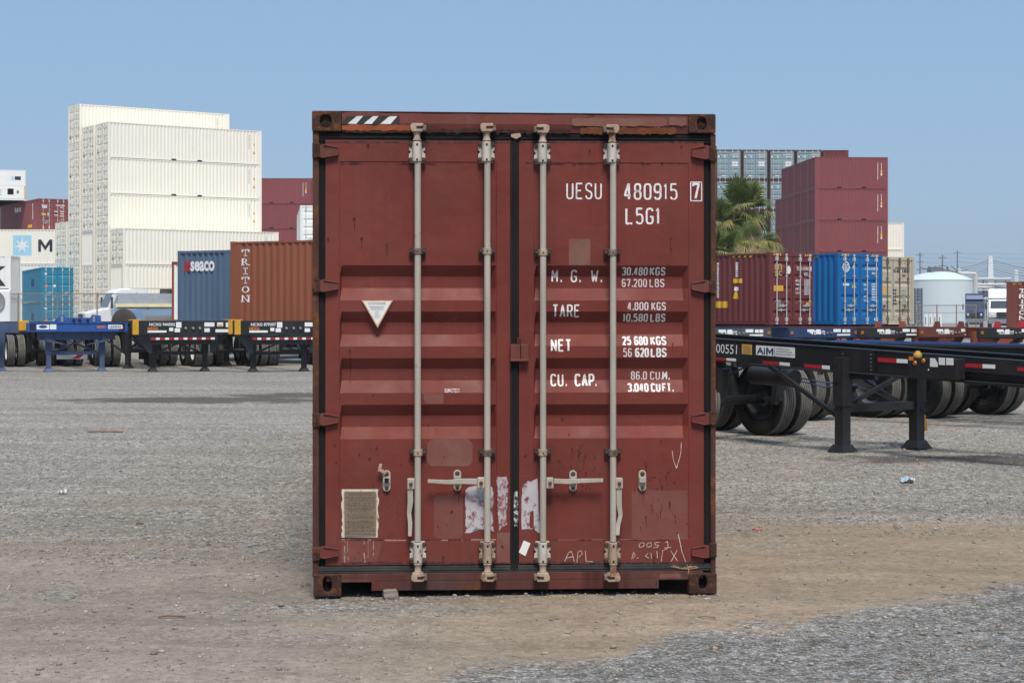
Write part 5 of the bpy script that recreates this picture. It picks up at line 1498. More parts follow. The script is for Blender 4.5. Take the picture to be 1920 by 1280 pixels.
for q in range(7): BLd.append(('white_mark',) + dashes(1.86, 2.12, 1.46 - q * .095, 1.52 - q * .095, 4, 60 + q))
BLs = [('white_mark',) + dashes(12.192 - 2.90, 12.192 - 2.78, .95, 2.2, 14, 52, True), ('white_mark',) + dashes(12.192 - 1.81, 12.192 - 1.70, 1.8, 2.2, 5, 53, True), ('yellow_mark',) + rect(12.192 - 2.0, 12.192 - 1.55, 1.5, 1.66), ('white_mark',) + rect(12.192 - 2.0, 12.192 - 1.6, 1.22, 1.4), ('yellow_mark',) + triang(12.192 - 1.8, .9, .34), ('yellow_mark',) + hazard(12.192 - 2.2, 12.192 - .9, 2.44, 2.50)]
x, y, r_ = on_right(1571, 52.1)
with_hz(container('bright blue container with white globe emblem, between the maroon and beige ones', 'blue', x, y, DECK, r_, 12.192, 2.591, 'bar_light', 4, None, None, {'far': BLs}, BLd))
BGd = [('red_mark',) + triang(.55, 1.9, .12), ('yellow_mark',) + rect(.5, .75, 1.15, 1.5), ('ink_dark',) + dashes(1.25, 1.6, 2.0, 2.12, 4, 71), ('ink_dark',) + dashes(1.75, 2.2, 2.0, 2.12, 5, 72), ('ink_dark',) + dashes(1.75, 1.95, 1.84, 1.92, 3, 73)]
for q in range(5): BGd += [('ink_dark',) + dashes(1.2, 1.45, 1.28 - q * .13, 1.35 - q * .13, 2, 74 + q), ('grey_mark',) + dashes(1.72, 2.0, 1.28 - q * .13, 1.35 - q * .13, 3, 84 + q)]
x, y, r_ = on_right(1636, 49.3)
with_hz(container('weathered beige container with grey door bars, right of the bright blue one', 'beige', x, y, DECK, r_, 12.192, 2.591, 'bracket', 4, None, None, None, BGd, frame_mat=None))
# lettered red one cut by the right edge of the view
dE = 95.; xE = wx(1888, dE)
tr2 = []
for i, c_ in enumerate('TRITON'):
    zt_ = 2.2 - i * .29; w = .035 if c_ == 'I' else .15; uc = .80
    tr2.append(('white_mark',) + fit(c_, 0.02, uc - w * 1.15, uc + w * 1.15, zt_ - .235, zt_))
    if c_ in 'TI': tr2 += [('white_mark',) + rect(uc - .09, uc + .09, zt_ - .235, zt_ - .2)]
tr2.append(('yellow_mark',) + hazard(.3, .8, 2.44, 2.5))
container('rust red container with white vertical lettering, cut by the right frame edge', 'brown', *tow(xE, dE, R(-15), 12.192, W), DECK - .45, R(-15) + math.pi, 12.192, 2.591, 'bar_light', 5, None, None, {'far': tr2})

# ------------------------------------------------------------------ chassis (empty container trailers)
TR = .515
def g_tyre():
    w = .135; prof = [(.30, -w * .62), (.33, -w * .9), (.42, -w * 1.0), (.49, -w * .9), (TR - .004, -w * .78)]
    for i in range(5):
        a = -w * .74 + i * w * .30
        prof += [(TR, a), (TR, a + w * .21)]
        if i < 4: prof += [(TR - .014, a + w * .225), (TR - .014, a + w * .285)]
    prof += [(TR - .004, w * .78), (.49, w * .9), (.42, w), (.33, w * .9), (.30, w * .62)]
    mb = MB(); mb.lathe(prof, (0, 0, 0), (1, 0, 0), 40); return mb.mesh('wheel', 30)
def g_rim(out):
    s = out
    mb = MB(); mb.lathe([(.30, s * .085), (.288, s * .10), (.275, s * .06), (.255, -s * .01), (.235, -s * .05), (.16, -s * .062), (.155, -s * .05), (.12, -s * .05), (.11, s * .03), (.085, s * .05), (.0001, s * .055)], (0, 0, 0), (1, 0, 0), 28)
    mb.lathe([(.298, -s * .085), (.27, -s * .06)], (0, 0, 0), (1, 0, 0), 28)
    for i in range(10): a = 6.2832 * i / 10; mb.tube((-s * .062, .135 * math.cos(a), .135 * math.sin(a)), (-s * .025, .135 * math.cos(a), .135 * math.sin(a)), .014, 6)
    return mb.mesh('rim')
def wheel(parent, x, y, out, rim='rim_white', z=TR):
    o = inst('wheel', cached('tyre', g_tyre), M['tyre'], parent); o.location = (x, y, z); o.rotation_euler = (random.uniform(0, 3), 0, 0)
    r_ = inst('rim', cached(('rim', out), lambda: g_rim(out)), M[rim], o)
    return o
def g_leg(h, zt_):
    mb = MB()
    mb.box(-.068, -.068, .03, .068, .068, h); mb.box(-.084, -.084, h - .02, .084, .084, zt_)
    mb.box(-.094, -.05, zt_ - .3, -.0845, .05, zt_ - .05)
    return mb.mesh('landing_leg')
def g_foot():
    mb = MB(); q = .14
    mb.box(-q, -q, 0, q, q, .014)
    mb.add([(-q * .94, -q * .94, .0145), (q * .94, -q * .94, .0145), (q * .94, q * .94, .0145), (-q * .94, q * .94, .0145), (-.085, -.085, .105), (.085, -.085, .105), (.085, .085, .105), (-.085, .085, .105)],
        [(0, 1, 5, 4), (1, 2, 6, 5), (2, 3, 7, 6), (3, 0, 4, 7), (4, 5, 6, 7)])
    return mb.mesh('foot')
def ibeam(mb, x, y0, y1, zf, hgt, fw=.13, web=.014):
    """beam along y whose height follows zf(y) (top of beam)"""
    n = 6
    for i in range(n):
        a = y0 + (y1 - y0) * i / n; b = y0 + (y1 - y0) * (i + 1) / n
        for (xa, xb, ta, tb) in ((x - web / 2, x + web / 2, -hgt + .016, -.016), (x - fw / 2, x + fw / 2, -.016, 0), (x - fw / 2, x + fw / 2, -hgt, -hgt + .016)):
            za, zb_ = zf(a), zf(b)
            v = [(xa, a, za + ta), (xb, a, za + ta), (xb, b, zb_ + ta), (xa, b, zb_ + ta), (xa, a, za + tb), (xb, a, za + tb), (xb, b, zb_ + tb), (xa, b, zb_ + tb)]
            mb.add(v, [(0, 3, 2, 1), (4, 5, 6, 7), (0, 1, 5, 4), (1, 2, 6, 5), (2, 3, 7, 6), (3, 0, 4, 7)])
def chassis(label, X, Y, rot, col='black_steel', leg_col=None, sep=1.35, beams=(.12, 1.23), front=-2., back=6., top=1.29, tilt=0., hgt=.30, wheels=(2.8, 4.0), rim='rim_white', legs=True, group=None, track=(-.34, -.02, 1.37, 1.69), brace=True, nose=None, rear=True, legh=.62, Z=0.):
    t = thing('container_chassis', label, 'chassis trailer', (X, Y, Z), rot, group)
    zf = lambda y: top + tilt * y
    mb = MB()
    for x in beams: ibeam(mb, x, front, back, zf, hgt)
    y = front + .4
    while y < back:
        mb.box(beams[0] + .008, y, zf(y) - hgt * .75, beams[1] - .008, y + .08, zf(y) - hgt * .25); y += 1.1
    mb.build('frame', M[col], t)
    lc = M[leg_col or col]
    if legs:
        for x in (0, sep):
            l = inst('landing_leg', cached(('leg', legh, round(zf(0), 3)), lambda: g_leg(legh, zf(0) - .12)), lc, t); l.location = (x, -.09, 0)
            inst('foot', cached('foot', g_foot), lc, l)
        mb = MB()
        mb.box(.085, -.13, .50, sep - .085, -.05, .60)
        if brace:
            mb.bar((.08, -.02, .55), (sep - .1, -.02, zf(0) - hgt - .02), .05, .05); mb.bar((sep - .08, .03, .55), (.1, .03, zf(0) - hgt - .02), .05, .05)
        for x in (0, sep): mb.bar((x, .0, .45), (x, 1.2, zf(1.2) - hgt), .05, .05)
        mb.build('leg_brace', lc, t)
    if wheels:
        mb = MB(); mid = (track[0] + track[-1]) / 2
        for yw in wheels:
            mb.tube((track[0] + .1, yw, TR), (track[-1] - .1, yw, TR), .065, 10)
            for x in beams: mb.box(x - .06, yw - .45, zf(yw) - hgt - .14, x + .06, yw + .45, zf(yw) - hgt - .001); mb.bar((x, yw - .5, zf(yw) - hgt - .12), (x, yw - .42, TR - .05), .09, .16); mb.bar((x, yw + .5, zf(yw) - hgt - .12), (x, yw + .42, TR - .05), .09, .16); mb.bar((x, yw - .5, TR + .02), (x, yw + .5, TR + .02), .07, .05)
        mb.build('axle', M['black_steel'] if col != 'grey_steel' else lc, t)
        for yw in wheels:
            for i, x in enumerate(track): wheel(t, x, yw, (-1, 1, -1, 1)[i], rim)
    if rear:
        mb = MB(); c = (beams[0] + beams[1]) / 2; mb.box(c - 1.2, back, zf(back) - .26, c + 1.2, back + .16, zf(back) - .002); mb.build('rear_bolster', M[col], t)
    return t, zf
def tape(t, x, zlist, lst, w=.05):
    """red and white reflective strips on a face x = const; lst of (y0, y1, colour)"""
    by = {}
    for y0, y1, c in lst: by.setdefault(c, []).append((y0, y1))
    for c, L_ in by.items():
        mb = MB()
        for y0, y1 in L_: mb.quad((x, y0, zlist(y0)), (x, y1, zlist(y1)), (x, y1, zlist(y1) + w), (x, y0, zlist(y0) + w))
        mb.build('reflector_strip', M[c], t)

# --- the near black one on the right
NA = R(35)
d0 = F / 152.4; NX, NY = wx(1570, d0), d0
near, zf = chassis('near black chassis trailer with white number and plain white and yellow stickers', NX, NY, NA, 'black_steel', None, 1.32, (.12, 1.20), -3.6, 5.4, 1.29, .037, .30, (2.75, 4.0), 'rim_dark', legh=.60)
def hitx(px, py, xl, X0=NX, Y0=NY, a=NA):
    """local (y, z) where the pixel's ray meets the plane local x = xl"""
    kx = (px - 960) / F; ky = (py - HY) / F; c, s = math.cos(a), math.sin(a)
    # world = (X0 + xl c - y s, Y0 + xl s + y c); need X = kx * Y
    y = (X0 + xl * c - kx * (Y0 + xl * s)) / (s + kx * c)
    d = Y0 + xl * s + y * c
    return y, H - ky * d
XF = .12 - .0665                     # outer flange edge of the near beam
XW = .12 - .0105
def nquad(mb, pts, xl):
    P = [hitx(px, py, xl) for px, py in pts]; mb.add([(xl, y, z) for y, z in P], [tuple(range(len(P)))])
def ntext(mb, s, b, quad, xl):
    """lettering inside a photo quadrilateral: left-top, right-top, right-bottom, left-bottom"""
    V, Fs = text2d(s, b) if s else b; (ax, ay), (bx, by), (cx, cy), (dx, dy) = quad
    P = []
    for u, v in V:
        tx = ax + (bx - ax) * u; ty = ay + (by - ay) * u; lx = dx + (cx - dx) * u; ly = dy + (cy - dy) * u
        y, z = hitx(lx + (tx - lx) * v, ly + (ty - ly) * v, xl); P.append((xl, y, z))
    mb.add(P, Fs)
# side plate closing the beam where the stickers sit
ya, yb_ = hitx(1300, 650, XF)[0], hitx(1703, 680, XF)[0]
mb = MB()
n = 8
for i in range(n):
    a = yb_ + (ya - yb_) * i / n; b = yb_ + (ya - yb_) * (i + 1) / n
    v = [(XF + .012, a, zf(a) - .285), (XF + .012, b, zf(b) - .285), (XF + .012, b, zf(b) - .015), (XF + .012, a, zf(a) - .015)]
    mb.add(v, [(0, 1, 2, 3)])
mb.build('side_plate', M['black_steel'], near)
XS = XF + .009
mb = MB(); ntext(mb, '200551', 0, ((1334, 644), (1382, 646.5), (1381.5, 664), (1334, 660.5)), XS); mb.build('lettering', M['white_mark'], near)
mb = MB(); nquad(mb, ((1391, 645), (1410, 646), (1410, 665), (1391, 663.5)), XS); st = mb.build('sticker', M['yellow_mark'], near)
mb = MB()
for q in range(5): nquad(mb, ((1393, 648 + q * 3.2), (1408, 648.8 + q * 3.2), (1408, 649.8 + q * 3.2), (1393, 649 + q * 3.2)), XS - .003)
mb.build('print', M['ink'], st)
mb = MB(); nquad(mb, ((1417.5, 647), (1490.5, 651.5), (1490.5, 671), (1417.5, 665)), XS); sg = mb.build('sign', M['white_mark'], near)
mb = MB(); ntext(mb, 'Ai', .02, ((1419, 650), (1434.5, 651.2), (1434.5, 664), (1419, 662.5)), XS - .003); ntext(mb, None, block('M', 0, 1, 0, 1, .22), ((1436.5, 651.4), (1450, 652.5), (1450, 665.5), (1436.5, 664.2)), XS - .003)
mb.build('lettering', M['navy_mark'], sg)
mb = MB()
for q, w_ in enumerate(('AMERICAN', 'INTERMODAL', 'MANAGEMENT')):
    ex = (1480, 1486, 1489)[q]; ntext(mb, w_, 0, ((1455, 652 + q * 5.0), (ex, 653.8 + q * 5.2), (ex, 657 + q * 5.2), (1455, 655 + q * 5.0)), XS - .003)
nquad(mb, ((1452, 650), (1452.8, 650), (1452.8, 667.5), (1452, 667.5)), XS - .003)
mb.build('lettering', M['ink_dark'], sg)
for nm, L_ in (('red_mark', (((1335, 669.5), (1361, 671), (1361, 679), (1335, 677.5)), ((1430, 676), (1460.5, 678.5), (1460.5, 686.5), (1430, 684)), ((1508, 682), (1540, 684.3), (1540, 692.5), (1508, 690)), ((1646, 670), (1680, 672.2), (1680, 680), (1646, 678)), ((1804, 680.5), (1841, 682.2), (1841, 690), (1804, 688)), ((1907, 688), (1925, 689), (1925, 696), (1907, 695)))),
               ('white_mark', (((1362, 671), (1380, 672), (1380, 680), (1362, 679)), ((1461.5, 678.5), (1481, 680), (1481, 688), (1461.5, 686.6)), ((1541, 684.4), (1556, 685.5), (1556, 693.5), (1541, 692.6)), ((1681, 672.3), (1702, 673.5), (1702, 681), (1681, 680)), ((1842, 682.3), (1866, 683.5), (1866, 691), (1842, 690))))):
    mb = MB()
    for q in L_: nquad(mb, q, XS if q[0][0] < 1600 else XF - .004)
    mb.build('reflector_strip', M[nm], near)
# flange return strip so the right-hand tapes sit on a plate
ya2 = hitx(1925, 690, XF)[0]
mb = MB()
for i in range(6):
    a = ya2 + (yb_ - ya2) * i / 6; b = ya2 + (yb_ - ya2) * (i + 1) / 6
    mb.add([(XF - .001, a, zf(a) - .17), (XF - .001, b, zf(b) - .17), (XF - .001, b, zf(b) - .015), (XF - .001, a, zf(a) - .015)], [(0, 1, 2, 3)])
mb.build('side_plate', M['black_steel'], near)
# lamp box with amber lamps, stickers and a twist-lock knob on top
XB = -.10
y1_, _ = hitx(1703, 690, XB); y0_, _ = hitx(1793, 690, XB); zt1 = hitx(1703, 671, XB)[1]; zb1 = hitx(1703, 708, XB)[1]; zt0 = hitx(1793, 672.5, XB)[1]; zb0 = hitx(1793, 712, XB)[1]
mb = MB(); v = [(XB, y0_, zb0), (XF, y0_, zb0), (XF, y1_, zb1), (XB, y1_, zb1), (XB, y0_, zt0), (XF, y0_, zt0), (XF, y1_, zt1), (XB, y1_, zt1)]
mb.add(v, [(0, 3, 2, 1), (4, 5, 6, 7), (0, 1, 5, 4), (1, 2, 6, 5), (2, 3, 7, 6), (3, 0, 4, 7)]); lb = mb.build('lamp_box', M['black_steel'], near, bevel=.006)
for px, py, r_ in ((1715.5, 680.5, .03), (1731.5, 676.5, .03)):
    y, z = hitx(px, py, XB); mb = MB(); mb.lathe([(.0001, -.016), (r_ * .7, -.013), (r_, 0), (r_, .004)], (XB - .0005, y, z), (1, 0, 0), 14); mb.build('lamp', M['amber'], lb)
mb = MB(); nquad(mb, ((1704, 668), (1712.5, 668.5), (1712.5, 676), (1704, 675.5)), XB - .003); mb.build('reflector', M['orange_mark'], lb)
for q in (((1744, 671), (1753, 671.5), (1758, 680), (1758.5, 688), (1743.5, 687)), ((1760, 670), (1772, 670.5), (1772, 684.5), (1760, 683.5)), ((1774, 670.5), (1788, 671.5), (1788, 684.5), (1774, 684))):
    mb = MB(); nquad(mb, q, XB - .003); mb.build('sticker', M['paper'], lb)
y, z = hitx(1720.5, 668, -.02); mb = MB(); mb.lathe([(.0001, -.02), (.048, -.012), (.052, .012), (.05, .03), (.03, .05), (.028, .062), (.0001, .066)], (-.02, y, z), (0, 0, 1), 12); mb.build('twist_lock', M['yellow_knob'], near)
y, z = hitx(1741, 693, XB); mb = MB(); mb.lathe([(.0001, -.004), (.009, -.003), (.01, .003)], (XB, y, z), (1, 0, 0), 10); mb.build('bolt', M['white_mark'], lb)
# bolted bracket plate behind the near leg, and a yellow release handle on the far one
mb = MB(); a = hitx(1576, 670, XF)[0]; b = hitx(1640, 670, XF)[0]
mb.box(XF - .012, b, zf(b) - .36, XF - .0015, a, zf(a) - .03)
bk = mb.build('leg_bracket', M['black_steel'], near)
mb = MB()
for i in range(6):
    for yy in (a - .05, b + .05): mb.lathe([(.0001, -.012), (.011, -.01), (.013, .0)], (XF - .012, yy, zf(a) - .08 - i * .046), (1, 0, 0), 8)
mb.build('bolt', M['grey_steel'], bk)
mb = MB(); mb.bar((1.41, -.12, .42), (1.43, -.14, .22), .03, .05); mb.build('release_handle', M['yellow_steel'], near)
mb = MB(); mb.bar((1.36, -.2, .48), (1.1, .9, .82), .03, .03); mb.build('crank', M['grey_steel'], near)

mb = MB(); mb.tube((.45, 1.2, .86), (.45, 2.0, .89), .12, 14); mb.build('air_tank', M['black_steel'], near)
mb = MB(); mb.path([(XF + .03, -3.0, zf(-3.0) - .27), (XF - .02, -1.2, zf(-1.2) - .29), (XF - .03, .6, zf(.6) - .31), (XF - .01, 1.6, zf(1.6) - .30), (.3, 2.2, .92), (.4, 2.7, .74)], .012, 6); mb.build('hose', M['black_plastic'], near)
mb = MB(); mb.path([(1.1, .3, 1.0), (1.05, .7, .78), (1.0, 1.2, .74), (.9, 1.9, .86)], .011, 6); mb.path([(1.0, .2, 1.0), (.98, .6, .82), (.95, 1.1, .80), (.8, 2.0, .9)], .011, 6); mb.build('hose', M['blue_dusty'], near)
for yy in (-.6, .35, 1.1, 1.9, 2.6):
    mb = MB(); mb.box(XF + .002, yy, zf(yy) - .36, XF + .05, yy + .05, zf(yy) - .288); mb.build('bracket', M['grey_steel'], near)
# --- blue one behind it, wheels in view, and a grey-green one further back
def leg_from(px, py): d = F * H / (py - HY); return wx(px, d), d
bx_, by_ = wx(1592, 27.0), 27.0
def by_wheel(px, py, rot, wy, wxl):
    """origin so that the dual pair at local (wxl, wy) touches the ground at the pixel"""
    d = F * H / (py - HY); X = wx(px, d); ox, oy = tow(0, 0, rot, wxl, wy); return X - ox, d - oy
X_, Y_ = by_wheel(1772, 775, R(38), 6.5, 1.53)
bl, zf2 = chassis('blue railed chassis trailer behind the near black one, wheels showing', X_, Y_, R(38), 'blue_steel', 'black_steel', 1.35, (.12, 1.23), -3.5, 8.2, 1.20, .004, .14, (6.5, 7.8), 'rim_dark')
X_, Y_ = by_wheel(1640, 779, R(38), 6.0, 1.53)
chassis('black chassis trailer half hidden behind the near black one', X_, Y_, R(38), 'black_steel', None, 1.35, (.12, 1.23), -2.0, 8.0, 1.22, .0, .14, (6.0, 7.3), 'rim_white')
X_, Y_ = by_wheel(1862, 776, R(38), 4.3, 1.53)
gy, zf3 = chassis('grey green railed chassis trailer, second beyond the near black one', X_, Y_, R(38), 'teal_steel', 'black_steel', 1.35, (.12, 1.23), -3.5, 7.5, 1.19, .003, .2, (4.3, 5.6), 'rim_dark')
tape(gy, .12 - .067, lambda y: zf3(y) - .15, [(-3.2, -2.6, 'white_mark'), (-2.6, -2.0, 'red_mark'), (-1.4, -.9, 'white_mark'), (-.9, -.3, 'red_mark'), (.4, .9, 'white_mark'), (.9, 1.4, 'red_mark')], .07)
bX, bY = bl.location.x, bl.location.y
def hb(px, py): return hitx(px, py, -.32, bX, bY, R(38))
P0, P1 = hb(1768, 698), hb(1935, 706)
mb = MB(); mb.box(-.32, P1[0], P0[1] - .06, -.28, P0[0], P0[1] + .035)
for q in (.15, .55, .9): y = P0[0] + (P1[0] - P0[0]) * q; mb.box(-.279, y - .03, P0[1], .05, y + .03, P0[1] + .03); mb.box(.0505, y - .03, P0[1], .12, y + .03, zf2(y) - .141)
sgd = mb.build('side_guard', M['blue_steel'], bl)
for c_, L_ in (('red_mark', ((.13, .26), (.64, .76), (.90, 1.0))), ('white_mark', ((.0, .125), (.265, .39), (.765, .895)))):
    mb = MB()
    for a, b in L_: mb.box(-.326, P0[0] + (P1[0] - P0[0]) * b, P0[1] - .045, -.3205, P0[0] + (P1[0] - P0[0]) * a, P0[1] + .02)
    mb.build('reflector_strip', M[c_], sgd)

# --- far row on the right carrying the containers: noses toward the camera
def far_nose(t, zf, y, col, beams=(.12, 1.23), labels=True, seed=1, w=1.3):
    c = (beams[0] + beams[1]) / 2; z = zf(y); r_ = random.Random(seed)
    mb = MB(); mb.box(c - w, y - .14, z - .30, c + w, y, z); mb.box(c - w, y - .10, z - .34, c + w, y - .002, z - .3005)
    b = mb.build('bolster', M[col], t)
    mb = MB()
    for s in (-1, 1): mb.bar((c + s * .5, y, z - .32), (c + s * .28, y + 1.0, z - .85), .18, .10)
    mb.build('gusset', M[col], t)
    if labels:
        mb = MB()
        for (a, bq, e, f) in ((-.62, -.36, .17, .25), (-.30, -.12, .10, .25), (.36, .64, .16, .26), (.70, .84, .15, .25), (.86, 1.0, .15, .25), (.5, 1.0, .05, .10)): mb.quad((c + a, y - .143, z - .30 + e), (c + bq, y - .143, z - .30 + e), (c + bq, y - .143, z - .30 + f), (c + a, y - .143, z - .30 + f))
        mb.build('label_plate', M['white_mark'], b)
        mb = MB()
        for a in (-.05, .12, .27): mb.lathe([(.0001, -.05), (.03, -.05), (.035, 0)], (c + a, y - .141, z - .16), (0, 1, 0), 8)
        mb.build('coupling', M['galv'], b)
    mb = MB()
    for s in (-1, 1): mb.box(c + s * (w - .1) - .05, y - .16, z - .2, c + s * (w - .1) + .05, y - .1405, z - .1)
    mb.build('lamp', M['amber'], b)
    return b
def far_chassis(label, pxc, d, rot, col, nose_col, seed, top=1.26, wheels=(7.5, 8.7), **k):
    X = wx(pxc, d); ox, oy = tow(0, 0, rot, .675, -1.0)
    t, z_ = chassis(label, X - ox, d - oy, rot, col, None, 1.35, (.12, 1.23), -1.0, 9.5, top, 0., .3, wheels, 'rim_dark', group='chassis trailers in the far right row', **k)
    return t, far_nose(t, z_, -1.0, nose_col, seed=seed)
RA = R(24)
FR = [(1375, 55, 'navy_steel', 'grey_steel', 'navy chassis trailer with a dark grey nose, leftmost in the far right row'), (1540, 56, 'navy_steel', 'navy_steel', 'navy chassis trailer with navy nose under the bright blue container'), (1670, 56.5, 'red_steel', 'black_steel', 'orange red chassis trailer with black nose under the beige container'),
      (1780, 57, 'dkred_steel', 'dkred_steel', 'dark red chassis trailer with red nose in front of the round tank'), (1893, 56, 'red_steel', 'black_steel', 'orange red chassis trailer with black nose, rightmost in the far row')]
for i, (px, d, c1, c2, lb_) in enumerate(FR):
    t, b = far_chassis(lb_, px, d, RA, c1, c2, 10 + i)
    mb = MB(); V, Fs = fit(('NCXG 944502', '4502', 'NCXG 879207', 'NCXG 944502', 'NCXG 879207')[i], .02, .75, 1.35, .0, .12)
    decal(mb, V, Fs, lambda u, z: (u - .62, -1.145, 1.05 + z)); mb.build('lettering', M['white_mark'], b)
    mb = MB(); mb.bar((.15, -.9, .95), (.15, .4, .55), .12, .3); mb.bar((1.2, -.9, .95), (1.2, .4, .55), .12, .3); mb.box(.1, -.6, .62, 1.25, -.5, .9); mb.build('gusset', M[c1], t)
    if i >= 2:
        mb = MB()
        for s in (.2, 1.15): mb.add([(s - .1, -1.05, 1.262), (s + .1, -1.05, 1.262), (s + .06, -1.05, 1.46), (s - .02, -1.05, 1.46), (s - .1, -.9, 1.262), (s + .1, -.9, 1.262), (s + .06, -.9, 1.46), (s - .02, -.9, 1.46)], [(0, 1, 2, 3), (7, 6, 5, 4), (0, 4, 5, 1), (1, 5, 6, 2), (2, 6, 7, 3), (3, 7, 4, 0)])
        mb.build('guide_fin', M['red_mark' if i == 4 else c1], t)
# carriers right under the loaded boxes
for px, s, c_, lb_ in ((1443, 52.5, 'navy_steel', 'maroon box with gold letters'), (1571, 52.1, 'navy_steel', 'bright blue box'), (1636, 49.3, 'black_steel', 'beige box')):
    x, y, r_ = on_right(px, s); ox, oy = tow(x, y, r_ - math.pi / 2, -W + .54, .3)
    chassis(f'loaded chassis trailer carrying the {lb_}', ox, oy, r_ - R(90), c_, None, 1.35, (.12, 1.23), -.3, 11.8, DECK - .004, 0., .3, (1.5, 2.7), 'rim_white', legs=False, rear=False)

# --- left row: noses toward the camera
LA = R(24)
def left_chassis(label, pxleg, col, leg_col, py=697, wy=(5.6, 6.9), sep=1.55, top=1.50, noseless=False, **k):
    X, Y = leg_from(pxleg, py)
    b0 = (sep - 1.05) / 2
    t, z_ = chassis(label, X, Y, LA, col, leg_col, sep, (b0, b0 + 1.05), -.5, 10.0, top - .06, 0, .3, wy, 'rim_white', group='chassis trailers in the left row', track=(sep / 2 - 1.08, sep / 2 - .76, sep / 2 + .76, sep / 2 + 1.08), legh=.55, **k)
    return t, z_
def black_nose(t, sep, top, word, tape_=True):
    c = sep / 2; w = 1.5; y = -.5
    mb = MB(); mb.box(c - w, y - .16, top - .40, c + w, y, top); mb.box(c - w * .92, y - .19, top - .40, c + w * .92, y - .1601, top - .36); b = mb.build('bolster', M['black_steel'], t)
    for s in (-1, 1):
        x = c + s * (w - .09); mb = MB()
        mb.box(x - .08, y - .20, top - .40, x + .10 if s < 0 else x + .06, y - .1605, top + .015); mb.box(x - .16, y - .2, top + .0155, x + .16, y + .1, top + .04)
        mb.build('corner_guard', M['yellow_steel'], b, bevel=.01)
    f = lambda u, z: (u, y - .163, z)
    mb = MB()
    V, Fs = fit(word, .02, c - 1.0, c - .25, top - .15, top - .06); decal(mb, V, Fs, f)
    for (a, e, g, h) in ((-.22, -.06, -.2, -.04), (-.42, -.30, -.30, -.2), (-.26, -.1, -.33, -.22), (.62, .92, -.17, -.05), (.62, .78, -.33, -.22), (1.0, 1.18, -.17, -.05), (1.26, 1.42, -.19, -.05), (.95, 1.42, -.34, -.25), (-1.05, -.5, -.34, -.28)): decal(mb, *rect(c + a, c + e, top + g, top + h), f)
    mb.build('lettering', M['white_mark'], b)
    mb = MB(); decal(mb, *fit('NEXG', .03, c - 1.05, c - .75, top - .27, top - .18), f); mb.build('lettering', M['orange_mark'], b)
    mb = MB(); decal(mb, *rect(c + 1.02, c + 1.16, top - .16, top - .11), lambda u, z: (u, y - .166, z)); mb.build('label_plate', M['yellow_mark'], b)
    mb = MB()
    for a in (.06, .28, .48): mb.lathe([(.0001, -.06), (.035, -.055), (.045, -.01), (.03, 0)], (c + a, y - .162, top - .22), (0, 1, 0), 8)
    mb.build('coupling', M['galv'], b)
    # gusset plates from bolster to the legs
    mb = MB()
    for x, s in ((0, -1), (sep, 1)): mb.prism([(x + s * .08, top - .42), (x + s * .62, top - .42), (x + s * .40, top - .66), (x + s * .16, top - .95), (x + s * .08, top - .95)], lambda u, z: (u, y + .10, z), lambda u, z: (u, y + .13, z))
    mb.box(-.4, y + .14, top - .70, sep + .4, y + .2, top - .41); mb.build('gusset', M['grey_steel'], t)
    tl = []
    mb1, mb2 = MB(), MB()
    for i in range(7):
        a = c - .95 + i * .27
        mb1.quad((a, y - .195, top - .55), (a + .13, y - .195, top - .55), (a + .13, y - .195, top - .49), (a, y - .195, top - .49)); mb2.quad((a + .135, y - .195, top - .55), (a + .25, y - .195, top - .55), (a + .25, y - .195, top - .49), (a + .135, y - .195, top - .49))
    mb3 = MB(); mb3.box(c - 1.0, y - .19, top - .57, c + 1.0, y - .17, top - .41); mb3.build('tape_rail', M['black_steel'], t)
    mb1.build('reflector_strip', M['red_mark'], t); mb2.build('reflector_strip', M['white_mark'], t)
for i, (px, lb_) in enumerate(((285, 'black chassis trailer with yellow nose corners and orange lettering, left of the slate blue container'), (473, 'black chassis trailer under the brown container, nose with yellow corner'))):
    t, z_ = left_chassis(lb_, px, 'black_steel', 'black_steel')
    black_nose(t, 1.55, 1.50, ('NCXG 944502', 'NCXG 879207')[i])
    mb = MB(); mb.bar((1.62, -.1, 1.0), (1.95, -.1, .55), .025, .025); mb.bar((1.95, -.1, .55), (1.7, -.1, .42), .025, .025); mb.build('crank', M['black_steel'], t)
t, z_ = left_chassis('blue nosed chassis trailer at far left, dusty blue landing legs', 90, 'blue_dusty', 'blue_dusty', wy=(5.6, 6.9))
sep, top, y, c = 1.55, 1.44, -.5, .775
mb = MB(); mb.box(c - 1.45, y - .02, top - .26, c + 1.45, y + .20, top - .24); mb.box(c - 1.45, y - .02, top - .02, c + 1.45, y + .20, top); mb.box(c - 1.2, y + .0, top - .2399, c + 1.2, y + .02, top - .0201); mb.box(c - 1.45, y - .02, top - .2399, c - 1.38, y + .2, top - .0201); mb.box(c + 1.38, y - .02, top - .2399, c + 1.45, y + .2, top - .0201)
b = mb.build('bolster', M['blue_steel'], t)
mb = MB(); mb.prism([(c - .75, top + .001), (c + .68, top + .001), (c + .66, top + .21), (c + .42, top + .24), (c + .36, top + .15), (c - .36, top + .15), (c - .42, top + .24), (c - .5, top + .22)], lambda u, z: (u, y - .01, z), lambda u, z: (u, y + .03, z))
for s in (-1, 1): mb.box(c + s * .46 - .04, y - .02, top + .02, c + s * .46 + .04, y - .0101, top + .20)
npl = mb.build('nose_plate', M['blue_steel'], b)
mb = MB()
for s in (-1, 1): mb.box(c + s * .46 - .035, y - .026, top + .025, c + s * .46 + .035, y - .0205, top + .20)
mb.build('label_plate', M['galv'], npl)
mb = MB()
for a in (-.12, .05, .28): mb.lathe([(.0001, -.06), (.035, -.055), (.045, -.01), (.03, 0)], (c + a, y - .0105, top + .08), (0, 1, 0), 8)
mb.build('coupling', M['black_steel'], npl)
mb = MB()
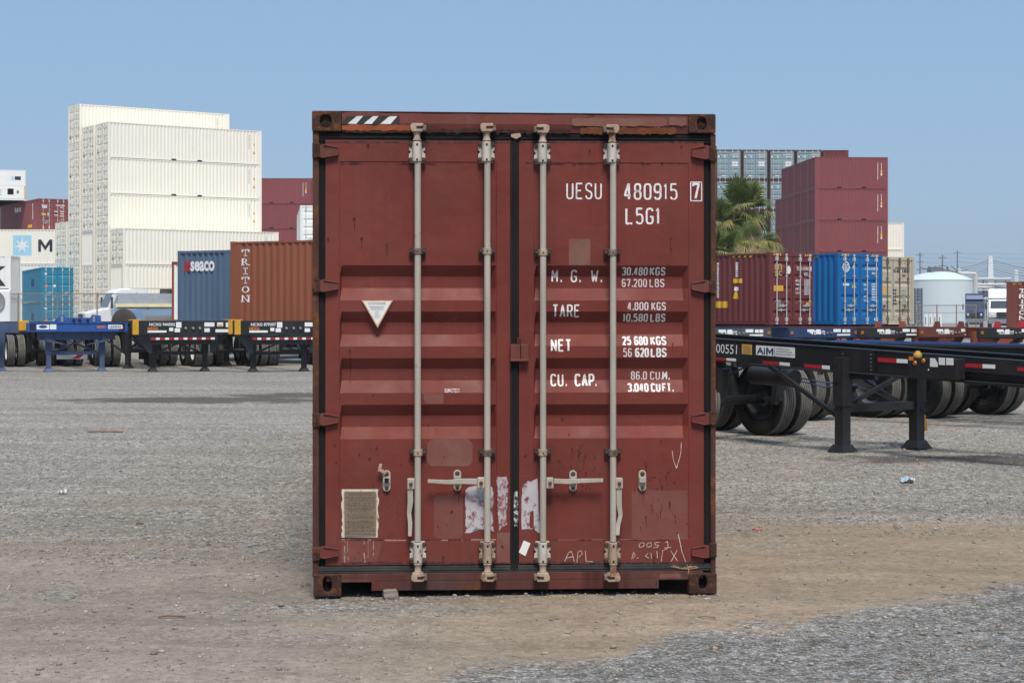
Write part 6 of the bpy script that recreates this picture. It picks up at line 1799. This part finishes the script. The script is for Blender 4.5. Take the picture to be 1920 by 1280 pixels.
for (a, e, g, h) in ((-.38, -.28, top + .06, top + .13), (-1.18, -.82, top - .19, top - .05), (-.8, -.62, top - .19, top - .04), (.88, 1.3, top - .18, top - .06)): decal(mb, *rect(c + a, c + e, g, h), lambda u, z: (u, y - .004, z))
mb.build('label_plate', M['white_mark'], b)
mb = MB(); decal(mb, *fit('LEASING', .02, c + .92, c + 1.26, top - .155, top - .085), lambda u, z: (u, y - .007, z)); decal(mb, *disc(c - 1.0, top - .11, .12, .045), lambda u, z: (u, y - .007, z)); mb.build('lettering', M['navy_mark'], b)
mb = MB(); decal(mb, *fit('NEXG', .03, c + .55, c + .8, top - .16, top - .08), lambda u, z: (u, y - .004, z)); mb.build('lettering', M['orange_mark'], b)
mb = MB(); 
for x, s in ((0, -1), (sep, 1)): mb.prism([(x - s * .05, top - .261), (x + s * .30, top - .261), (x + s * .1, top - .55), (x - s * .55, top - .66), (x - s * .05, top - .5)], lambda u, z: (u, y + .12, z), lambda u, z: (u, y + .16, z))
mb.box(-.35, y + .17, top - .5, sep + .35, y + .25, top - .262); mb.build('gusset', M['blue_dusty'], t)
mb = MB(); mb.box(.3, .3, .36, 1.2, .33, .52); mf = mb.build('mud_flap_or_shade_sheet', M['white_mark'], t)
mb = MB(); mb.quad((.75, .298, .38), (.95, .298, .38), (1.15, .298, .52), (.95, .298, .52)); mb.build('marking', M['red_mark'], mf)
# dusty blue neighbour cut by the left frame edge, and long empty ones behind the row
t, z_ = left_chassis('dusty blue chassis trailer cut by the left frame edge', -100, 'blue_dusty', 'blue_dusty')
mb = MB(); mb.box(-.6, -.7, 1.14, 2.2, -.5, 1.44); mb.build('bolster', M['blue_dusty'], t)
mb = MB(); mb.box(1.95, -.75, 1.2, 2.25, -.6, 1.5); mb.build('corner_guard', M['yellow_steel'], t, bevel=.02)
for i, (px, d, top, nm) in enumerate(((60, 56, 1.42, 'long black empty chassis trailer behind the blue nosed one'), (205, 58, 1.40, 'long black empty chassis trailer with striped rail behind the left row'))):
    a = R(66)
    t, z_ = chassis(nm, wx(px, d) + 3.2, d - 1.0, a, 'black_steel', None, 1.35, (.12, 1.23), -1.2, 9.5, top, 0, .26, (7.2, 8.4), 'rim_white')
    tape(t, .12 - .0675, lambda y: top - .18, [(q * .9 - .8, q * .9 - .5, 'red_mark') for q in range(10)] + [(q * .9 - .48, q * .9 - .2, 'white_mark') for q in range(10)], .07)
    mb = MB(); mb.box(-.5, -1.4, top - .02, .1, -1.0, top + .06); mb.build('corner_guard', M['yellow_steel'], t)
CNT = ['first', 'second', 'third', 'fourth', 'fifth', 'sixth']
for i in range(6):
    a = R(16); px = -5 + i * 104; d = 57.5 + (i % 2) * .8
    t = chassis(f'black chassis trailer parked rear first under the left row, {CNT[i]} from the left edge', wx(px, d), d, a, 'black_steel', None, 1.35, (.12, 1.23), -.9, 9.0, 1.18, 0, .3, (0.0, 1.25), 'rim_white' if i in (1, 3, 4) else 'rim_dark', legs=False, rear=False, group='chassis trailers rear first in the second left row')[0]
    for x_ in (-.18, 1.53):
        mb = MB(); mb.box(x_ - .42, 1.95, .16, x_ + .42, 1.97, .98); mb.build('mud_flap_or_shade_sheet', M['black_plastic'], t)  # black sheets added behind the tyres, standing in for shade in the gaps
# extra loaded carriers under the slate blue and brown boxes
x, y = tow(xB, dB, rB, .4, .54)
chassis('loaded chassis trailer carrying the brown box with vertical lettering', *tow(xB, dB, rB, .5, 1.9), rB - R(90), 'black_steel', None, 1.35, (.12, 1.23), -.3, 11.0, DECK - .004, 0., .3, (8.2, 9.4), 'rim_white', legs=True, rear=False)
chassis('loaded chassis trailer carrying the slate blue box', *tow(xS, dS, rB, .54, .4), rB, 'grey_steel', None, 1.35, (.12, 1.23), -.3, 11.5, DECK - .004, 0., .3, (8.2, 9.4), 'rim_white', legs=False, rear=False)

# ------------------------------------------------------------------ fence, tank truck, trucks
def fence(label, x0, y0, x1, y1, hgt, npost, cell=.09):
    L = math.hypot(x1 - x0, y1 - y0); a = math.atan2(y1 - y0, x1 - x0)
    t = thing('wire_fence', label, 'fence', (x0, y0, 0), a)
    for i in range(npost):
        mb = MB(); x = L * i / (npost - 1); mb.tube((x, 0, 0), (x, 0, hgt + .05), .035, 8); mb.build('post', M['galv_rust'], t)
    mb = MB(); mb.tube((0, 0, hgt), (L, 0, hgt), .024, 6, cap=False); mb.tube((0, 0, hgt - .45), (L, 0, hgt - .45), .014, 6, cap=False); mb.build('rail', M['galv_rust'], t)
    mb = MB(); w = .004; n = int((L + hgt) / cell)
    for i in range(n):
        s = -hgt + i * cell
        for sg in (1, -1):
            a0, a1 = s, s + hgt
            z0, z1 = 0., hgt
            if a0 < 0: z0 = -a0; a0 = 0
            if a1 > L: z1 = hgt - (a1 - L); a1 = L
            if z1 <= z0: continue
            if sg < 0: z0, z1 = hgt - z0, hgt - z1
            mb.quad((a0, 0, z0 - w), (a0, 0, z0 + w), (a1, 0, z1 + w), (a1, 0, z1 - w))
    mb.build('mesh', M['galv'], t)
fence('wire mesh fence with thin rusty rails in front of the teal and cream containers', wx(-40, 92), 92, wx(330, 92), 92, 2.75, 6)
fence('wire mesh fence in front of the pale round tank', wx(1720, 104), 104, wx(1830, 104), 104, 2.2, 4, .14)

def truck_cab(t, mat, w=2.3, hood=True, z0=.7):
    """conventional cab facing local -y"""
    P = [(0, z0), (-.2, z0 + .25), (-1.3, z0 + .35), (-1.4, z0 + .9), (-.15, z0 + 1.15), (.15, z0 + 2.0), (.5, z0 + 2.2), (2.0, z0 + 2.25), (2.0, z0)]
    mb = MB(); mb.prism(P, lambda y, z: (-w / 2, y, z), lambda y, z: (w / 2, y, z)); mb.build('cab', mat, t, bevel=.07)
    mb = MB(); mb.add([(-w * .42, -.155, z0 + 1.22), (w * .42, -.155, z0 + 1.22), (w * .40, .135, z0 + 1.96), (-w * .40, .135, z0 + 1.96)], [(0, 1, 2, 3)])
    for v in range(1): pass
    o = mb.build('windshield', M['glass_dark'], t)
    for s in (-1, 1):
        mb = MB(); x = s * (w / 2 + .004); mb.add([(x, .12, z0 + 1.2), (x, .95, z0 + 1.2), (x, .95, z0 + 1.85), (x, .3, z0 + 1.85)], [(0, 1, 2, 3)]); mb.build('side_window', M['glass_green'], t)
        mb = MB(); mb.box(s * (w / 2 + .25) - .06, -.05, z0 + 1.15, s * (w / 2 + .25) + .06, .05, z0 + 1.75); mb.bar((s * (w / 2), .05, z0 + 1.3), (s * (w / 2 + .25), 0, z0 + 1.3), .03, .03); mb.build('mirror', M['black_plastic'], t)
        mb = MB(); mb.lathe([(.0001, -.02), (.10, -.015), (.12, .02)], (s * w * .36, -1.37, z0 + .62), (0, 1, 0), 12); mb.build('headlight', M['white_plastic'], t)
    mb = MB(); mb.box(-.45, -1.44, z0 + .36, .45, -1.385, z0 + .85); mb.build('grille', M['black_plastic'], t)
    mb = MB(); mb.box(-w / 2, -1.5, z0 - .25, w / 2, -1.2, z0 + .2); mb.build('bumper', M['chrome'], t)
    for s in (-1, 1):
        for y in (-.75, ): wheel(t, s * (w / 2 - .18), y, s, 'rim_white')
    mb = MB(); mb.box(-.5, -1.2, .55, .5, 5.5, z0 - .001); mb.build('frame', M['black_steel'], t)
    for s in (-1, 1):
        for y in (4.0, 5.2): wheel(t, s * (w / 2 - .18), y, s, 'rim_white')
# polished tank trailer with white tractor at its left
dQ = 95.0
tk = thing('tank_truck', 'white tractor with polished steel tank behind the left chassis row', 'tank truck', (wx(200, dQ), dQ, 0), R(-66))
truck_cab(tk, M['truck_white'], 2.3, z0=.85)
mb = MB(); mb.tube((-.95, .4, 2.2), (-1.05, .2, 2.2), .03, 6); mb.bar((-1.4, -.9, 1.9), (-1.1, .1, 1.6), .05, .05); mb.build('mirror_arm', M['black_plastic'], tk)
tt = thing('tank_trailer', 'polished steel tank trailer with yellow walkway, right of the white tractor', 'tank trailer', (wx(226, 83), 83, 0), R(-6))
def tank_trailer(t):
    r_ = .95; z = 1.62; L = 9.0
    mb = MB(); mb.lathe([(r_, .0)] + [(r_, L * i / 6) for i in range(1, 7)], (0, 0, z), (1, 0, 0), 32); mb.build('tank', M['chrome'], t)
    mb = MB(); mb.lathe([(.0001, -.22), (r_ * .4, -.19), (r_ * .75, -.11), (r_ * .95, -.03), (r_ + .004, .0), (r_ + .004, .06)], (0, 0, z), (1, 0, 0), 32); mb.build('tank_end', M['chrome'], t)
    mb = MB()
    for i in range(1, 6): mb.lathe([(r_ + .002, -.04), (r_ + .012, -.03), (r_ + .012, .03), (r_ + .002, .04)], (i * 1.6, 0, z), (1, 0, 0), 32)
    mb.build('hoop', M['galv'], t)
    mb = MB(); mb.box(.2, -.96, z + .55, L - .3, -.90, z + 1.02); mb.build('side_panel', M['steel_band'], t)
    mb = MB(); mb.box(.1, -1.0, z + .40, L - .2, -.9, z + .548); mb.box(.6, -.5, z + 1.25, 4.5, .5, z + 1.30); mb.build('walkway', M['yellow_rail'], t)
    mb = MB(); mb.lathe([(.0001, .35), (.28, .33), (.3, 0)], (2.2, 0, z + .93), (0, 0, 1), 14); mb.lathe([(.0001, .3), (.28, .28), (.3, 0)], (4.6, 0, z + .93), (0, 0, 1), 14); mb.build('hatch', M['galv'], t)
    mb = MB(); mb.box(.5, -.5, .72, L, .5, .95); mb.build('frame', M['black_steel'], t)
    for x in (6.8, 8.0):
        for s in (-1, 1):
            o = wheel(t, x, s * .95, s, 'rim_white'); o.rotation_euler = (0, 0, R(90))
tank_trailer(tt)
dr = thing('steel_drum', 'dark rounded drum end low in front of the polished tank', 'drum', (wx(232, 77), 77, 0), R(-14))
mb = MB(); mb.lathe([(.60, 0), (.60, .9)], (0, 0, 1.32), (0, 1, 0), 32); mb.build('shell', M['chrome'], dr)
mb = MB(); mb.lathe([(.0001, -.10), (.3, -.085), (.5, -.05), (.6, .0), (.604, .05)], (0, 0, 1.32), (0, 1, 0), 32); mb.build('drum_end', M['tank_dark'], dr)
mb = MB(); mb.box(-.5, .2, 0, -.4, .7, .95); mb.box(.4, .2, 0, .5, .7, .95); mb.build('stand', M['black_steel'], dr)
# white vehicle end with a round lamp at far left
wt = thing('box_truck', 'white truck body with round dark dish, cut by the left frame edge', 'truck', (wx(-46, 86), 86, 0), R(18))
mb = MB(); mb.box(0, 0, 1.0, 1.65, 5, 2.9); mb.build('body', M['truck_white'], wt, bevel=.08)
mb = MB(); mb.lathe([(.0001, -.05), (.42, -.04), (.52, -.08), (.55, 0)], (.85, -.01, 2.3), (0, 1, 0), 24); mb.build('dish', M['galv'], wt)
mb = MB(); mb.box(.1, -.06, .95, 1.6, -.002, 1.12); mb.build('bumper', M['galv'], wt)
mb = MB(); mb.box(1.35, -.075, 1.2, 1.5, -.01, 1.32); mb.build('tail_lamp', M['red_mark'], wt)
for s in (.3, 1.35):
    o = wheel(wt, s, .9, -1 if s < 1 else 1)
# trucks on the right
tb = thing('truck', 'blue truck facing forward between the round tank and white truck', 'truck', (wx(1827, 190), 190, 0), R(-14)); truck_cab(tb, M['truck_blue'], 1.9, z0=1.0)
tw = thing('truck', 'white truck with tall fairing facing forward beside the red container', 'truck', (wx(1877, 172), 172, 0), R(-14)); truck_cab(tw, M['truck_white'], 2.4, z0=1.0)
mb = MB(); mb.prism([(.2, 3.2), (.5, 3.9), (1.2, 4.15), (2.0, 4.15), (2.0, 3.2)], lambda y, z: (-1.2, y, z), lambda y, z: (1.2, y, z)); mb.build('roof_fairing', M['truck_white'], tw, bevel=.08)
mb = MB(); mb.prism([(.25, 3.2), (.5, 3.7), (1.2, 3.9), (2.0, 3.9), (2.0, 3.2)], lambda y, z: (-.95, y, z), lambda y, z: (.95, y, z)); mb.build('roof_fairing', M['truck_blue'], tb, bevel=.08)

# ------------------------------------------------------------------ round storage tank, far structures
dT_ = 330.; sT = F / dT_
tx_ = wx(1762, dT_); rT = 62 / sT
tk = thing('storage_tank', 'large pale round storage tank with shallow cone roof', 'storage tank', (tx_, dT_, 0))
ze = wz(525, dT_)
mb = MB(); mb.lathe([(rT, 0), (rT, ze)], (0, 0, 0), (0, 0, 1), 64); mb.build('shell', M['tank_white'], tk)
mb = MB(); mb.lathe([(rT + .06, ze - .12), (rT + .06, ze), (rT * .98, ze + .05), (rT * .7, ze + 1.0), (rT * .3, ze + 1.55), (.0001, ze + 1.65)], (0, 0, 0), (0, 0, 1), 64); mb.build('roof', M['tank_white'], tk)
mb = MB()
for i in range(14): mb.box(-3 + random.uniform(0, 6), random.uniform(-2, 1), ze + 1.3, -3 + random.uniform(0, 6) + .5, random.uniform(1, 2), ze + random.uniform(1.7, 2.6)) if i < 5 else mb.tube((random.uniform(-4.2, 5), -1, ze + 1.2), (random.uniform(-4.2, 5), -1, ze + random.uniform(1.9, 2.8)), .09, 6)
mb.build('roof_fitting', M['pole_grey'], tk)
q = lambda px, py: (wx(px, dT_) - tx_, -rT * .5, wz(py, dT_))
mb = MB(); mb.path([q(1790, 503), q(1791, 512), q(1822, 514), q(1822, 565)], .28, 8); mb.build('pipe', M['pipe_white'], tk)
# small dark container pair in front of the tank
for k in range(2):
    container(f"dark grey blue container left of the round tank, {['lower', 'upper'][k]} one of two", 'darkgrey', wx(1730, 240), 240, 2.6 * k, R(90 - 13), 12.192, 2.591, 'bar_light', 5)
# pylon with cables
dY = 1500.
py_ = thing('bridge_pylon', 'tall white pylon with cables fanning to both sides', 'pylon', (wx(1856.5, dY), dY, 0))
mb = MB(); mb.add([(-3.4, -3.4, 0), (3.4, -3.4, 0), (3.4, 3.4, 0), (-3.4, 3.4, 0), (-1.7, -1.7, wz(480, dY)), (1.7, -1.7, wz(480, dY)), (1.7, 1.7, wz(480, dY)), (-1.7, 1.7, wz(480, dY))], [(0, 1, 5, 4), (1, 2, 6, 5), (2, 3, 7, 6), (3, 0, 4, 7), (4, 5, 6, 7)]); mb.build('mast', M['pylon'], py_)
mb = MB()
Q = lambda px, py: (wx(px, dY) - wx(1856.5, dY), 0, wz(py, dY))
def sag(a, b, s, n=8): return [(a[0] + (b[0] - a[0]) * i / n, 0, a[2] + (b[2] - a[2]) * i / n - s * 4 * (i / n) * (1 - i / n)) for i in range(n + 1)]
for i in range(6):
    y = 486 + i * 5.2
    mb.path(sag(Q(1856, y), Q(1794, 503 + i * 4.6), 1.6), .38 if i in (0, 3) else .24, 5)
    mb.path(sag(Q(1857, y), Q(1960, 505 + i * 5.0), 2.2), .38 if i in (0, 3) else .24, 5)
mb.build('cable', M['cable'], py_)
p2 = thing('bridge_pylon', 'slim white pylon just right of the tall one, above the red container', 'pylon', (wx(1905, 1700), 1700, 0)); mb = MB(); mb.tube((0, 0, 0), (0, 0, wz(505, 1700)), 3.2, 8, 2.2); mb.build('mast', M['pylon'], p2)
for px, py0, arms, lab, d in ((1725, 473, 3, 'utility pole with crossarms left above the round tank', 620), (1767, 478, 3, 'utility pole with side insulators above the middle of the round tank', 560), (1795, 470, 1, 'tall bare utility pole right above the round tank', 640)):
    t = thing('utility_pole', lab, 'pole', (wx(px, d), d, 0)); zt_ = wz(py0, d)
    mb = MB(); mb.tube((0, 0, 0), (0, 0, zt_), .34, 6, .2); mb.build('pole', M['pole_grey'], t)
    mb = MB()
    for k in range(arms): mb.box(-1.3, -.08, zt_ - 1.0 - k * 2.6, 1.3, .08, zt_ - .75 - k * 2.6)
    mb.build('crossarm', M['pole_grey'], t)
pw = thing('power_line', 'thin wires strung across the sky above the round tank', 'wires', (0, 600, 0))
mb = MB()
for y0_, y1__ in ((474, 474.5), (482, 483), (490, 492)):
    mb.path([(wx(1725 + 195 * i / 8, 600), 0, wz(y0_ + (y1__ - y0_) * i / 8, 600) - .5 * math.sin(math.pi * (i % 3) / 3)) for i in range(9)], .05, 4)
mb.build('wire', M['cable'], pw)
rk = thing('pipe_rack', 'distant white and grey pipework between the round tank and the pylon', 'pipework', (wx(1826, 420), 420, 0))
mb = MB()
for i in range(9):
    z = wz(523 + i * 5.2, 420); mb.tube((0, random.uniform(-1, 1), z), (9, random.uniform(-1, 1), z), random.choice((.14, .2, .3)), 6)
mb.build('pipe', M['pipe_white'], rk)
mb = MB()
for i in range(14): x = random.uniform(0, 9); mb.tube((x, .5, 0), (x, .5, wz(random.uniform(520, 540), 420)), .12, 5)
for i in range(6): z = wz(526 + i * 7, 420); mb.box(0, .4, z, 9, .6, z + .12)
mb.build('column', M['pole_grey'], rk)
bq = thing('chimney', 'short white chimney stack right beside the round tank', 'chimney', (wx(1827, 410), 410, 0)); mb = MB(); mb.tube((0, 0, 0), (0, 0, wz(521, 410)), .28, 10, .24); mb.build('stack', M['pipe_white'], bq)
for i in range(4):
    t = thing('barrier', 'white slotted barrier panels standing before the round tank', 'barrier', (wx(1733 + i * 8.6, 112), 112 - .0 * i, 0), 0, 'white barrier panels before the round tank')
    mb = MB(); mb.box(0, 0, 0, .24, .1, 1.62); mb.box(.0, .02, 1.64, .24, .08, 1.70); mb.build('panel', M['white_plastic'], t)
    mb = MB(); mb.box(.05, -.004, 1.0, .12, -.001, 1.5); mb.box(.05, -.004, .4, .12, -.001, .9); mb.build('slot', M['plate_grey'], t)

# ------------------------------------------------------------------ palms
def leaf(mb, o, d, up, R_, nb, droop, spread=R(250), r_=random):
    """fan leaf: narrow blades radiating from o; d is the midrib direction"""
    d = Vector(d).normalized(); side = d.cross(Vector(up)).normalized(); nrm = side.cross(d).normalized()
    for i in range(nb):
        a = -spread / 2 + spread * i / (nb - 1)
        L = R_ * (.72 + .28 * math.cos(a * .55)) * r_.uniform(.86, 1.08)
        v = d * math.cos(a) + side * math.sin(a)
        w = side * math.cos(a) - d * math.sin(a)
        hw = R_ * .052
        m = o + v * L * .55 + nrm * (.04 * R_ * (i % 2)) - Vector((0, 0, 1)) * droop * L * .14
        tip = o + v * L * .93 - Vector((0, 0, 1)) * droop * L * r_.uniform(.45, .8)
        mb.add([o, m + w * hw, tip, m - w * hw], [(0, 1, 2, 3)])
def palm(label, px, py, d, s, seed, n_up=26, n_low=18, n_dead=34, skirt=2.4, size=1.0, dr=.8):
    """px, py is the centre of the crown; s scales everything"""
    r_ = random.Random(seed); X, Zc = wx(px, d), wz(py, d)
    t = thing('palm_tree', label, 'palm', (X, d, 0))
    c = Vector((0, 0, Zc))
    mb = MB(); mb.lathe([(.30, 0), (.24, .6), (.22, Zc * .5), (.23, Zc - .6), (.18, Zc - .1), (.02, Zc + .15)], (0, 0, 0), (0, 0, 1), 12); mb.build('trunk', M['palm_trunk'], t)
    def ring(mb, n, e0, e1, L0, L1, R_, droop, stems):
        for i in range(n):
            a = r_.uniform(0, 6.283); e = r_.uniform(e0, e1)
            dr = Vector((math.cos(a) * math.cos(e), math.sin(a) * math.cos(e), math.sin(e)))
            L = r_.uniform(L0, L1) * size
            st = c + Vector((0, 0, r_.uniform(-.25, .05)))
            o = st + dr * L - Vector((0, 0, .10 * L * (1 - math.sin(e))))
            d2 = (dr + Vector((0, 0, -.25 if e < .6 else 0))).normalized()
            up = Vector((0, 0, 1)) if abs(d2.z) < .9 else Vector((r_.uniform(-1, 1), r_.uniform(-1, 1), .1))
            leaf(mb, o, d2, up + Vector((r_.uniform(-.5, .5), r_.uniform(-.5, .5), 0)), R_ * size * r_.uniform(.85, 1.1), 22, droop * r_.uniform(.7, 1.3), r_=r_)
            stems.tube(st, o, .018, 4, .010, cap=False)
    st = MB()
    up = MB(); ring(up, n_up, R(18), R(86), .55, .95, .74, .18, st); up.build('crown', M['frond'], t)
    lo = MB(); ring(lo, n_low, R(-30), R(20), .6, 1.05, .72, .75, st); lo.build('lower_fronds', M['frond_low'], t)
    st.build('stalks', M['frond_low'], t)
    de = MB(); st2 = MB()
    for i in range(n_dead):
        a = r_.uniform(0, 6.283); h = r_.uniform(0, 1) ** 1.2 * skirt
        o = c + Vector((math.cos(a) * r_.uniform(.30, dr) * size * (1 - .25 * h / skirt), math.sin(a) * r_.uniform(.30, dr) * size, -.22 - h))
        leaf(de, o, Vector((math.cos(a) * .35, math.sin(a) * .35, -1)), Vector((math.cos(a), math.sin(a), .2)), .75 * size * r_.uniform(.7, 1.15), 13, .35, R(80), r_)
    de.build('dead_fronds', M['frond_dead'], t)
palm('tall fan palm with upright green crown and brown dead skirt behind the maroon container', 1391, 386, 78, 1, 5, 40, 18, 170, 1.8, 1.0, .75)
palm('low fan palm with drooping yellow green fronds right below the tall one', 1410, 450, 75, 1, 9, 5, 26, 330, 2.0, .88, 1.25)
palm('left fan palm half hidden behind the red container edge', 1345, 418, 77, 1, 14, 24, 24, 180, 2.0, .9, .8)
palm('short fan palm low in front at the red container edge', 1350, 474, 72, 1, 21, 28, 16, 60, 1.6, .9, .7)

# ------------------------------------------------------------------ litter on the yard
def flat_scrap(name, label, px, py, w, l, mat, seed, hz=.02, cat='litter'):
    x, d = gp(px, py); r_ = random.Random(seed); z = float(ground_h(x, d)) + .006
    bm = bmesh.new(); bmesh.ops.create_grid(bm, x_segments=7, y_segments=5, size=1)
    for v in bm.verts: v.co = Vector((v.co.x * w * (1 + r_.uniform(-.15, .15)), v.co.y * l * (1 + r_.uniform(-.2, .2)), r_.uniform(0, hz)))
    me = bpy.data.meshes.new(name); bm.to_mesh(me); bm.free()
    o = inst(name, me, mat); o.location = (x, d, z); o.rotation_euler = (0, 0, r_.uniform(-.6, .6)); sm = o.modifiers.new('solid', 'SOLIDIFY'); sm.thickness = .002
    return tag(o, label, cat)
flat_scrap('plastic_scrap', 'crumpled pale blue plastic scrap on gravel at right', 1701, 906, .065, .08, M['blue_plastic'], 3, .05)
flat_scrap('paper_scrap', 'small white paper scrap on gravel at left', 117, 926, .032, .04, M['white_plastic'], 4, .04)
flat_scrap('plastic_strip', 'thin pinkish plastic strip on the tan dirt', 1420, 995, .04, .010, M['pink_plastic'], 5, .012)
def stick(label, px, py, L, a, r_=.008, mat='twig'):
    x, d = gp(px, py); z = float(ground_h(x, d)) + r_ + .004
    mb = MB(); c, s = math.cos(a) * L / 2, math.sin(a) * L / 2
    mb.path([(x - c, d - s, z), (x - c * .3, d - s * .2, z + .006), (x + c * .4, d + s * .5, z + .003), (x + c, d + s, z)], r_, 6)
    tag(mb.build('stick', M[mat]), label, 'stick')
stick('pale weathered stick lying on the dirt at lower left', 322, 1156, .15, .1, .006)
stick('short brown stick on gravel at left', 262, 981, .06, .1, .010)
stick('thin dark stick lying far back on the left gravel', 197, 811, .50, .05, .012)
stick('thin brown stick lying on the lane near the right gravel edge', 1325, 1162, .10, -.1, .004)
stick('pale splinter at the edge of the right gravel', 1343, 1218, .07, .2, .005)
for i, (px, py, s_) in enumerate(((527, 1134, .035), (104, 1188, .022), (922, 1252, .020), (1118, 1164, .016), (1152, 1163, .016), (1389, 1076, .014), (1150, 1215, .030), (1730, 1188, .028), (1758, 1189, .026), (1800, 1183, .024), (70, 1262, .022), (1695, 1242, .022), (1550, 1279, .03), (265, 1207, .016))):
    x, d = gp(px, py)
    rock('stone', ('fist sized stone on the dirt left of the container' if i == 0 else 'small stone lying loose on the foreground dirt and gravel'), 'stone', x, d, (s_ * 1.15, s_ * .9, s_ * .7), M['concrete'], 30 + i, None if i == 0 else 'loose foreground stones')

# ------------------------------------------------------------------ thin air haze over the whole yard
def haze(density):
    mb = MB(); mb.box(-5200, -120, -3, 5200, 7200, 70)
    m = bpy.data.materials.new('haze'); m.use_nodes = True; t = m.node_tree
    t.nodes.remove(t.nodes['Principled BSDF']); v = t.nodes.new('ShaderNodeVolumePrincipled')
    v.inputs['Color'].default_value = (.86, .90, .95, 1); v.inputs['Density'].default_value = density; v.inputs['Anisotropy'].default_value = .2
    t.links.new(v.outputs[0], t.nodes['Material Output'].inputs['Volume'])
    o = mb.build('haze', m); o['kind'] = 'stuff'; o['label'] = 'thin pale haze hanging over the yard'; o['category'] = 'haze'
haze(.00028)
